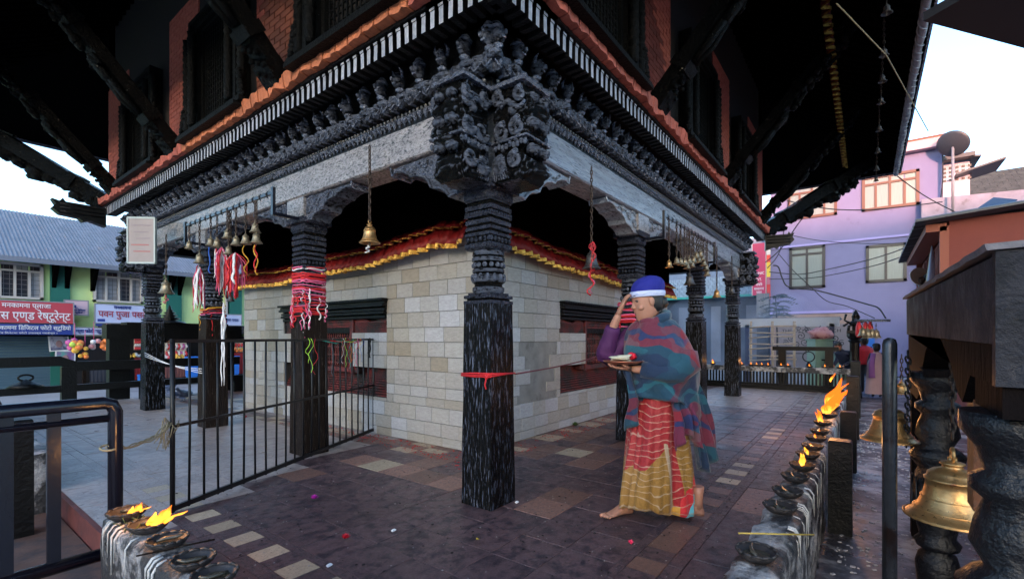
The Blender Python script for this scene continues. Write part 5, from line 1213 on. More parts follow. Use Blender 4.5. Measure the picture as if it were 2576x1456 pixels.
def house_window(parent, x0, x1, z0, z1, Y, cols, fr, glasses, transom=.22, t=.07, axis='y', depth=.1, grille=False):
    """window with frame, mullions and panes, built on a facade plane"""
    P = (lambda u, o, z: (u, Y - o, z)) if axis == 'y' else (lambda u, o, z: (Y - o, u, z))
    def bx(q, u0, u1, o0, o1, a0, a1):
        p, r = P(u0, o0, a0), P(u1, o1, a1); q.b2([min(a, b) for a, b in zip(p, r)], [max(a, b) for a, b in zip(p, r)])
    q = MB(); bx(q, x0, x1, -.02, depth, z1 - t, z1); bx(q, x0, x1, -.02, depth, z0, z0 + t)
    for u in (x0, x1 - t): bx(q, u, u + t, -.02, depth, z0, z1)
    zt = z1 - (z1 - z0) * transom
    if transom: bx(q, x0, x1, -.01, depth - .01, zt - t * .4, zt + t * .4)
    w_ = (x1 - x0) / cols
    for i in range(1, cols): bx(q, x0 + i * w_ - t * .4, x0 + i * w_ + t * .4, -.01, depth - .012, z0, z1 if i % 2 == 0 or cols == 2 else zt)
    f = q.obj('window', fr, parent)
    for i in range(cols):
        g = MB(); bx(g, x0 + i * w_ + .02, x0 + (i + 1) * w_ - .02, .004, .012, z0 + .02, zt); g.obj('pane', glasses[i % len(glasses)], f)
        if transom: g = MB(); bx(g, x0 + i * w_ + .02, x0 + (i + 1) * w_ - .02, .004, .012, zt, z1 - .02); g.obj('pane', glasses[(i + 1) % len(glasses)], f)
    if grille:
        g = MB()
        for i in range(int((x1 - x0) / .12)): bx(g, x0 + i * .12, x0 + i * .12 + .012, .015, .022, z0, z1)
        for i in range(int((z1 - z0) / .14)): bx(g, x0, x1, .022, .028, z0 + i * .14, z0 + i * .14 + .012)
        g.obj('grille', mat('window grille', (.12, .12, .13), .5), f)
    return f
net = mat('pale net behind glass', (.28, .28, .3), .35, var=.2, nscale=5)
house_window(gh, gx(-40, 700), gx(108, 700), gz(50, 752), gz(50, 662), GY, 4, wf, (glass_dark, glass_dark, glass_dark, net), grille=True)
house_window(gh, gx(233, 700), gx(358, 700), gz(300, 762), gz(300, 682), GY, 4, wf, (net, net, glass_dark, net), grille=True)
house_window(gh, gx(565, 700), gx(600, 700), gz(580, 800), gz(580, 730), GY, 2, wf, (glass_dark, net))
sh = MB(); x0, x1 = gx(-200, 900), gx(132, 900)
for i in range(30): sh.b2((x0, GY - .08 + .012 * (i % 2), GZ + i * .085), (x1, GY - .004, GZ + i * .085 + .082))
sh.obj('shutter', mat('blue grey shutter', (.06, .115, .16), .45, var=.1, nscale=3), gh)
q = MB(); q.b2((x0, GY - 1.1, gz(80, 846)), (x1 + .3, GY - .0, gz(80, 846) + .05)); q.obj('shutter_hood', dark_wood, gh)
q = MB(); q.b2((gx(180, 900), GY - .5, gz(300, 958) - .3), (gx(640, 900), GY - .01, gz(300, 845))); q.obj('shop_recess', mat('dim shop inside', (.012, .011, .014), .9), gh)
q = MB(); q.b2((gx(246, 820), GY - 1.4, gz(300, 838)), (gx(640, 820), GY - .02, gz(300, 816))); q.obj('awning', mat('dark grey awning', (.02, .02, .025), .8), gh)
# signboards of the market house
def board(name, px0, px1, py0, py1, m, label, Y, fm=None):
    x0, x1 = onY(px0, py0, Y).x, onY(px1, py0, Y).x; pm = (px0 + px1) / 2; z1, z0 = gz(pm, py0, Y), gz(pm, py1, Y)
    t = thing(name, label, 'signboard', ((x0 + x1) / 2, Y, (z0 + z1) / 2), 0)
    q = MB(); w_, h = x1 - x0, z1 - z0; q.b2((-w_ / 2, -.02, -h / 2), (w_ / 2, .03, h / 2)); q.obj('panel', m, t)
    q = MB(); e = .03
    for lo, hi in (((-w_ / 2 - e, -h / 2 - e), (w_ / 2 + e, -h / 2)), ((-w_ / 2 - e, h / 2), (w_ / 2 + e, h / 2 + e)), ((-w_ / 2 - e, -h / 2), (-w_ / 2, h / 2)), ((w_ / 2, -h / 2), (w_ / 2 + e, h / 2))): q.b2((lo[0], -.03, lo[1]), (hi[0], .035, hi[1]))
    q.obj('frame', fm or mat('sign frame metal', (.25, .25, .27), .5), t)
    return t, w_, h
white_l = mat('white lettering', (.75, .72, .74), .6); red_s = mat('red sign panel', (.48, .05, .07), .5, var=.08, nscale=2); blue_s = mat('blue sign panel', (.02, .045, .26), .5); pale_s = mat('pale blue white sign panel', (.5, .54, .74), .5); red_l = mat('dull red lettering', (.35, .06, .1), .6); navy_l = mat('navy lettering', (.02, .04, .2), .6); pink_s = mat('pink white sign panel', (.62, .42, .48), .5)
t, w_, h = board('signboard', -160, 183, 756, 811, red_s, 'wide red signboard with white Devanagari lettering on the market house', GY - .55)
k = w_ / 343.0
text('मनकामना प्लाजा', h * .30, (w_ / 2 - k * 128, -.03, h * .30), RY, white_l, t, k * 130, bold=.002)
text('गेष्ट हाउस एण्ड रेष्टूरेन्ट', h * .52, (w_ / 2 - k * 152, -.03, -h * .18), RY, white_l, t, k * 290, bold=.003)
t, w_, h = board('signboard', -160, 183, 814, 842, blue_s, 'blue photo studio signboard below the red one', GY - .55)
text('मनकामना िडिजटल फोटो स्टूिडयो', h * .52, (w_ / 2 - k * 112, -.03, h * .14), RY, white_l, t, k * 212, bold=.002)
text('पाँच िमनेटमा फोटो उपलब्ध गराईन्छ ।', h * .24, (w_ / 2 - k * 125, -.03, -h * .33), RY, white_l, t, k * 160, bold=.0)
t, w_, h = board('signboard', 164, 220, 757, 791, pink_s, 'small pink and white signboard with a camera beside the red board', GY - .3)
q = MB(); q.b2((-w_ * .25, -.03, h * .0), (-w_ * .02, -.021, h * .2)); q.lathe([(h * .09, -.012), (h * .09, .0)], 14, (0, 0, 0)); o = q.obj('camera_mark', navy_l, t)
text('मनकामना िडिजटल', h * .17, (0, -.03, -h * .18), RY, navy_l, t, w_ * .8, bold=.003); text('फोटो स्टूिडयो ।', h * .15, (0, -.03, -h * .36), RY, navy_l, t, w_ * .7, bold=.003)
t, w_, h = board('signboard', 240, 388, 768, 812, pale_s, 'pale blue shop signboard with red Devanagari lettering', GY - .5)
text('मनकामना', h * .24, (-w_ * .06, -.03, h * .36), RY, navy_l, t, w_ * .30, bold=.006)
text('पवन पुजा पसल', h * .5, (-w_ * .04, -.03, -h * .03), RY, red_l, t, w_ * .84, bold=.006)
q = MB(); q.b2((-w_ * .47, -.026, -h * .45), (-w_ * .35, -.021, -h * .30)); q.obj('blue_badge', blue_s, t)
q = MB(); q.b2((-w_ / 2, -.1, -h / 2 - .12), (w_ / 2, .02, -h / 2 - .035)); q.obj('lower_edge', navy_l, t)
t, w_, h = board('signboard', 186, 258, 825, 841, pale_s, 'small pale blue photo signboard over the toy stall', GY - .5)
text('ज्हा फोटो स्टु', h * .7, (0, -.03, 0), RY, navy_l, t, w_ * .9, bold=.006)
t, w_, h = board('signboard', 560, 606, 792, 818, pale_s, 'faded pale signboard seen between the columns and the shrine wall', GY - .5)
text('पुजा पसल', h * .4, (0, -.03, 0), RY, navy_l, t, w_ * .7)
for k, (px0, px1, py0, py1, lb) in enumerate(((126, 170, 846, 880, 'white bordered photo poster hanging under the blue signboard'), (142, 186, 884, 914, 'rack of coloured printed sheets beside the shutter'))):
    t, w_, h = board('poster', px0, px1, py0, py1, mat('poster paper %s' % 'ab'[k], ((.5, .5, .6), (.25, .1, .3))[k], .5, dirt=((.05, .05, .12), (.1, .35, .3))[k], dirt_at=.45, dscale=2.4), lb, GY - .6, mat('white paper', (.75, .75, .76), .7)); t.rotation_euler = (0, R(-4 + 6 * k), 0)
    q = MB(); q.blob((0, -.03, -h * .05), (w_ * .2, .01, h * .26), 12, 8); q.obj('printed_figure', mat('printed figure tan', (.35, .2, .2), .6), t)
# market stalls -----------------------------------------------------------------
gcol = [(.6, .04, .05), (.7, .4, .05), (.65, .62, .6), (.1, .35, .2), (.5, .1, .3), (.75, .2, .04), (.1, .15, .5)]
gm = [mat('goods ' + n, c, .5) for n, c in zip(('red', 'amber', 'white', 'green', 'magenta', 'orange', 'blue'), gcol)]
rs = random.Random(31)
def stall(px0, px1, pytop, label, cloth, Y=GY - 1.6, cover=None):
    x0, x1 = gx(px0, 900, Y), gx(px1, 900, Y); zt = gz((px0 + px1) / 2, pytop, Y)
    t = thing('market_stall', label, 'market stall', ((x0 + x1) / 2, Y, GZ)); w_ = x1 - x0; zt -= GZ
    q = MB(); q.b2((-w_ / 2, 0, zt - .06), (w_ / 2, 1.0, zt)); q.obj('table_top', worn_wood, t)
    for a in (-1, 1):
        for b_ in (.05, .95): q = MB(); q.b2((a * (w_ / 2 - .06) - .04, b_ - .04, 0), (a * (w_ / 2 - .06) + .04, b_ + .04, zt - .06)); q.obj('leg', worn_wood, t)
    q = MB(); n = 24; vs = []
    for i in range(n + 1): x = -w_ / 2 + w_ * i / n; vs += [Vector((x, -.03 + .03 * math.sin(i * 2.1), .18)), Vector((x, -.012, zt + .004))]
    q.add(vs, [(2 * i, 2 * i + 2, 2 * i + 3, 2 * i + 1) for i in range(n)], True); q.obj('cloth', cloth, t, fix=False)
    return t, w_, zt
def goods_on(x, y, z, m, lb, kind, n=14, s=.1, gname='goods_heap'):
    q = MB()
    for i in range(n):
        r = s * 2.2 * math.sqrt(rs.random()); a = rs.random() * 6.28; q.blob((r * math.cos(a) * 1.4, r * math.sin(a), s * .5 + s * 1.3 * rs.random() * (1 - r / (s * 2.6))), (s * .5,) * 3, 7, 5)
    o = q.obj(gname, m, None, (x, y, z)); tag(o, lb, kind, kind='stuff'); return o
spec_ = [(338, 392, 900, 'market stall with red cloth between the wooden railing and the left columns', red_cloth), (412, 470, 905, 'brown draped market stall between the two far left columns', mat('brown stall cloth', (.2, .07, .06), .7)), (540, 612, 888, 'market stall heaped with red offerings beside the shrine wall', red_cloth), (225, 300, 925, 'dark toy stall below the small photo signboard', mat('dark stall cloth', (.03, .03, .04), .8))]
names = iter(['yellow packets heaped on the red cloth stall', 'white bangles heaped on the red cloth stall', 'red packets on the red cloth stall', 'white and silver wares on the brown stall', 'red bowls on the brown stall', 'amber garlands on the brown stall', 'red offerings heaped beside the shrine wall', 'amber packets heaped beside the shrine wall', 'orange offerings heaped beside the shrine wall', 'magenta toys on the dark stall', 'blue toys on the dark stall', 'orange toys on the dark stall'])
mi = iter([1, 2, 0, 2, 0, 1, 0, 1, 5, 4, 6, 5])
for (a, b_, c, lb, cm_) in spec_:
    t, w_, zt = stall(a, b_, c, lb, cm_)
    for j in range(3): goods_on(t.location.x - w_ / 2 + w_ * (j + .5) / 3, GY - 1.2, GZ + zt, gm[next(mi)], next(names), 'wares')
for k, (px, w_, z_) in enumerate(((482, 30, .62), (586, 32, .6), (360, 24, .3))):
    x = gx(px, 920, GY - 2.2); s = w_ / FOC * 15.5
    q = MB(); q.lathe([(s * .42, 0), (s * .5, z_), (s * .54, z_), (s * .54, z_ + .05), (s * .5, z_ + .05), (s * .47, .04)], 4, rot=math.pi / 4, smooth=False); o = q.obj('plastic_crate', mat('bright blue plastic', (.02, .16, .6), .4), None, (x, GY - 2.2, GZ + (.02 if k == 2 else .2))); tag(o, ('blue plastic crate between the two far left columns', 'blue plastic crate beside the shrine wall', 'low blue basin under the red cloth stall')[k], 'crate')
    if k < 2: q = MB(); q.b2((x - s * .4, GY - 2.2 - s * .3, GZ), (x + s * .4, GY - 2.2 + s * .3, GZ + .199)); tag(q.obj('wooden_plinth', dark_wood), ('dark plinth under the blue crate between the columns', 'dark plinth under the blue crate beside the shrine wall')[k], 'plinth')
# hanging toys and garlands over the stalls: each a bunch
def bunch(px, py, m, lb, n=9, r=.1, Y=GY - 1.5, L=.5):
    p = onY(px, py, Y); t = thing('toy_bunch', lb, 'toys', tuple(p))
    for i in range(n):
        a = rs.random() * 6.28; q = MB(); q.blob((.16 * math.cos(a) * rs.random(), .1 * math.sin(a), -.32 * rs.random()), (r,) * 3, 9, 7); q.obj('ball', m[i % len(m)], t)
    q = MB(); q.tube([(0, 0, 0), (0, 0, L)], .008, 4); q.obj('string', tcol['pink'], t)
bunch(188, 856, (gm[5], gm[4], mat('goods lime', (.45, .6, .08), .5), gm[1]), 'bunch of orange, pink and lime balls beside the poster', 12, .09)
bunch(236, 852, (gm[2], mat('goods pink', (.7, .3, .3), .5)), 'small bunch of pale balls on a pink string', 5, .07)
bunch(268, 856, (mat('goods salmon', (.75, .3, .22), .5), gm[5]), 'long bunch of salmon balls under the dark awning', 10, .08)
bunch(214, 874, (gm[1], gm[5]), 'bunch of amber balls lower than the pale ones', 6, .06)
def hanging_rows(px0, px1, py0, py1, ms, lb, nx_, nz_, Y=GY - 1.0):
    t = thing('hanging_wares', lb, 'wares', (0, 0, 0)); q = MB()
    x0, x1 = onY(px0, py0, Y).x, onY(px1, py0, Y).x; z1, z0 = gz((px0 + px1) / 2, py0, Y), gz((px0 + px1) / 2, py1, Y)
    q.b2((x0, Y + .04, z0), (x1, Y + .06, z1)); q.obj('backing_sheet', mat('pale sheet', (.55, .5, .4), .7), t)
    for i in range(nx_):
        for j in range(nz_):
            q = MB(); cx, cz = x0 + (x1 - x0) * (i + .5) / nx_, z0 + (z1 - z0) * (j + .5) / nz_; q.tube([(cx, Y, cz + (z1 - z0) / nz_ * .4), (cx + .02, Y - .02, cz), (cx - .02, Y, cz - (z1 - z0) / nz_ * .4)], [.02, .045, .02], 6); q.obj('packet', ms[(i * 3 + j * 5) % len(ms)], t)
hanging_rows(338, 368, 848, 880, (gm[0], gm[0], gm[2]), 'sheet of red and white bangles hanging at the stall left of the far column', 6, 4)
hanging_rows(370, 392, 848, 880, (gm[1], gm[2]), 'sheet of yellow packets hanging next to the bangles', 4, 4)
hanging_rows(415, 470, 862, 900, (gm[0], gm[2], gm[4], gm[2]), 'red and white threads hanging between the far left columns', 9, 2)
hanging_rows(540, 612, 862, 886, (gm[1], gm[5], gm[0]), 'amber and red garlands hanging beside the shrine wall', 9, 2)
# pigeons ---------------------------------------------------------------------
def pigeon_mesh(fly=False):
    q = MB(); q.loft([[Vector((x, r * math.cos(a), z + r * 1.05 * math.sin(a))) for a in np.linspace(0, 2 * math.pi, 11)[:-1]] for x, r, z in ((-.17, .012, .07), (-.1, .03, .085), (-.04, .052, .1), (.03, .058, .115), (.08, .042, .14), (.11, .027, .17), (.13, .026, .195), (.15, .02, .2), (.165, .008, .195), (.19, .003, .188))])
    for s in (-1, 1):
        if fly: q.add([(.06, s * .04, .13), (-.06, s * .04, .13), (-.1, s * .3, .2), (.0, s * .34, .22), (.06, s * .04, .14), (-.06, s * .04, .14), (-.1, s * .3, .206), (.0, s * .34, .226)], [(0, 1, 2, 3), (7, 6, 5, 4), (0, 3, 7, 4), (1, 5, 6, 2), (2, 6, 7, 3)])
        else: q.blob((-.04, s * .045, .11), (.1, .018, .04), 9, 7)
        q.tube([(.0, s * .022, .07), (.005, s * .022, .0)], .005, 5); q.tube([(-.02, s * .022, .004), (.04, s * .022, .004)], .004, 4)
    q.loft([[Vector((-.15, -.025, .072)), Vector((-.15, .025, .072)), Vector((-.15, .025, .08)), Vector((-.15, -.025, .08))], [Vector((-.26, -.035, .05)), Vector((-.26, .035, .05)), Vector((-.26, .035, .054)), Vector((-.26, -.035, .054))]], smooth=False)
    return q.mesh('pigeon', mat('slate blue feathers', (.07, .09, .15), .6, var=.5, nscale=14, dirt=(.4, .42, .46), dirt_at=.62, dscale=14))
pg, pgf = pigeon_mesh(), pigeon_mesh(True)
for k, (px, py, lb) in enumerate(((430, 985, 'slate blue pigeon standing between the far left columns'), (432, 1010, 'pigeon nearest the floor edge between the far left columns'), (462, 1008, 'pigeon half hidden by a fence bar'), (584, 978, 'pigeon beside the shrine wall, wings raised'), (574, 990, 'pigeon walking beside the shrine wall'), (600, 970, 'pigeon farthest back near the blue crate'))):
    p = onZ(px, py, GZ if py < 1000 else 0); o = put('pigeon', pgf if k in (3,) else pg, None, None, (p.x, p.y, p.z), (0, 0, k * 1.9), (1.25,) * 3); tag(o, lb, 'pigeon', 'pigeons on the plaza')
# ---------------------------------------------------------------- purple house, facade in the plane x = PX, facing -X
PX = 20.6
ph = thing('purple_house', 'lilac three storey house with brown and black framed windows', 'house')
lilac = mat('lilac plaster', (.155, .15, .27), .85, var=.08, nscale=1.2, bump=.2, bscale=14, dirt=(.12, .11, .2), dirt_at=.6, dscale=1.1)
fy = lambda px, py=600, X=PX: onX(px, py, X).y
fz = lambda px, py, X=PX: onX(px, py, X).z
yl, yr = fy(1938), fy(2370, 360); ztp = fz(2370, 372)
q = MB(); q.b2((PX, yr, GZ), (PX + 6, yl, ztp)); q.obj('wall', lilac, ph)
q = MB(); q.b2((PX - .35, yr - .15, ztp), (PX + 6.2, yl + .2, ztp + .32)); q.obj('parapet', mat('stained pink concrete', (.5, .32, .34), .85, var=.2, nscale=2, dirt=(.2, .1, .08), dirt_at=.55, dscale=1.6), ph)
q = MB(); q.b2((PX - .3, yr - .1, ztp + .321), (PX + 6, yl + .1, ztp + .42)); q.obj('coping', mat('rusty coping', (.16, .07, .04), .8), ph)
brn = mat('brown window frame', (.09, .025, .012), .5); blk = mat('black window frame', (.012, .01, .014), .4)
def pwin(pxl, pxr, pyt, pyb, cols, fr, tr):
    y0, y1 = fy(pxr), fy(pxl); pm = (pxl + pxr) / 2
    house_window(ph, y0, y1, fz(pm, pyb), fz(pm, pyt), PX, cols, fr, (glass_pale,), transom=tr, t=.1, axis='x', depth=.07)
pwin(1982, 2106, 462, 548, 4, brn, .24); pwin(2168, 2313, 437, 524, 4, brn, .24); pwin(1986, 2076, 620, 725, 2, blk, .18); pwin(2178, 2281, 614, 709, 2, blk, 0)
q = MB(); z_ = fz(2150, 604); q.b2((PX - .07, yr, z_ - .05), (PX - .003, yl, z_ + .03)); z_ = fz(2060, 785); q.b2((PX - .1, fy(2145), z_ - .05), (PX - .003, yl, z_ + .05)); q.obj('string_course', mat('lilac edge', (.3, .26, .5), .85), ph)
# ground floor shop
tan = mat('dusty tan plaster', (.25, .17, .14), .85, var=.2, nscale=2)
q = MB(); q.b2((PX - .12, fy(2148), GZ), (PX - .101, yl - .1, fz(2060, 790))); q.b2((PX - .1, fy(2148), GZ), (PX - .004, yl - .1, fz(2060, 790))); q.obj('shop_surround', tan, ph)
q = MB(); y0, y1 = fy(2140), fy(1960); zt = fz(2060, 815)
for i in range(34): q.b2((PX - .16 + .012 * (i % 2), y0, GZ + i * (zt - GZ) / 34), (PX - .122, y1, GZ + (i + .93) * (zt - GZ) / 34))
q.obj('shutter', mat('pale pink shutter', (.18, .15, .155), .5), ph)
q = MB(); 
for i in range(12): q.b2((PX - .1 - .01 * (i % 2), fy(2200) + i * (fy(2150) - fy(2200)) / 12, GZ), (PX - .02, fy(2200) + (i + .93) * (fy(2150) - fy(2200)) / 12, fz(2170, 838)))
q.obj('blue_gate', mat('blue painted gate', (.02, .13, .42), .5), ph)
# dishes
def dish(p, r, az, el, label, m, pole=None):
    t = thing('satellite_dish', label, 'satellite dish', tuple(p)); q = MB()
    q.lathe([(0.0, -.22 * r), (r * .5, -.17 * r), (r * .85, -.06 * r), (r, 0), (r, .02), (r * .85, -.03 * r), (r * .5, -.13 * r), (0.0, -.18 * r)], 24, caps=False)
    o = q.obj('reflector', m, t, rot=(R(el), 0, R(az)))
    q = MB(); q.tube([(0, -r * .9, 0), (0, -r * .3, r * .75)], .02, 6); q.tube([(0, 0, -.1), (0, -r * .3, r * .75)], .012, 6); q.blob((0, -r * .3, r * .78), (.05, .05, .07), 8, 6); q.obj('feed_arm', blk, t, rot=(R(el), 0, R(az)))
    if pole: q = MB(); q.tube([(0, 0, -.05), (.0, 0, -pole)], .04, 8); q.obj('mast', mat('galvanised mast', (.2, .2, .22), .5), t)
    return t
dp = onX(2397, 362, 19.8)
dish(dp, .46, 60, 55, 'dark satellite dish on a mast beside the lilac house roof', mat('dark dish metal', (.035, .04, .05), .5), 2.4)
dish(onX(2315, 696, 11.2), .21, -60, 75, 'small pale satellite dish on the red house', mat('pale dish metal', (.5, .48, .42), .45), .5)
# grey annex and stone roofed house further right
ga = thing('grey_annex', 'weathered grey lilac annex with sloping top right of the lilac house', 'house')
grl = mat('weathered grey lilac plaster', (.24, .22, .27), .9, var=.25, nscale=1.6, bump=.3, dirt=(.12, .1, .1), dirt_at=.55, dscale=1.4)
X2 = 20.2; z1_ = fz(2330, 500, X2); z2_ = fz(2576, 484, X2)
q = MB(); ya, yb = fy(2318, 520, X2), -14
q.prism([(ya, GZ), (yb, GZ), (yb, z2_ - .3), (ya, z1_)], lambda y, z: Vector((X2, y, z)), lambda y, z: Vector((X2 + 5, y, z))); q.obj('wall', grl, ga)
q = MB(); y0, y1 = fy(2440, 450, 21.4), fy(2372, 450, 21.4); q.b2((21.4, y0, z1_ - .5), (24, y1, fz(2400, 408, 21.4))); q.obj('roof_room', mat('pale plaster room', (.42, .42, .5), .8), ga)
q = MB(); yy = fy(2397, 440, 21.35)
for i in range(6):
    for j in range(4): q.lathe([(.04, 0), (.04, .03)], 8, (0, 0, 0)); 
q = MB()
for i in range(6):
    for j in range(4): q.b2((21.36, yy - .5 + i * .17, fz(2397, 455, 21.36) + j * .15), (21.397, yy - .5 + i * .17 + .08, fz(2397, 455, 21.36) + j * .15 + .08))
q.obj('vent_blocks', blk, ga)
q = MB(); a_, b_ = onX(2366, 410, 21.2), onX(2490, 400, 21.2); c_ = onX(2440, 388, 21.2)
q.b2((20.9, fy(2450, 400, 21.2), fz(2400, 408, 21.4)), (24.2, fy(2368, 400, 21.2), fz(2400, 408, 21.4) + .15)); q.box((21.6, fy(2462, 420, 21.2), fz(2462, 425, 21.2)), (1.6, 1.3, .06), M=Matrix.Rotation(R(-14), 3, 'X')); q.box((21.8, fy(2410, 400, 21.2), fz(2410, 397, 21.2)), (1.6, 1.2, .06), M=Matrix.Rotation(R(10), 3, 'X')); q.obj('tin_roof', mat('dark tin roof', (.03, .035, .045), .5), ga)
sh_ = thing('stone_roofed_house', 'dark mossy tiled roof behind the grey annex at the right picture edge', 'house')
q = MB(); X3 = 27; y0, y1 = -24, fy(2450, 470, X3); zb, zt_ = fz(2500, 500, X3), fz(2540, 425, X3 + 3)
q.prism([(X3, GZ), (X3, zb), (X3 + 3, zt_), (X3 + 6, zb), (X3 + 6, GZ)], lambda x, z: Vector((x, y0, z)), lambda x, z: Vector((x, y1, z))); q.obj('body', mat('mossy stone', (.05, .05, .045), .9, var=.5, nscale=3, bump=1, bscale=9, dirt=(.15, .13, .09), dirt_at=.55, dscale=3), sh_)
sb = MB()
for i in range(9):
    for j in range(22):
        t = i / 9; y = y1 - .1 - j * .42 - (.2 if i % 2 else 0); sb.box((X3 + t * 3 + .12, y, zb + (zt_ - zb) * t + .06), (.42, .38, .05), M=Matrix.Rotation(-math.atan2(zt_ - zb, 3), 3, 'Y'))
sb.obj('roof_slabs', mat('mossy roof slab', (.06, .06, .05), .9, var=.5, nscale=3, bump=1), sh_, kind='stuff')
pa_ = at(2500, 520, 15.0); q = MB(); q.box((0, 0, 0), (1.15, .6, .03)); q.box((0, 0, -.03), (1.1, .03, .03)); o = q.obj('solar_panel', mat('solar glass', (.03, .05, .09), .15), None, tuple(pa_), (R(25), R(-30), R(-40))); tag(o, 'tilted solar panel above the red house roof', 'solar panel')
q = MB(); q.tube([pa_, pa_ + Vector((0.1, 0, -1.4))], .03, 6); o = q.obj('panel_post', blk); o.parent = bpy.data.objects['solar_panel']; o.matrix_parent_inverse = bpy.data.objects['solar_panel'].matrix_basis.inverted()
# red house with latticed upper floor
rh = thing('red_house', 'orange red house with latticed upper floor and dark corrugated eave', 'house')
rdm = mat('orange red plaster', (.16, .032, .02), .8, var=.15, nscale=2, bump=.2); rdd = mat('deep red plaster', (.3, .05, .04), .8, var=.15, nscale=2)
RX0, RX1, RYY = 8.35, 13.1, -3.2
q = MB(); q.b2((RX0, -8, 1.95), (RX1, RYY, 3.2)); q.obj('upper_floor', rdm, rh)
q = MB(); q.b2((RX0 + .4, -8, GZ), (RX1 - .1, RYY - .3, 1.949)); q.obj('ground_floor', rdd, rh)
q = MB(); q.b2((RX0 - .05, RYY - .5, 1.9), (RX1 + .1, RYY + .12, 2.0)); q.obj('balcony_edge', mat('orange timber', (.24, .065, .035), .7), rh)
q = MB(); rings = []
for i in range(60): x = RX0 - .3 + (RX1 - RX0 + .7) * i / 59; k = .03 * math.sin(i * 1.7); rings.append([(x, RYY + .45, 3.17 + k), (x, -8.2, 3.6 + k), (x, -8.2, 3.64 + k), (x, RYY + .45, 3.21 + k)])
q.loft(rings, smooth=False); q.obj('roof', mat('dark corrugated eave', (.04, .045, .055), .5), rh)
q = MB(); q.b2((RX0 - .02, RYY + .03, 3.02), (RX1, RYY + .3, 3.15)); 
for x in (RX0 + .03, RX1 - .1): q.b2((x - .05, RYY + .003, 2.0), (x + .05, RYY + .12, 3.1))
q.obj('eave_timber', mat('orange timber', (.24, .065, .035), .7), rh)
for k, x in enumerate((9.4, 10.7, 12.0)):
    q = MB(); q.b2((x - .38, RYY + .002, 2.25), (x + .38, RYY + .04, 2.95)); w1 = q.obj('window', mat('deep red lattice wood', (.2, .035, .025), .8), rh); q = MB()  # plain deep red panel behind the lattice bars
    for i in range(-6, 12):
        for s in (-1, 1):
            c0 = -.3 + i * .1 * 1.0; pts = [(c0, 2.3), (c0 + s * .6, 2.9)]
            a0 = max(-.3, min(.3, pts[0][0])); a1 = max(-.3, min(.3, pts[1][0]))
            if abs(a1 - a0) > .05:
                f0 = (a0 - pts[0][0]) / (s * .6); f1 = (a1 - pts[0][0]) / (s * .6); q.tube([(x + a0, RYY + .055, 2.3 + .6 * f0), (x + a1, RYY + .055, 2.3 + .6 * f1)], .011, 4)
    q.obj('lattice', rdm, w1)
q = MB(); p = at(2345, 612, 9.3)
for k, (dx, c) in enumerate(((0, (.35, .4, .6)), (.1, (.5, .45, .3)))):
    q = MB(); q.loft([[Vector((w_ * math.cos(a) * .6, w_ * math.sin(a) * .6, -t * 1.0)) + Vector((dx * 3 * t, 0, 0)) for a in np.linspace(0, 6.28, 9)[:-1]] for t, w_ in ((0, .01), (.3, .06), (.7, .12), (1, .16))], smooth=True)
    o = q.obj('folded_flag', mat('flag cloth ' + 'ab'[k], c, .7, dirt=(.5, .1, .08), dirt_at=.6, dscale=4), None, tuple(p + Vector((dx, 0, -.02 * k)))); tag(o, ('blue white folded flag on the red house', 'yellow folded flag beside the blue one')[k], 'flag')
# shingled shop and red vertical signs left of the lilac house
sp = thing('shingled_shop', 'blue grey shingled shop with teal eave strip behind the right columns', 'shop')
X5 = 22.5; y0, y1 = fy(1935, 700, X5), fy(1600, 700, X5)
q = MB(); q.b2((X5, y0, GZ), (X5 + 4, y1, fz(1890, 600, X5))); q.obj('wall', mat('blue grey wall', (.16, .2, .28), .8, var=.2), sp)
stb = MB(); zA, zB = fz(1890, 742, X5), fz(1890, 700, X5)
for i in range(7):
    for j in range(int((y1 - y0) / .22)):
        stb.b2((X5 - .04 - .015 * (i % 2), y0 + j * .22 + (.1 if i % 2 else 0), zA + i * .14), (X5 - .003, y0 + j * .22 + .2 + (.1 if i % 2 else 0), zA + i * .14 + .15))
stb.obj('shingles', mat('blue grey shingle', (.22, .28, .36), .6, var=.4, nscale=8), sp, kind='stuff')
q = MB(); q.b2((X5 - .7, y0, zA - .1), (X5 - .05, y1, zA - .0)); q.obj('eave_strip', mat('teal eave strip', (.02, .3, .24), .6), sp)
q = MB(); q.b2((X5 - .2, y0, GZ), (X5 - .004, y1, zA - .11)); q.obj('shop_front', mat('dim blue shop front', (.02, .03, .05), .5), sp)
for k in range(5):
    q = MB(); yy = y0 + .5 + k * 1.6; q.b2((X5 - .23, yy, GZ + .3), (X5 - .201, yy + .45, zA - .5)); q.obj('shop_panel', mat('pale shop panel', (.12, .13, .16), .6), sp)
t = thing('vertical_sign', 'crimson vertical clinic sign with white lettering beside the lilac house', 'signboard', (0, 0, 0)); Xs = 20.3
y0, y1 = fy(1926, 650, Xs), fy(1893, 650, Xs); z0, z1 = fz(1910, 742, Xs), fz(1910, 612, Xs)
q = MB(); q.b2((Xs, y0, z0), (Xs + .08, y1, z1)); q.obj('panel', mat('crimson sign panel', (.4, .02, .08), .5), t)
q = MB(); q.b2((Xs - .004, y0 - .03, z0 - .03), (Xs + .084, y0 - .001, z1 + .03)); q.b2((Xs - .004, y1 + .001, z0 - .03), (Xs + .084, y1 + .03, z1 + .03)); q.obj('frame', mat('cream window frame', (.5, .45, .42), .6), t)
yc = (y0 + y1) / 2
for k, (s, zz, wd) in enumerate((('CLINIC', .42, .8), ('PVT.', .30, .4), ('औषिध', .2, .5), ('मनकामना', .12, .75), ('पसल', .05, .4))): text(s, .16, (Xs - .01, yc, z0 + (z1 - z0) * zz), RX, white_l, t, (y1 - y0) * wd)
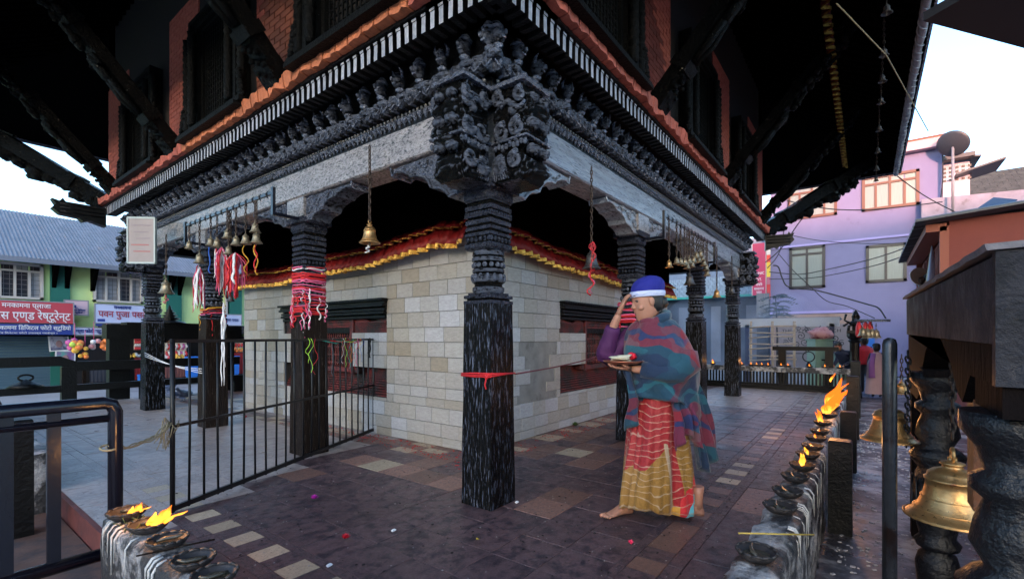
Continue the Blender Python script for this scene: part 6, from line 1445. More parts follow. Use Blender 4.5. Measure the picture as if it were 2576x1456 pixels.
t = thing('vertical_sign', 'narrow orange and yellow vertical sign at the corner of the lilac house', 'signboard', (0, 0, 0))
y0, y1 = fy(1938, 650, Xs), fy(1929, 650, Xs)
for k, c in enumerate(((.6, .2, .03), (.5, .04, .02), (.65, .55, .5), (.6, .05, .03), (.65, .4, .03), (.65, .45, .04), (.35, .1, .15), (.5, .03, .03), (.5, .03, .03))):
    q = MB(); h = (z1 - z0 + .6) / 9; q.b2((Xs - .05, y0, z1 + .4 - (k + 1) * h + .01), (Xs + .04, y1, z1 + .4 - k * h)); q.obj('sign_segment', mat('sign segment ' + 'abcdefghi'[k], c, .5), t)
q = MB(); q.b2((19.2, fy(1935, 750, 19.2), fz(1915, 798, 19.2)), (19.28, fy(1903, 750, 19.2), fz(1915, 738, 19.2))); tag(q.obj('grey_board', mat('grey planks board', (.14, .14, .15), .8, var=.3, nscale=4, stretch=(1, 4, .3))), 'grey plank board standing by the corner of the lilac house', 'board')
# little tree by the house corner
tr = thing('young_tree', 'young dark tree with drooping fronds in front of the lilac house', 'tree'); pT = onX(1955, 800, 17.5)
q = MB(); q.tube([(pT.x, pT.y, GZ), (pT.x + .05, pT.y, 1.2), (pT.x, pT.y + .05, fz(1955, 745, 17.5))], [.04, .03, .012], 7); q.obj('trunk', worn_wood, tr)
q = MB(); rl_ = random.Random(2)
for i in range(46):
    z = rl_.uniform(fz(1955, 818, 17.5), fz(1955, 742, 17.5)); a = rl_.random() * 6.28; L = rl_.uniform(.35, .75) * (1.15 - .5 * (z - 1.6) / 1.5); b0 = Vector((pT.x, pT.y, z)); d = Vector((math.cos(a), math.sin(a), .35))
    for j in range(7):
        t = (j + 1) / 7; c = b0 + d * L * t - Vector((0, 0, .5 * L * t * t)); s_ = Vector((-d.y, d.x, 0)) * .1 * (1.2 - t * .6)
        for sg in (-1, 1): q.add([c, c + d * .05 + s_ * sg * .5, c + d * .09 + s_ * sg * 1.2 - Vector((0, 0, .03)), c + d * .0 + s_ * sg * .6 - Vector((0, 0, .02))], [(0, 1, 2, 3)])
q.obj('crown', mat('dark blue green fronds', (.025, .045, .04), .6), tr)
# white canopied shelter with blue posts, scroll ironwork, bamboo frame --------------
XC = 14.0
cp = thing('market_canopy', 'white edged canopy on dark blue posts in front of the lilac house', 'canopy')
pa_, pb_ = onX(1868, 812, XC), onX(2112, 812, XC)
q = MB(); q.b2((XC - .05, pb_.y, fz(2000, 822, XC)), (XC + .02, pa_.y + .3, fz(2000, 800, XC))); q.obj('white_edge', mat('white fascia', (.4, .43, .46), .5), cp)
q = MB(); q.b2((XC + .021, pb_.y, fz(2000, 802, XC)), (XC + 1.8, pa_.y + .3, fz(2000, 800, XC) + .02)); q.obj('roof_sheet', mat('grey sheet', (.2, .2, .22), .6), cp)
for px, X_ in ((2093, XC), (1880, XC), (2093, XC + 1.6)): p = onX(px, 850, X_); q = MB(); q.b2((X_ - .05, p.y - .06, GZ), (X_ + .05, p.y + .06, fz(2000, 815, XC))); q.obj('post', mat('dark blue post', (.01, .02, .07), .45), cp)
sg = thing('scroll_ironwork', 'black scrolled iron screen under the white canopy', 'iron screen'); q = MB()
def scr(cy, cz, r, s, st=0, tn=1.4): q.tube([(XC - .1, cy + s * r * (1 - .8 * i / 19) * math.cos(st + tn * 6.28 * i / 19), cz + r * (1 - .8 * i / 19) * math.sin(st + tn * 6.28 * i / 19)) for i in range(20)], .011, 5)
yc0 = onX(2045, 850, XC).y; zc0 = fz(2045, 862, XC)
for s in (-1, 1):
    for (dy, dz, r, st) in ((.12, .36, .10, 0), (.3, .2, .12, 1), (.2, .02, .13, 2.5), (.42, -.06, .1, .5), (.55, .14, .1, 3), (.14, -.2, .08, 2), (.7, .0, .09, 1), (.36, .42, .07, 0)): scr(yc0 + s * dy, zc0 + dz, r, s, st)
    q.tube([(XC - .1, yc0 + s * .04, zc0 - .3), (XC - .1, yc0 + s * .1, zc0), (XC - .1, yc0 + s * .02, zc0 + .3), (XC - .1, yc0 + s * .2, zc0 + .5)], .012, 5)
q.tube([(XC - .1, yc0 - .8, zc0 - .32), (XC - .1, yc0 + .8, zc0 - .32)], .014, 5); q.obj('scrollwork', iron, sg)
zz_ = fz(2030, 832, XC - .1); text('THE OLYMPIC MARCH', .13, (XC - .12, onX(2045, 830, XC).y + .05, zz_), RX, iron, sg, onX(1965, 830, XC).y - onX(2112, 830, XC).y, name='iron_letters')
bfm = thing('bamboo_frame', 'pale bamboo pole frame with crossbars behind the smoking lamps', 'bamboo frame'); bamboo = mat('dry bamboo', (.38, .31, .24), .6, var=.2, nscale=6)
XB = 12.6
for px in (1889, 1943, 1998): p = onX(px, 860, XB); q = MB(); q.tube([(XB, p.y, GZ), (XB, p.y, fz(px, 808, XB))], .035, 8); q.obj('upright_pole', bamboo, bfm)
for k, py in enumerate((822, 834, 848, 862, 876, 892, 905)):
    a, b_ = onX(1884, py + 2, XB - .04), onX(2004 - (k % 3) * 5, py - 2 + (k % 2) * 4, XB - .04); q = MB(); q.tube([a, (a + b_) / 2 + Vector((0, 0, .02 * (-1) ** k)), b_], .022, 7); q.obj('crossbar', bamboo, bfm)
# far lamp rail -------------------------------------------------------------------
XR = PX1 - .1
q = MB(); q.b2((XR - .09, LY0, .16), (XR + .09, 7.5, .50)); fr_ = thing('lamp_rail', 'dark slatted rail with tiny burning lamps at the far end of the floor', 'railing'); q = MB(); q.b2((XR - .11, LY0, .40), (XR + .11, 7.5, .52)); q.obj('rail_top', soot, fr_)
q = MB(); q.b2((XR - .14, LY0, 0), (XR + .14, 7.5, .08)); q.b2((XR - .06, LY0, .081), (XR + .06, 7.5, .13)); q.obj('rail_base', plain_black, fr_)
sl_ = MB(); 
for i in range(130): sl_.b2((XR - .03, LY0 + .05 + i * .07, .131), (XR + .03, LY0 + .085 + i * .07, .399))
sl_.obj('slats', plain_black, fr_, kind='stuff')
for k, px in enumerate((1793, 1866, 1889, 1903, 1916, 1932, 1965, 1982, 2036, 2075, 2113)):
    p = onX(px, 914, XR); lamp(XR, p.y, .521, 'tiny burning lamp on the far rail, ' + ('left of the farthest column', 'right next to the farthest column', 'second right of the farthest column', 'third right of the farthest column', 'under the left bamboo pole', 'under the middle of the bamboo frame', 'beside the left post of the ring frame', 'under the right bamboo pole', 'below the iron ring', 'right of the iron ring', 'at the right post of the ring frame')[k], 0, .85 if px != 1793 else 1.3, s=.9, light=.15)
rg_ = thing('ring_frame', 'dark timber frame with an iron ring hanging from it beyond the lamp rail', 'timber frame'); XG = XR + .7
for px in (1968, 2086): p = onX(px, 900, XG); q = MB(); q.b2((XG - .06, p.y - .08, GZ), (XG + .06, p.y + .08, fz(px, 880, XG))); q.obj('post', plain_black, rg_)
a, b_ = onX(1944, 880, XG), onX(2110, 880, XG); q = MB(); q.b2((XG - .07, b_.y, a.z - .005), (XG + .07, a.y, a.z + .09)); q.obj('crossbeam', plain_black, rg_)
c = onX(2034, 897, XG); q = MB(); q.tube([(XG, c.y + .12 * math.cos(a_), c.z + .12 * math.sin(a_)) for a_ in np.linspace(0, 6.29, 20)], .014, 6); q.tube([(XG, c.y, c.z + .12), (XG, c.y, a.z)], .01, 5); q.lathe([(.02, -.13), (.05, -.17), (.08, -.24), (.15, -.3)], 12, (XG, c.y, c.z)); q.obj('iron_ring', iron, rg_)
# statue pillar
sp_ = thing('statue_pillar', 'black pillar topped by a small winged lion statue', 'statue'); pS = at(2150, 900, 11.6); x, y = pS.x, pS.y
zc_ = at(2150, 836, 11.6).z
q = MB(); q.lathe([(.16, GZ), (.13, 0), (.105, .2), (.1, zc_ - .5), (.105, zc_ - .25), (.15, zc_ - .2), (.11, zc_ - .17), (.17, zc_ - .1), (.17, zc_ - .02)], 10, (x, y, 0), smooth=False); q.b2((x - .16, y - .16, zc_ - .02), (x + .16, y + .16, zc_ + .05)); q.obj('pillar', iron, sp_)
q = MB()
for dx in (-.09, .09):
    for dy in (-.05, .05): q.tube([(x + dx * .603, y - dx * .798 + dy, zc_ + .05), (x + dx * .5, y - dx * .7 + dy, zc_ + .18)], [.03, .035], 7)
q.blob((x, y, zc_ + .22), (.13, .11, .08), 12, 8, amp=.4, seed=3); q.blob((x + .02, y - .02, zc_ + .34), (.09, .09, .08), 12, 8, amp=.5, seed=5); q.lathe([(.1, .38), (.07, .44), (.05, .5), (.02, .54), (.0, .57)], 10, (x + .02, y - .02, zc_))
q.tube([(x - .05, y + .08, zc_ + .22), (x - .14, y + .2, zc_ + .3), (x - .12, y + .17, zc_ + .45)], [.03, .02, .03], 7); q.tube([(x - .1, y + .12, zc_ + .24), (x - .17, y + .22, zc_ + .16)], [.02, .03], 6)
q.tube([(x + .06, y - .1, zc_ + .26), (x + .1, y - .17, zc_ + .25)], [.03, .015], 6); q.obj('lion', iron, sp_)
# mint bins, sacks
for k, (px0, px1, py0, D, lb) in enumerate(((2040, 2084, 856, 13.2, 'mint green cabinet with a pink sack on top under the canopy'), (2104, 2132, 893, 12.2, 'low mint green chest beside the bending person'))):
    p0, p1 = at(px0, py0, D), at(px1, py0, D); c = (p0 + p1) / 2; w_ = (p1 - p0).length; h = c.z - GZ
    t = thing('metal_cabinet', lb, 'cabinet', (c.x, c.y, GZ), R(YAW - 90)); q = MB(); q.b2((-w_ / 2, -.2, 0), (w_ / 2, .2, h)); o = q.obj('body', mat('mint green paint', (.16, .26, .2), .5, var=.1), t); bevel(o, .02)
    q = MB(); q.b2((-w_ / 2 - .02, -.22, h), (w_ / 2 + .02, .22, h + .04)); q.obj('lid', mat('mint green paint', (.16, .26, .2), .5), t); q = MB(); q.b2((-.08, -.23, h * .6), (.08, -.201, h * .63)); q.obj('handle', iron, t)
p = at(2064, 838, 13.2); q = MB(); q.blob((0, 0, 0), (.34, .3, .2), 16, 12, amp=.35, seed=2); o = q.obj('sack', mat('pink cloth sack', (.5, .25, .25), .8, dirt=(.25, .04, .06), dirt_at=.5, dscale=3), None, tuple(p - Vector((0, 0, .02)))); tag(o, 'bulging pink and maroon sack on the mint green cabinet', 'sack')
# bells and red cloths hanging in front of the blue gate
for k, (px, py, s) in enumerate(((2170, 845, .2), (2183, 850, .22), (2193, 848, .2), (2204, 850, .2))):
    p = at(px, py, 9.8); bell(tuple(p), p.z + .32, s, ('pale bell above the red jacket', 'pale bell, second above the standing people', 'pale bell, third above the standing people', 'pale bell nearest the steel pipe in the distance')[k], 'dull', group='pale bells above the people')
for k, px in enumerate((2177, 2189, 2160)):
    p = at(px, 808, 9.9); q = MB(); q.loft([[Vector((w_ * math.cos(a), w_ * math.sin(a), -z)) for a in np.linspace(0, 6.28, 8)[:-1]] for z, w_ in ((0, .02), (.1, .05), (.28, .06), (.34, .03))]); tag(q.obj('red_cloth', mat('bright red cloth', (.55, .02, .03), .6), None, tuple(p)), ('red cloth hanging left of the pale bells', 'red cloth hanging between the pale bells', 'orange red cloth hanging at the end of the bells')[k], 'cloth')
q = MB(); a, b_ = at(2150, 806, 9.9), at(2240, 806, 9.6); q.tube([a, b_], .03, 6); tag(q.obj('timber_bar', black_wood), 'dark bar carrying the pale bells in the distance', 'bar')
# overhead cables
cab = mat('black cable', (.01, .01, .012), .6)
def cable(pts, lb, r=.018):
    P = [at(*p) for p in pts]; out = []
    for i in range(len(P) - 1):
        p0, p1, p2, p3 = P[max(i - 1, 0)], P[i], P[i + 1], P[min(i + 2, len(P) - 1)]
        for j in range(6):
            t = j / 6; out.append(.5 * ((2 * p1) + (p2 - p0) * t + (2 * p0 - 5 * p1 + 4 * p2 - p3) * t * t + (3 * p1 - p0 - 3 * p2 + p3) * t ** 3))
    out.append(P[-1]); q = MB(); q.tube(out, r, 5); tag(q.obj('overhead_cable', cab), lb, 'cable', 'cables across the street')
cable([(1980, 505, 15), (2080, 525, 15.5), (2180, 528, 15.5), (2290, 518, 15.5), (2370, 508, 16)], 'sagging cable across the upper windows of the lilac house')
cable([(1925, 660, 17), (1965, 625, 17), (2010, 560, 16), (2060, 500, 15), (2115, 430, 14)], 'steep cable rising in front of the left upper window')
cable([(1930, 675, 17.5), (1958, 640, 17), (1972, 580, 16), (1985, 500, 15)], 'second steep cable near the lilac house corner', .015)
cable([(1945, 668, 18.3), (1958, 672, 18.3), (1968, 700, 18.3), (1985, 722, 18.2), (2050, 730, 18), (2110, 745, 17.5), (2180, 765, 17), (2210, 775, 16), (2228, 800, 15)], 'thick cable sagging along the lilac wall below the windows', .026)
cable([(1960, 640, 18.3), (1995, 680, 18), (2040, 722, 18), (2080, 757, 17.5), (2130, 770, 17), (2200, 800, 15)], 'thin cable crossing the lower left window', .014)
cable([(1935, 684, 18), (2010, 690, 17.5), (2080, 678, 17), (2180, 655, 16), (2260, 630, 14), (2350, 590, 11)], 'cable rising from the lilac wall to the red house', .016)
cable([(1935, 702, 18), (2030, 700, 17.5), (2100, 690, 17), (2200, 668, 15.5), (2300, 635, 12)], 'lower cable rising to the red house', .014)
cable([(1990, 592, 16), (2060, 605, 16), (2150, 612, 16), (2260, 612, 15), (2330, 600, 14)], 'thin cable along the string course of the lilac house', .012)
cable([(2240, 430, 12), (2330, 495, 13), (2440, 552, 13)], 'cable slanting from the temple eave to the red house roof', .014)
cable([(2370, 380, 17), (2372, 440, 17), (2364, 520, 17), (2352, 610, 17)], 'cable hanging down beside the mast', .02)
cable([(0, 555, 16), (120, 600, 16), (220, 640, 16), (330, 668, 16)], 'thin cable crossing the corrugated roof of the green house', .014)
cable([(0, 590, 15.5), (150, 620, 15.5), (330, 690, 15.5)], 'second thin cable crossing the corrugated roof', .012)
cable([(120, 645, 16), (230, 700, 16), (330, 712, 16)], 'cable sagging across the green upper wall', .012)
# ---------------------------------------------------------------- people
skin = mat('warm brown skin', (.36, .17, .11), .5, var=.12, nscale=12, bump=.15, bscale=60, bdist=.003); skin_ = skin
skin.node_tree.nodes['Principled BSDF'].inputs['Subsurface Weight'].default_value = .12
hair_m = mat('black hair', (.012, .01, .01), .5, bump=.8, bscale=50, stretch=(1, 1, .2))
def skinned(name, verts, edges, radii, m, parent, sub=2, root=0):
    me = bpy.data.meshes.new(name); me.from_pydata([tuple(v) for v in verts], edges, []); me.materials.append(m)
    o = bpy.data.objects.new(name, me); COL.objects.link(o); o.parent = parent
    md = o.modifiers.new('skin', 'SKIN'); md.use_smooth_shade = True; sv = me.skin_vertices[0].data
    for i, r in enumerate(radii): sv[i].radius = (r, r) if not isinstance(r, tuple) else r; sv[i].use_root = (i == root)
    s = o.modifiers.new('sub', 'SUBSURF'); s.levels = sub; s.render_levels = sub; return o
def ring(c, rx, ry, n=28, rot=0, fold=0, nf=9, ph=0, sharp=1):
    c = Vector(c); out = []
    for j in range(n):
        a = 2 * math.pi * j / n; k = 1 + fold * math.sin(nf * a + ph); x, y = rx * k * math.cos(a), ry * k * math.sin(a)
        out.append(c + Vector((x * math.cos(rot) - y * math.sin(rot), x * math.sin(rot) + y * math.cos(rot), 0)))
    return out
def add_noise(mb, amp, fr, seed=0):
    mb.v = [tuple(Vector(v) + amp * Vector(noise.noise_vector(Vector(v) * fr + Vector((seed, 0, 0))))) for v in mb.v]; return mb
def head_mesh(c, s=1.0, tilt=0, yaw=0):
    """head facing +x, origin c at the head centre"""
    q = MB(); rings = []
    prof = [(-.125, .048, .045, .03), (-.112, .066, .055, .022), (-.09, .082, .064, .012), (-.06, .093, .071, .006), (-.03, .098, .075, .002), (0, .1, .077, 0), (.03, .1, .078, -.003), (.06, .096, .076, -.006), (.09, .083, .066, -.01), (.112, .058, .047, -.012), (.124, .025, .02, -.014)]
    n = 32
    for z, rx, ry, ox in prof:
        rg = []
        for j in range(n):
            a = 2 * math.pi * j / n; ca, sa = math.cos(a), math.sin(a); x, y = rx * ca + ox, ry * sa
            f = max(0, ca) ** 2
            if -.01 < z < .045: x -= .006 * math.exp(-((abs(y) - .032) / .014) ** 2) * f          # eye sockets
            if z > .02 and z < .07: x += .004 * f
            if -.07 < z < -.03: x += .006 * math.exp(-(y / .022) ** 2) * f
            if z < -.1: x += .006 * math.exp(-(y / .02) ** 2) * f
            rg.append(Vector((x, y, z)))
        rings.append(rg)
    q.loft(rings)
    q.loft([[Vector((x, y * w_, z)) for x, y in ((.088, -.012), (.088 + d, -.006), (.088 + d * 1.05, 0), (.088 + d, .006), (.088, .012), (.07, 0))] for z, d, w_ in ((.035, .006, .8), (.015, .014, .9), (-.005, .022, 1.1), (-.02, .03, 1.5), (-.028, .026, 1.7), (-.034, .008, 1.4))])
    for s_ in (-1, 1):
        q.blob((.005, s_ * .08, -.003), (.02, .011, .032), 10, 8); q.blob((-.002, s_ * .086, .0), (.012, .008, .02), 8, 6)
        q.tube([(.078, s_ * .05, .042), (.09, s_ * .034, .047), (.094, s_ * .016, .043)], [.003, .005, .004], 6)
        q.blob((.07, s_ * .045, -.03), (.026, .022, .022), 10, 8)
    lp = MB(); lp.tube([(.084, -.024, -.066), (.098, -.01, -.062), (.101, 0, -.064), (.098, .01, -.062), (.084, .024, -.066)], [.002, .0055, .005, .0055, .002], 8); lp.tube([(.084, -.022, -.068), (.097, 0, -.073), (.084, .022, -.068)], [.002, .0065, .002], 8)
    ey = MB(); br = MB()
    for s_ in (-1, 1):
        ey.blob((.083, s_ * .032, .018), (.011, .0145, .009), 12, 8); br.tube([(.084, s_ * .05, .05), (.097, s_ * .034, .058), (.1, s_ * .016, .053)], [.002, .0035, .0025], 6); br.tube([(.086, s_ * .046, .017), (.0955, s_ * .032, .0225), (.092, s_ * .019, .017)], .0016, 5)
    M = Matrix.Translation(c) @ Matrix.Rotation(yaw, 4, 'Z') @ Matrix.Rotation(tilt, 4, 'Y') @ Matrix.Scale(s, 4)
    return [a.xf(M) for a in (q, lp, ey, br)], M
def hand(parent, wrist, d, up, curl=.5, m=None, s=1.0, side=1, name='hand'):
    """five-fingered hand: d points from the wrist to the fingers, up is the back of the hand"""
    d = Vector(d).normalized(); up = (Vector(up) - d * Vector(up).dot(d)).normalized(); sd_ = d.cross(up) * side
    T = lambda a, b, c: Vector(wrist) + (d * a + sd_ * b + up * c) * s
    q = MB()
    q.loft([[T(a, w_ * math.cos(t), h * math.sin(t)) for t in np.linspace(0, 2 * math.pi, 15)[:-1]] for a, w_, h in ((-.02, .024, .019), (.0, .026, .018), (.025, .035, .016), (.055, .041, .0145), (.08, .041, .013), (.092, .036, .011))])
    for k, (b, L, r) in enumerate(((-.03, .062, .0082), (-.01, .073, .0088), (.011, .07, .0087), (.031, .055, .0078))):
        p = [T(.075, b, 0)]; a = .0
        x, z = .086, 0
        for j, seg in enumerate((.42, .33, .25)):
            a += curl * (.55 + .35 * j); x += math.cos(a) * L * seg; z -= math.sin(a) * L * seg; p.append(T(x, b * 1.05, z))
        q.tube(p, [r * s, r * s * 1.04, r * s * .95, r * s * .72], 8)
    q.tube([T(.012, .026 * 1, -.003), T(.04, .052, -.012), T(.062, .06, -.02), T(.082, .058, -.026 - .02 * curl)], [.012 * s, .0115 * s, .0095 * s, .0065 * s], 8)
    o = q.obj(name, m or skin, parent); return o
# ---- the walking woman: local frame faces +x, her left is +y
fa_, fb_ = onZ(1556, 1303, 0), onZ(1742, 1288, 0)
wdir = (Vector((fa_.x, fa_.y, 0)) - Vector((fb_.x, fb_.y, 0))); wrz = math.atan2(wdir.y, wdir.x) + .12; wmid = (fa_ + fb_) / 2
wm = thing('person', 'barefoot woman in blue knit cap, plaid shawl and striped sari carrying an offering plate', 'person', (wmid.x, wmid.y, 0), wrz)
HS = 1.0
hx, hz = .05, 1.455
# body (one continuous skin): pelvis, spine, neck, arms, legs
V_ = [(-.0, 0, .86), (.0, 0, 1.0), (.01, 0, 1.15), (.02, 0, 1.25), (.035, 0, 1.31), (.045, 0, 1.36),          # 0-5 spine to neck
      (.02, -.13, 1.24), (.27, -.2, 1.07), (.27, -.14, 1.22), (.235, -.08, 1.365),                                # 6-9 right arm raised to the brow
      (.02, .09, 1.2), (-.04, .2, 1.02), (.13, .17, .985), (.25, .08, 1.0),                                     # 10-13 left arm carrying the plate
      (.02, -.08, .82), (.12, -.08, .46), (.19, -.07, .1), (-.02, .08, .82), (-.08, .08, .46), (-.21, .07, .12)]
E_ = [(0, 1), (1, 2), (2, 3), (3, 4), (4, 5), (3, 6), (6, 7), (7, 8), (8, 9), (3, 10), (10, 11), (11, 12), (12, 13), (0, 14), (14, 15), (15, 16), (0, 17), (17, 18), (18, 19)]
R_ = [.11, .10, .10, .07, .05, .045, .045, .042, .034, .026, .04, .04, .034, .026, .08, .055, .035, .08, .055, .035]
skinned('body', V_, E_, R_, skin, wm)
(hq, hl, he, hb), HM = head_mesh((.075, 0, 1.44), .97, tilt=.22, yaw=-.12)
ho_ = hq.obj('head', skin, wm); hl.obj('lips', mat('lips', (.3, .09, .08), .4), ho_); he.obj('eyes', mat('eye', (.12, .08, .07), .2), ho_); hb.obj('eyebrows', hair_m, ho_)
q = MB(); q.loft([ring((-.022 + ox, 0, z), rx, ry, 24) for z, rx, ry, ox in ((-.08, .05, .062, -.02), (-.05, .072, .078, -.012), (-.01, .088, .0825, -.008), (.03, .095, .0835, -.004), (.06, .098, .082, 0), (.09, .09, .075, 0))]); q.xf(HM); add_noise(q, .004, 30); q.obj('hair', hair_m, ho_)
q = MB(); q.blob((-.11, 0, -.03), (.04, .05, .045), 12, 10, amp=.2); q.xf(HM); q.obj('hair_bun', hair_m, ho_)
# knitted cap with pale band
q = MB(); q.loft([ring((ox, 0, z), rx, ry, 36, fold=.012, nf=18) for z, rx, ry, ox in ((.052, .112, .092, -.01), (.075, .117, .098, -.012), (.105, .116, .1, -.018), (.135, .104, .092, -.024), (.158, .08, .072, -.03), (.172, .045, .042, -.034), (.178, .012, .012, -.035))]); q.xf(HM @ Matrix.Rotation(-.16, 4, 'Y')); q.obj('knit_cap', mat('royal blue knit', (.008, .012, .2), .85, bump=.8, bscale=70, bdist=.006), wm)
q = MB()
for z, m_ in ((.038, 1.0), (.05, 1.03), (.062, 1.02)): q.tube([Vector((.114 * m_ * math.cos(a) - .01, .094 * m_ * math.sin(a), z)) for a in np.linspace(0, 2 * math.pi, 33)], .0085, 7)
q.xf(HM @ Matrix.Rotation(-.16, 4, 'Y')); q.obj('cap_band', mat('pale blue white knit', (.5, .55, .75), .85, bump=.6, bscale=70), wm)
# hands
hand(wm, (.235, -.08, 1.372), (-.28, .35, 1.0), (.8, -.3, .3), .35, s=.95, side=-1)
hand(wm, (.25, .08, 1.0), (1, -.25, .06), (0, 0, -1), .25, s=.95, side=1)
# blouse
blouse = mat('plum blouse', (.055, .006, .06), .75, bump=.4, bscale=40, var=.2)
q = MB(); q.loft([ring((ox, 0, z), rx, ry, 28, fold=.02, nf=7) for z, rx, ry, ox in ((.82, .15, .165, 0), (.9, .145, .16, .01), (1.0, .14, .155, .015), (1.1, .145, .16, .02), (1.18, .14, .165, .02), (1.245, .12, .155, .02), (1.29, .085, .1, .025), (1.32, .06, .066, .035))]); add_noise(q, .008, 14); q.obj('blouse', blouse, wm)
def sleeve(pts, rad, m, name):
    q = MB(); P = [Vector(p) for p in pts]; pp = []; rr_ = []
    for i in range(len(P) - 1):
        for j in range(6): t = j / 6; pp.append(P[i].lerp(P[i + 1], t)); rr_.append((rad[i] + (rad[i + 1] - rad[i]) * t) * (1 + .06 * math.sin((i * 6 + j) * 2.3)))
    pp.append(P[-1]); rr_.append(rad[-1]); q.tube(pp, rr_, 18); add_noise(q, .006, 22); return q.obj(name, m, wm)
sleeve([(.0, -.1, 1.26), (.14, -.18, 1.16), (.26, -.2, 1.055), (.28, -.18, 1.1), (.262, -.11, 1.27)], [.085, .08, .07, .066, .048], blouse, 'sleeve')
# sari skirt: folds, front pleats and borders
def sari_mat():
    m = bpy.data.materials.new('red and gold striped sari'); m.use_nodes = True; N = m.node_tree.nodes; L = m.node_tree.links; b = N['Principled BSDF']; b.inputs['Roughness'].default_value = .6; b.inputs['Sheen Weight'].default_value = .15
    tc = N.new('ShaderNodeTexCoord'); sx = N.new('ShaderNodeSeparateXYZ'); L.new(tc.outputs['Object'], sx.inputs[0])
    def M(op, a, b_=None, c=None):
        n = N.new('ShaderNodeMath'); n.operation = op
        for i, v in enumerate((a, b_, c)):
            if v is None: continue
            if isinstance(v, (int, float)): n.inputs[i].default_value = v
            else: L.new(v, n.inputs[i])
        return n.outputs[0]
    def mx(f, a, b_):
        n = N.new('ShaderNodeMix'); n.data_type = 'RGBA'; (L.new(f, n.inputs[0]) if not isinstance(f, float) else None)
        for i, v in ((6, a), (7, b_)):
            if isinstance(v, tuple): n.inputs[i].default_value = (*v, 1)
            else: L.new(v, n.inputs[i])
        return n.outputs[2]
    nz = N.new('ShaderNodeTexNoise'); nz.inputs['Scale'].default_value = 5; L.new(tc.outputs['Object'], nz.inputs['Vector'])
    z, x, y = sx.outputs[2], sx.outputs[0], sx.outputs[1]; zn = M('ADD', z, M('MULTIPLY', M('SUBTRACT', nz.outputs['Fac'], .5), .17))
    # diagonal wedge of red running from the waist down to the hem in front, gold below the knee
    red, gld, wht = (.26, .003, .006), (.23, .11, .014), (.32, .22, .14)
    zl = M('ADD', zn, M('MULTIPLY', x, .8))
    base = mx(M('GREATER_THAN', zl, .5), gld, red)
    wx = M('SUBTRACT', M('ADD', x, M('MULTIPLY', zn, -.18)), -.1)
    wedge = M('LESS_THAN', M('ABSOLUTE', wx), .032); base = mx(wedge, base, red)
    edge = M('LESS_THAN', M('ABSOLUTE', M('SUBTRACT', wx, .05)), .013); base = mx(M('MULTIPLY', edge, M('LESS_THAN', zn, .5)), base, wht)
    hz_ = M('ADD', zn, M('MULTIPLY', x, .25)); bord = M('LESS_THAN', hz_, .085); rb = M('MULTIPLY', M('LESS_THAN', M('ADD', zn, M('MULTIPLY', x, .9)), .06), M('LESS_THAN', x, -.08))
    base = mx(bord, base, (.5, .25, .03)); base = mx(rb, base, (.5, .015, .02)); tq = M('LESS_THAN', M('ADD', zn, M('MULTIPLY', x, .9)), -.06); base = mx(tq, base, (.12, .5, .6))
    wv = M('FRACT', M('MULTIPLY', M('ADD', zn, M('MULTIPLY', M('SINE', M('MULTIPLY', x, 14)), .006)), 21)); ln = M('LESS_THAN', wv, .13); base = mx(M('MULTIPLY', ln, .5), base, (.42, .33, .24))  # thin pale lines paint the cloth's smeared sparkle into the colour
    L.new(base, b.inputs['Base Color'])
    bp = N.new('ShaderNodeBump'); bp.inputs['Strength'].default_value = .5; bp.inputs['Distance'].default_value = .01; n2 = N.new('ShaderNodeTexNoise'); n2.inputs['Scale'].default_value = 60; L.new(tc.outputs['Object'], n2.inputs['Vector']); L.new(n2.outputs['Fac'], bp.inputs['Height']); L.new(bp.outputs[0], b.inputs['Normal'])
    return m
q = MB(); rings = []; n = 110
for i in range(34):
    t = i / 33; z = .94 - .88 * t
    rx = .145 + .135 * t ** 1.15; ry = .165 + .03 * t; ox = .005 - .035 * t; rg = []
    for j in range(n):
        a = 2 * math.pi * j / n; ca, sa = math.cos(a), math.sin(a)
        f = .015 * t * math.sin(9 * a + 1.2 + t * 1.5) + .012 * t * math.sin(17 * a + 2) + .05 * t * max(0, ca) ** 2 * math.sin(sa * 26 + 1) * .35 + .03 * t * noise.noise(Vector((ca * 2, sa * 2, z * 2.5)))
        stride = -.055 * t * math.exp(-(ca * 2.2) ** 2)       # cloth falls in between the two legs
        hem = .035 * t ** 6 * math.sin(2 * a + .5)
        rg.append(Vector(((rx + f) * ca + ox, (ry + f + stride) * sa, z + hem)))
    rings.append(rg)
q.loft(rings, caps=False); sk = q.obj('sari', sari_mat(), wm); sd2 = sk.modifiers.new('thickness', 'SOLIDIFY'); sd2.thickness = .004
q = MB(); q.tube([(.15 * math.cos(a) + .01, .17 * math.sin(a), .95 + .012 * math.sin(3 * a)) for a in np.linspace(0, 6.283, 30)], .022, 8); q.obj('waist_roll', mat('plum blouse', (.14, .015, .15), .75), wm)
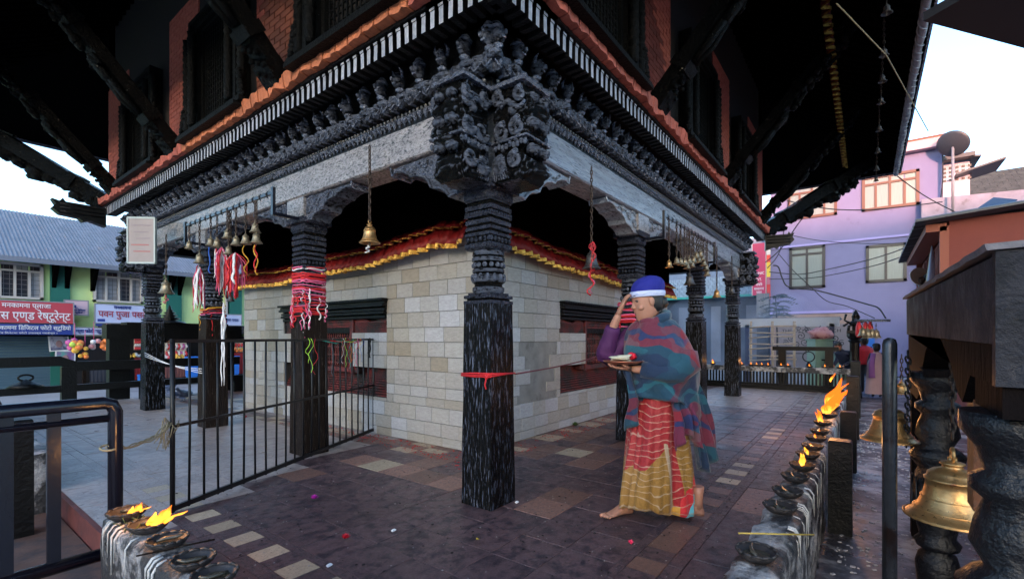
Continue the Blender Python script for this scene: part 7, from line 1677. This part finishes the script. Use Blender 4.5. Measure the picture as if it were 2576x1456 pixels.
# feet with toes
def foot(x, y, rz, lift=0, toes_down=0):
    q = MB(); q.loft([[Vector((a, w_ * math.cos(t), max(.002, z + h * math.sin(t)))) for t in np.linspace(0, 2 * math.pi, 15)[:-1]] for a, w_, h, z in ((-.075, .014, .016, .025), (-.065, .026, .03, .033), (-.04, .03, .042, .046), (-.01, .032, .046, .052), (.03, .033, .034, .04), (.07, .038, .022, .027), (.105, .04, .015, .02), (.125, .034, .011, .016))])
    for k, (b, L, r) in enumerate(((-.028, .045, .0125), (-.008, .036, .0085), (.006, .032, .008), (.019, .027, .0075), (.031, .02, .007))): q.tube([(.105, b, .018), (.125 + L * .5, b * 1.08, .017), (.12 + L, b * 1.1, .011)], [r, r * 1.05, r * .8], 8)
    q.loft([[Vector((-.035 + w_ * math.cos(t), w_ * math.sin(t), z)) for t in np.linspace(0, 2 * math.pi, 13)[:-1]] for z, w_ in ((.05, .032), (.09, .03), (.14, .033), (.2, .04))])
    q.xf(Matrix.Translation((x, y, lift)) @ Matrix.Rotation(rz, 4, 'Z') @ Matrix.Rotation(toes_down, 4, 'Y')); return q.obj('foot', skin, wm)
foot(.21, -.07, .1); foot(-.225, .085, -.7, lift=.004)
# plaid shawl: wrapped round the shoulders, one end hanging in front, the other down the back
def shawl_mat():
    m = bpy.data.materials.new('teal navy and crimson plaid shawl'); m.use_nodes = True; N = m.node_tree.nodes; L = m.node_tree.links; b = N['Principled BSDF']; b.inputs['Roughness'].default_value = .85; b.inputs['Sheen Weight'].default_value = .2
    tc = N.new('ShaderNodeTexCoord'); mp = N.new('ShaderNodeMapping'); mp.inputs['Rotation'].default_value = (.1, .25, .2); mp.inputs['Scale'].default_value = (4.2, 3.0, 4.6); L.new(tc.outputs['Object'], mp.inputs[0])
    nz = N.new('ShaderNodeTexNoise'); nz.inputs['Scale'].default_value = 1.1; L.new(mp.outputs[0], nz.inputs['Vector']); ad = N.new('ShaderNodeVectorMath'); ad.operation = 'MULTIPLY_ADD'; L.new(nz.outputs['Color'], ad.inputs[0]); ad.inputs[1].default_value = (1.7, 1.7, 1.7); L.new(mp.outputs[0], ad.inputs[2])
    sx = N.new('ShaderNodeSeparateXYZ'); L.new(ad.outputs[0], sx.inputs[0])
    def band(o, cols):
        f = N.new('ShaderNodeMath'); f.operation = 'FRACT'; mu = N.new('ShaderNodeMath'); mu.operation = 'MULTIPLY'; mu.inputs[1].default_value = .42; L.new(o, mu.inputs[0]); L.new(mu.outputs[0], f.inputs[0])
        r = N.new('ShaderNodeValToRGB'); r.color_ramp.interpolation = 'CONSTANT'
        while len(r.color_ramp.elements) < len(cols): r.color_ramp.elements.new(.5)
        for i, (p, c) in enumerate(cols): r.color_ramp.elements[i].position = p; r.color_ramp.elements[i].color = (*c, 1)
        L.new(f.outputs[0], r.inputs[0]); return r.outputs[0]
    A = band(sx.outputs[2], [(0, (0.0037, 0.0186, 0.0558)), (.22, (0.0050, 0.0558, 0.0868)), (.4, (0.2232, 0.0050, 0.0124)), (.56, (0.0124, 0.0186, 0.0992)), (.64, (0.1984, 0.0050, 0.0124)), (.8, (0.0037, 0.0372, 0.0744)), (.93, (0.0124, 0.1240, 0.1612))])
    B = band(sx.outputs[0], [(0, (0.0037, 0.0186, 0.0496)), (.3, (0.0124, 0.0992, 0.1240)), (.42, (0.0050, 0.0186, 0.0744)), (.66, (0.1736, 0.0050, 0.0186)), (.8, (0.0050, 0.0496, 0.0806))])
    mx = N.new('ShaderNodeMix'); mx.data_type = 'RGBA'; mx.inputs[0].default_value = .45; L.new(A, mx.inputs[6]); L.new(B, mx.inputs[7]); L.new(mx.outputs[2], b.inputs['Base Color'])
    bp = N.new('ShaderNodeBump'); bp.inputs['Strength'].default_value = .5; bp.inputs['Distance'].default_value = .008; n2 = N.new('ShaderNodeTexNoise'); n2.inputs['Scale'].default_value = 45; L.new(tc.outputs['Object'], n2.inputs['Vector']); L.new(n2.outputs['Fac'], bp.inputs['Height']); L.new(bp.outputs[0], b.inputs['Normal'])
    return m
shm = shawl_mat()
q = MB(); rings = []; n = 90
for i in range(26):
    t = i / 25; z = 1.335 - .50 * t
    wv = min(1, t * 2.6) ** .55; rx = .07 + .125 * wv + .035 * t; ry = .072 + .155 * wv - .01 * t; rg = []
    for j in range(n):
        a = 2 * math.pi * j / n; ca, sa = math.cos(a), math.sin(a)
        arm = .05 * math.exp(-((z - 1.03) / .13) ** 2) * max(0, sa) + .02 * max(0, -ca)           # left elbow under the cloth
        fr = -.55 * t * .14 * max(0, ca) * (1 if sa < .2 else .3)
        f = .010 * t * math.sin(7 * a + t * 5) + .011 * t * math.sin(5 * a + z * 38 + 2 * noise.noise(Vector((ca, sa, z * 3)))) + .03 * noise.noise(Vector((ca * 2.2, sa * 2.2, z * 6)))
        # hem is high in front on the raised-arm side and low at the back
        dz = -.26 * t * max(0, -ca) ** 1.5 + .24 * t * max(0, -sa) * (.5 + .5 * ca) - .04 * t * max(0, sa)
        rg.append(Vector(((rx + arm + f) * ca + .012 - .035 * t + fr * 0, (ry + arm + f) * sa, z + dz)))
    rings.append(rg)
q.loft(rings, caps=False); o = q.obj('shawl', shm, wm); md = o.modifiers.new('thickness', 'SOLIDIFY'); md.thickness = .008
# neck roll of the shawl
q = MB(); q.tube([(.02 + .085 * math.cos(a), .092 * math.sin(a), 1.325 + .028 * -math.cos(a) + .006 * math.sin(5 * a)) for a in np.linspace(0, 6.283, 40)], .03, 10); add_noise(q, .012, 18); q.obj('shawl_collar', shm, wm)
# shawl over the left forearm
q = MB(); q.tube([(-.06, .2, 1.1), (-.055, .225, 1.02), (-.0, .225, .985), (.07, .2, .98), (.14, .17, .99), (.2, .125, .998)], [.085, .09, .082, .072, .064, .05], 18); add_noise(q, .014, 16, 3); q.obj('shawl_sleeve', shm, wm)
def drape(p0, p1, wd, lean, seed, name='shawl_end', taper=.7, n=18, rows=16, axis=(1, 0, 0)):
    p0, p1, ax = Vector(p0), Vector(p1), Vector(axis).normalized(); q = MB(); nrm = ax.cross((p1 - p0).normalized()); rr_ = []
    for i in range(rows):
        t = i / (rows - 1); c = p0.lerp(p1, t) + nrm * lean * math.sin(t * math.pi) ; w_ = wd * (1 - (1 - taper) * (1 - t)) ; g = []
        for j in range(n): u = j / (n - 1) - .5; g.append(c + ax * u * w_ + nrm * (.028 * math.sin(u * 17 + seed + t * 2) * (.4 + t) + .02 * noise.noise(Vector((u * 3, t * 3, seed)))) + Vector((0, 0, .05 * math.sin(u * 5 + seed) * t)))
        rr_.append(g)
    q.loft(rr_, close=False, caps=False); o = q.obj(name, shm, wm); md = o.modifiers.new('thickness', 'SOLIDIFY'); md.thickness = .008; return o
drape((.17, .05, .98), (.14, .02, .60), .2, .02, 1, axis=(1, .3, 0), taper=1.2)          # end hanging below the plate arm
drape((-.16, .10, .95), (-.30, .15, .36), .22, .03, 4, axis=(1, .2, .0), taper=.75)       # end swinging behind
drape((-.06, .175, .84), (-.1, .2, .52), .16, .02, 8, axis=(1, 0, 0), taper=.9)
# plate with offerings (held: its own thing)
M_w = Matrix.Translation((wmid.x, wmid.y, 0)) @ Matrix.Rotation(wrz, 4, 'Z')
pc = M_w @ Vector((.29, .06, 1.03)); pl = thing('offering_plate', 'round brass plate of rice and folded leaf offerings held by the walking woman', 'plate', tuple(pc), wrz)
q = MB(); q.lathe([(0, 0), (.09, 0), (.125, .014), (.13, .022), (.124, .018), (.088, .006), (0, .005)], 32, caps=False); q.obj('dish', mat('reddish copper plate', (.35, .12, .07), .35, metal=.6), pl)
q = MB(); rp = random.Random(3)
for i in range(9): q.blob((rp.uniform(-.05, .06), rp.uniform(-.05, .05), .02 + .004 * i), (.05, .03, .008), 9, 6, amp=.3, seed=i, M=Matrix.Rotation(rp.random() * 3, 3, 'Z') @ Matrix.Rotation(rp.uniform(-.3, .3), 3, 'X'))
q.obj('leaf_offerings', mat('cream leaf offering', (.6, .55, .4), .7, var=.15), pl); q = MB(); q.blob((-.05, .02, .05), (.03, .03, .025), 9, 7, amp=.3); q.obj('red_flower', mat('red petals', (.6, .01, .03), .6), pl)
# ---- people in the distance
def standing(p, h, label, top, topname, headm, cap=None, rz=0, lean=0, skirt=None, long=False, pose=None):
    t = thing('person', label, 'person', (p.x, p.y, p.z), rz); s = h / 1.6
    V2 = [(0, 0, .85), (0, 0, 1.0), (lean * .12, 0, 1.2), (lean * .3, 0, 1.33), (lean * .38, 0, 1.4), (lean * .18, .15, 1.28), (lean * .2 + .02, .2, 1.02), (lean * .3 + .14, .14, .9), (lean * .18, -.15, 1.28), (lean * .2 + .02, -.2, 1.02), (lean * .3 + .14, -.14, .9), (0, .08, .82), (.01, .09, .45), (0, .09, .06), (0, -.08, .82), (.01, -.09, .45), (0, -.09, .06), (.1, .09, .03), (.1, -.09, .03)]
    E2 = [(0, 1), (1, 2), (2, 3), (3, 4), (2, 5), (5, 6), (6, 7), (2, 8), (8, 9), (9, 10), (0, 11), (11, 12), (12, 13), (13, 17), (0, 14), (14, 15), (15, 16), (16, 18)]
    R2 = [.13, .12, .13, .07, .05, .06, .045, .03, .06, .045, .03, .08, .055, .035, .08, .055, .035, .03, .03]
    skinned('body', [Vector(v) * s for v in V2], E2, [r * s for r in R2], skirt or mat('dark trousers', (.03, .03, .04), .8), t, 1)
    (a, b_, c, d), HM2 = head_mesh(Vector((lean * .42 + .01, 0, 1.475)) * s, s, tilt=lean * .6); a.obj('head', skin, t)
    q = MB(); q.loft([ring((-.02 + ox, 0, z), rx, ry, 20) for z, rx, ry, ox in ((-.09, .05, .055, -.03), (-.04, .082, .082, -.015), (.02, .1, .09, -.006), (.06, .105, .09, 0), (.1, .09, .078, 0), (.13, .05, .045, -.005))]); q.xf(HM2); add_noise(q, .01, 20); q.obj('hair', hair_m, t)
    if cap: q = MB(); q.loft([ring((0, 0, z), r, r * .9, 20) for z, r in ((.06, .112), (.1, .108), (.13, .08), (.145, .02))]); q.xf(HM2); q.obj('cap', cap, t)
    q = MB(); rings = []
    zb = .12 if long else .82
    for i in range(14):
        u = i / 13; z = 1.36 - (1.36 - zb) * u; w_ = .07 + .12 * min(1, u * 4) ** .6 + (.07 * u if long else 0); rings.append(ring((lean * .3 * max(0, (z - .85) / .5), 0, z), w_ * .85, w_ * 1.12 + (.03 if not long and u > .15 else 0), 40, fold=.03 * u, nf=8, ph=u * 2))
    q.loft(rings, caps=False); add_noise(q, .012, 9); q.xf(Matrix.Scale(s, 4)); o = q.obj(topname, top, t)
    if not long:
        for sd_ in (-1, 1):
            q = MB(); q.tube([Vector(v) * s for v in ((lean * .18, sd_ * .15, 1.29), (lean * .2 + .02, sd_ * .2, 1.02), (lean * .3 + .13, sd_ * .14, .91))], [.065 * s, .058 * s, .045 * s], 12); add_noise(q, .008, 20); q.obj('sleeve', top, t)
    for sd_ in (-1, 1): hand(t, Vector((lean * .3 + .14, sd_ * .14, .9)) * s, (.6, 0, -.8), (1, 0, .3), .5, s=s * .9, side=sd_)
    return t
face = math.atan2(FV.y, FV.x)
pz = lambda px, D: Vector((*(at(px, 900, D).xy), GZ))
standing(pz(2206, 11.6), 1.33, 'person in a long pale pink cloak and dark cap seen from behind', mat('pale pink wool cloak', (.45, .3, .34), .85, var=.08), 'cloak', skin, cap=mat('black cap', (.015, .015, .02), .8), rz=face - .4, lean=.1, long=True)
q = MB(); q.tube([(-.1, .1, 1.1), (-.17, .15, .8), (-.19, .15, .5)], [.05, .06, .07], 8, flat=.4); o = q.obj('scarf', mat('violet scarf', (.25, .1, .35), .8)); o.parent = [x for x in bpy.data.objects if x.get('label', '').startswith('person in a long pale')][0]
standing(pz(2177, 12.6), 1.50, 'dark haired person in a bright red jacket facing the blue gate', mat('bright red jacket', (.6, .015, .03), .7, bump=.3), 'jacket', skin, rz=face + .2, lean=.1)
standing(pz(2137, 12.0), 1.38, 'person in a dark blue jacket bending over the mint green chest', mat('dark navy jacket', (.012, .018, .05), .8), 'jacket', skin, rz=face + 2.0, lean=1.3)
standing(Vector((gx(436, 900, GY - .9), GY - .55, GZ)), 1.45, 'market vendor in a dark red top behind the brown stall', mat('dark red top', (.25, .03, .04), .8), 'top', skin, rz=-math.pi / 2)
# ---------------------------------------------------------------- thin blue smoke over the far lamps
sm = bpy.data.materials.new('thin smoke'); sm.use_nodes = True; N = sm.node_tree.nodes; N.clear(); L_ = sm.node_tree.links
vo = N.new('ShaderNodeVolumePrincipled'); vo.inputs['Color'].default_value = (.75, .82, 1, 1); ou = N.new('ShaderNodeOutputMaterial'); tc = N.new('ShaderNodeTexCoord'); nz = N.new('ShaderNodeTexNoise'); nz.inputs['Scale'].default_value = .9; nz.inputs['Detail'].default_value = 3
mr = N.new('ShaderNodeMapRange'); mr.inputs[1].default_value = .42; mr.inputs[2].default_value = .7; mr.inputs[3].default_value = .0; mr.inputs[4].default_value = .12
L_.new(tc.outputs['Object'], nz.inputs['Vector']); L_.new(nz.outputs['Fac'], mr.inputs[0]); L_.new(mr.outputs[0], vo.inputs['Density']); L_.new(vo.outputs[0], ou.inputs['Volume'])
q = MB(); c0 = onX(1900, 860, 13.2); q.blob((0, 0, 0), (2.0, 2.4, 1.6), 20, 14); o = q.obj('smoke', sm, None, (c0.x, c0.y + .5, 1.3)); tag(o, 'thin bluish smoke drifting over the far lamps and bamboo frame', 'smoke', kind='stuff')
sc.cycles.volume_bounces = 1; sc.cycles.volume_step_rate = 2
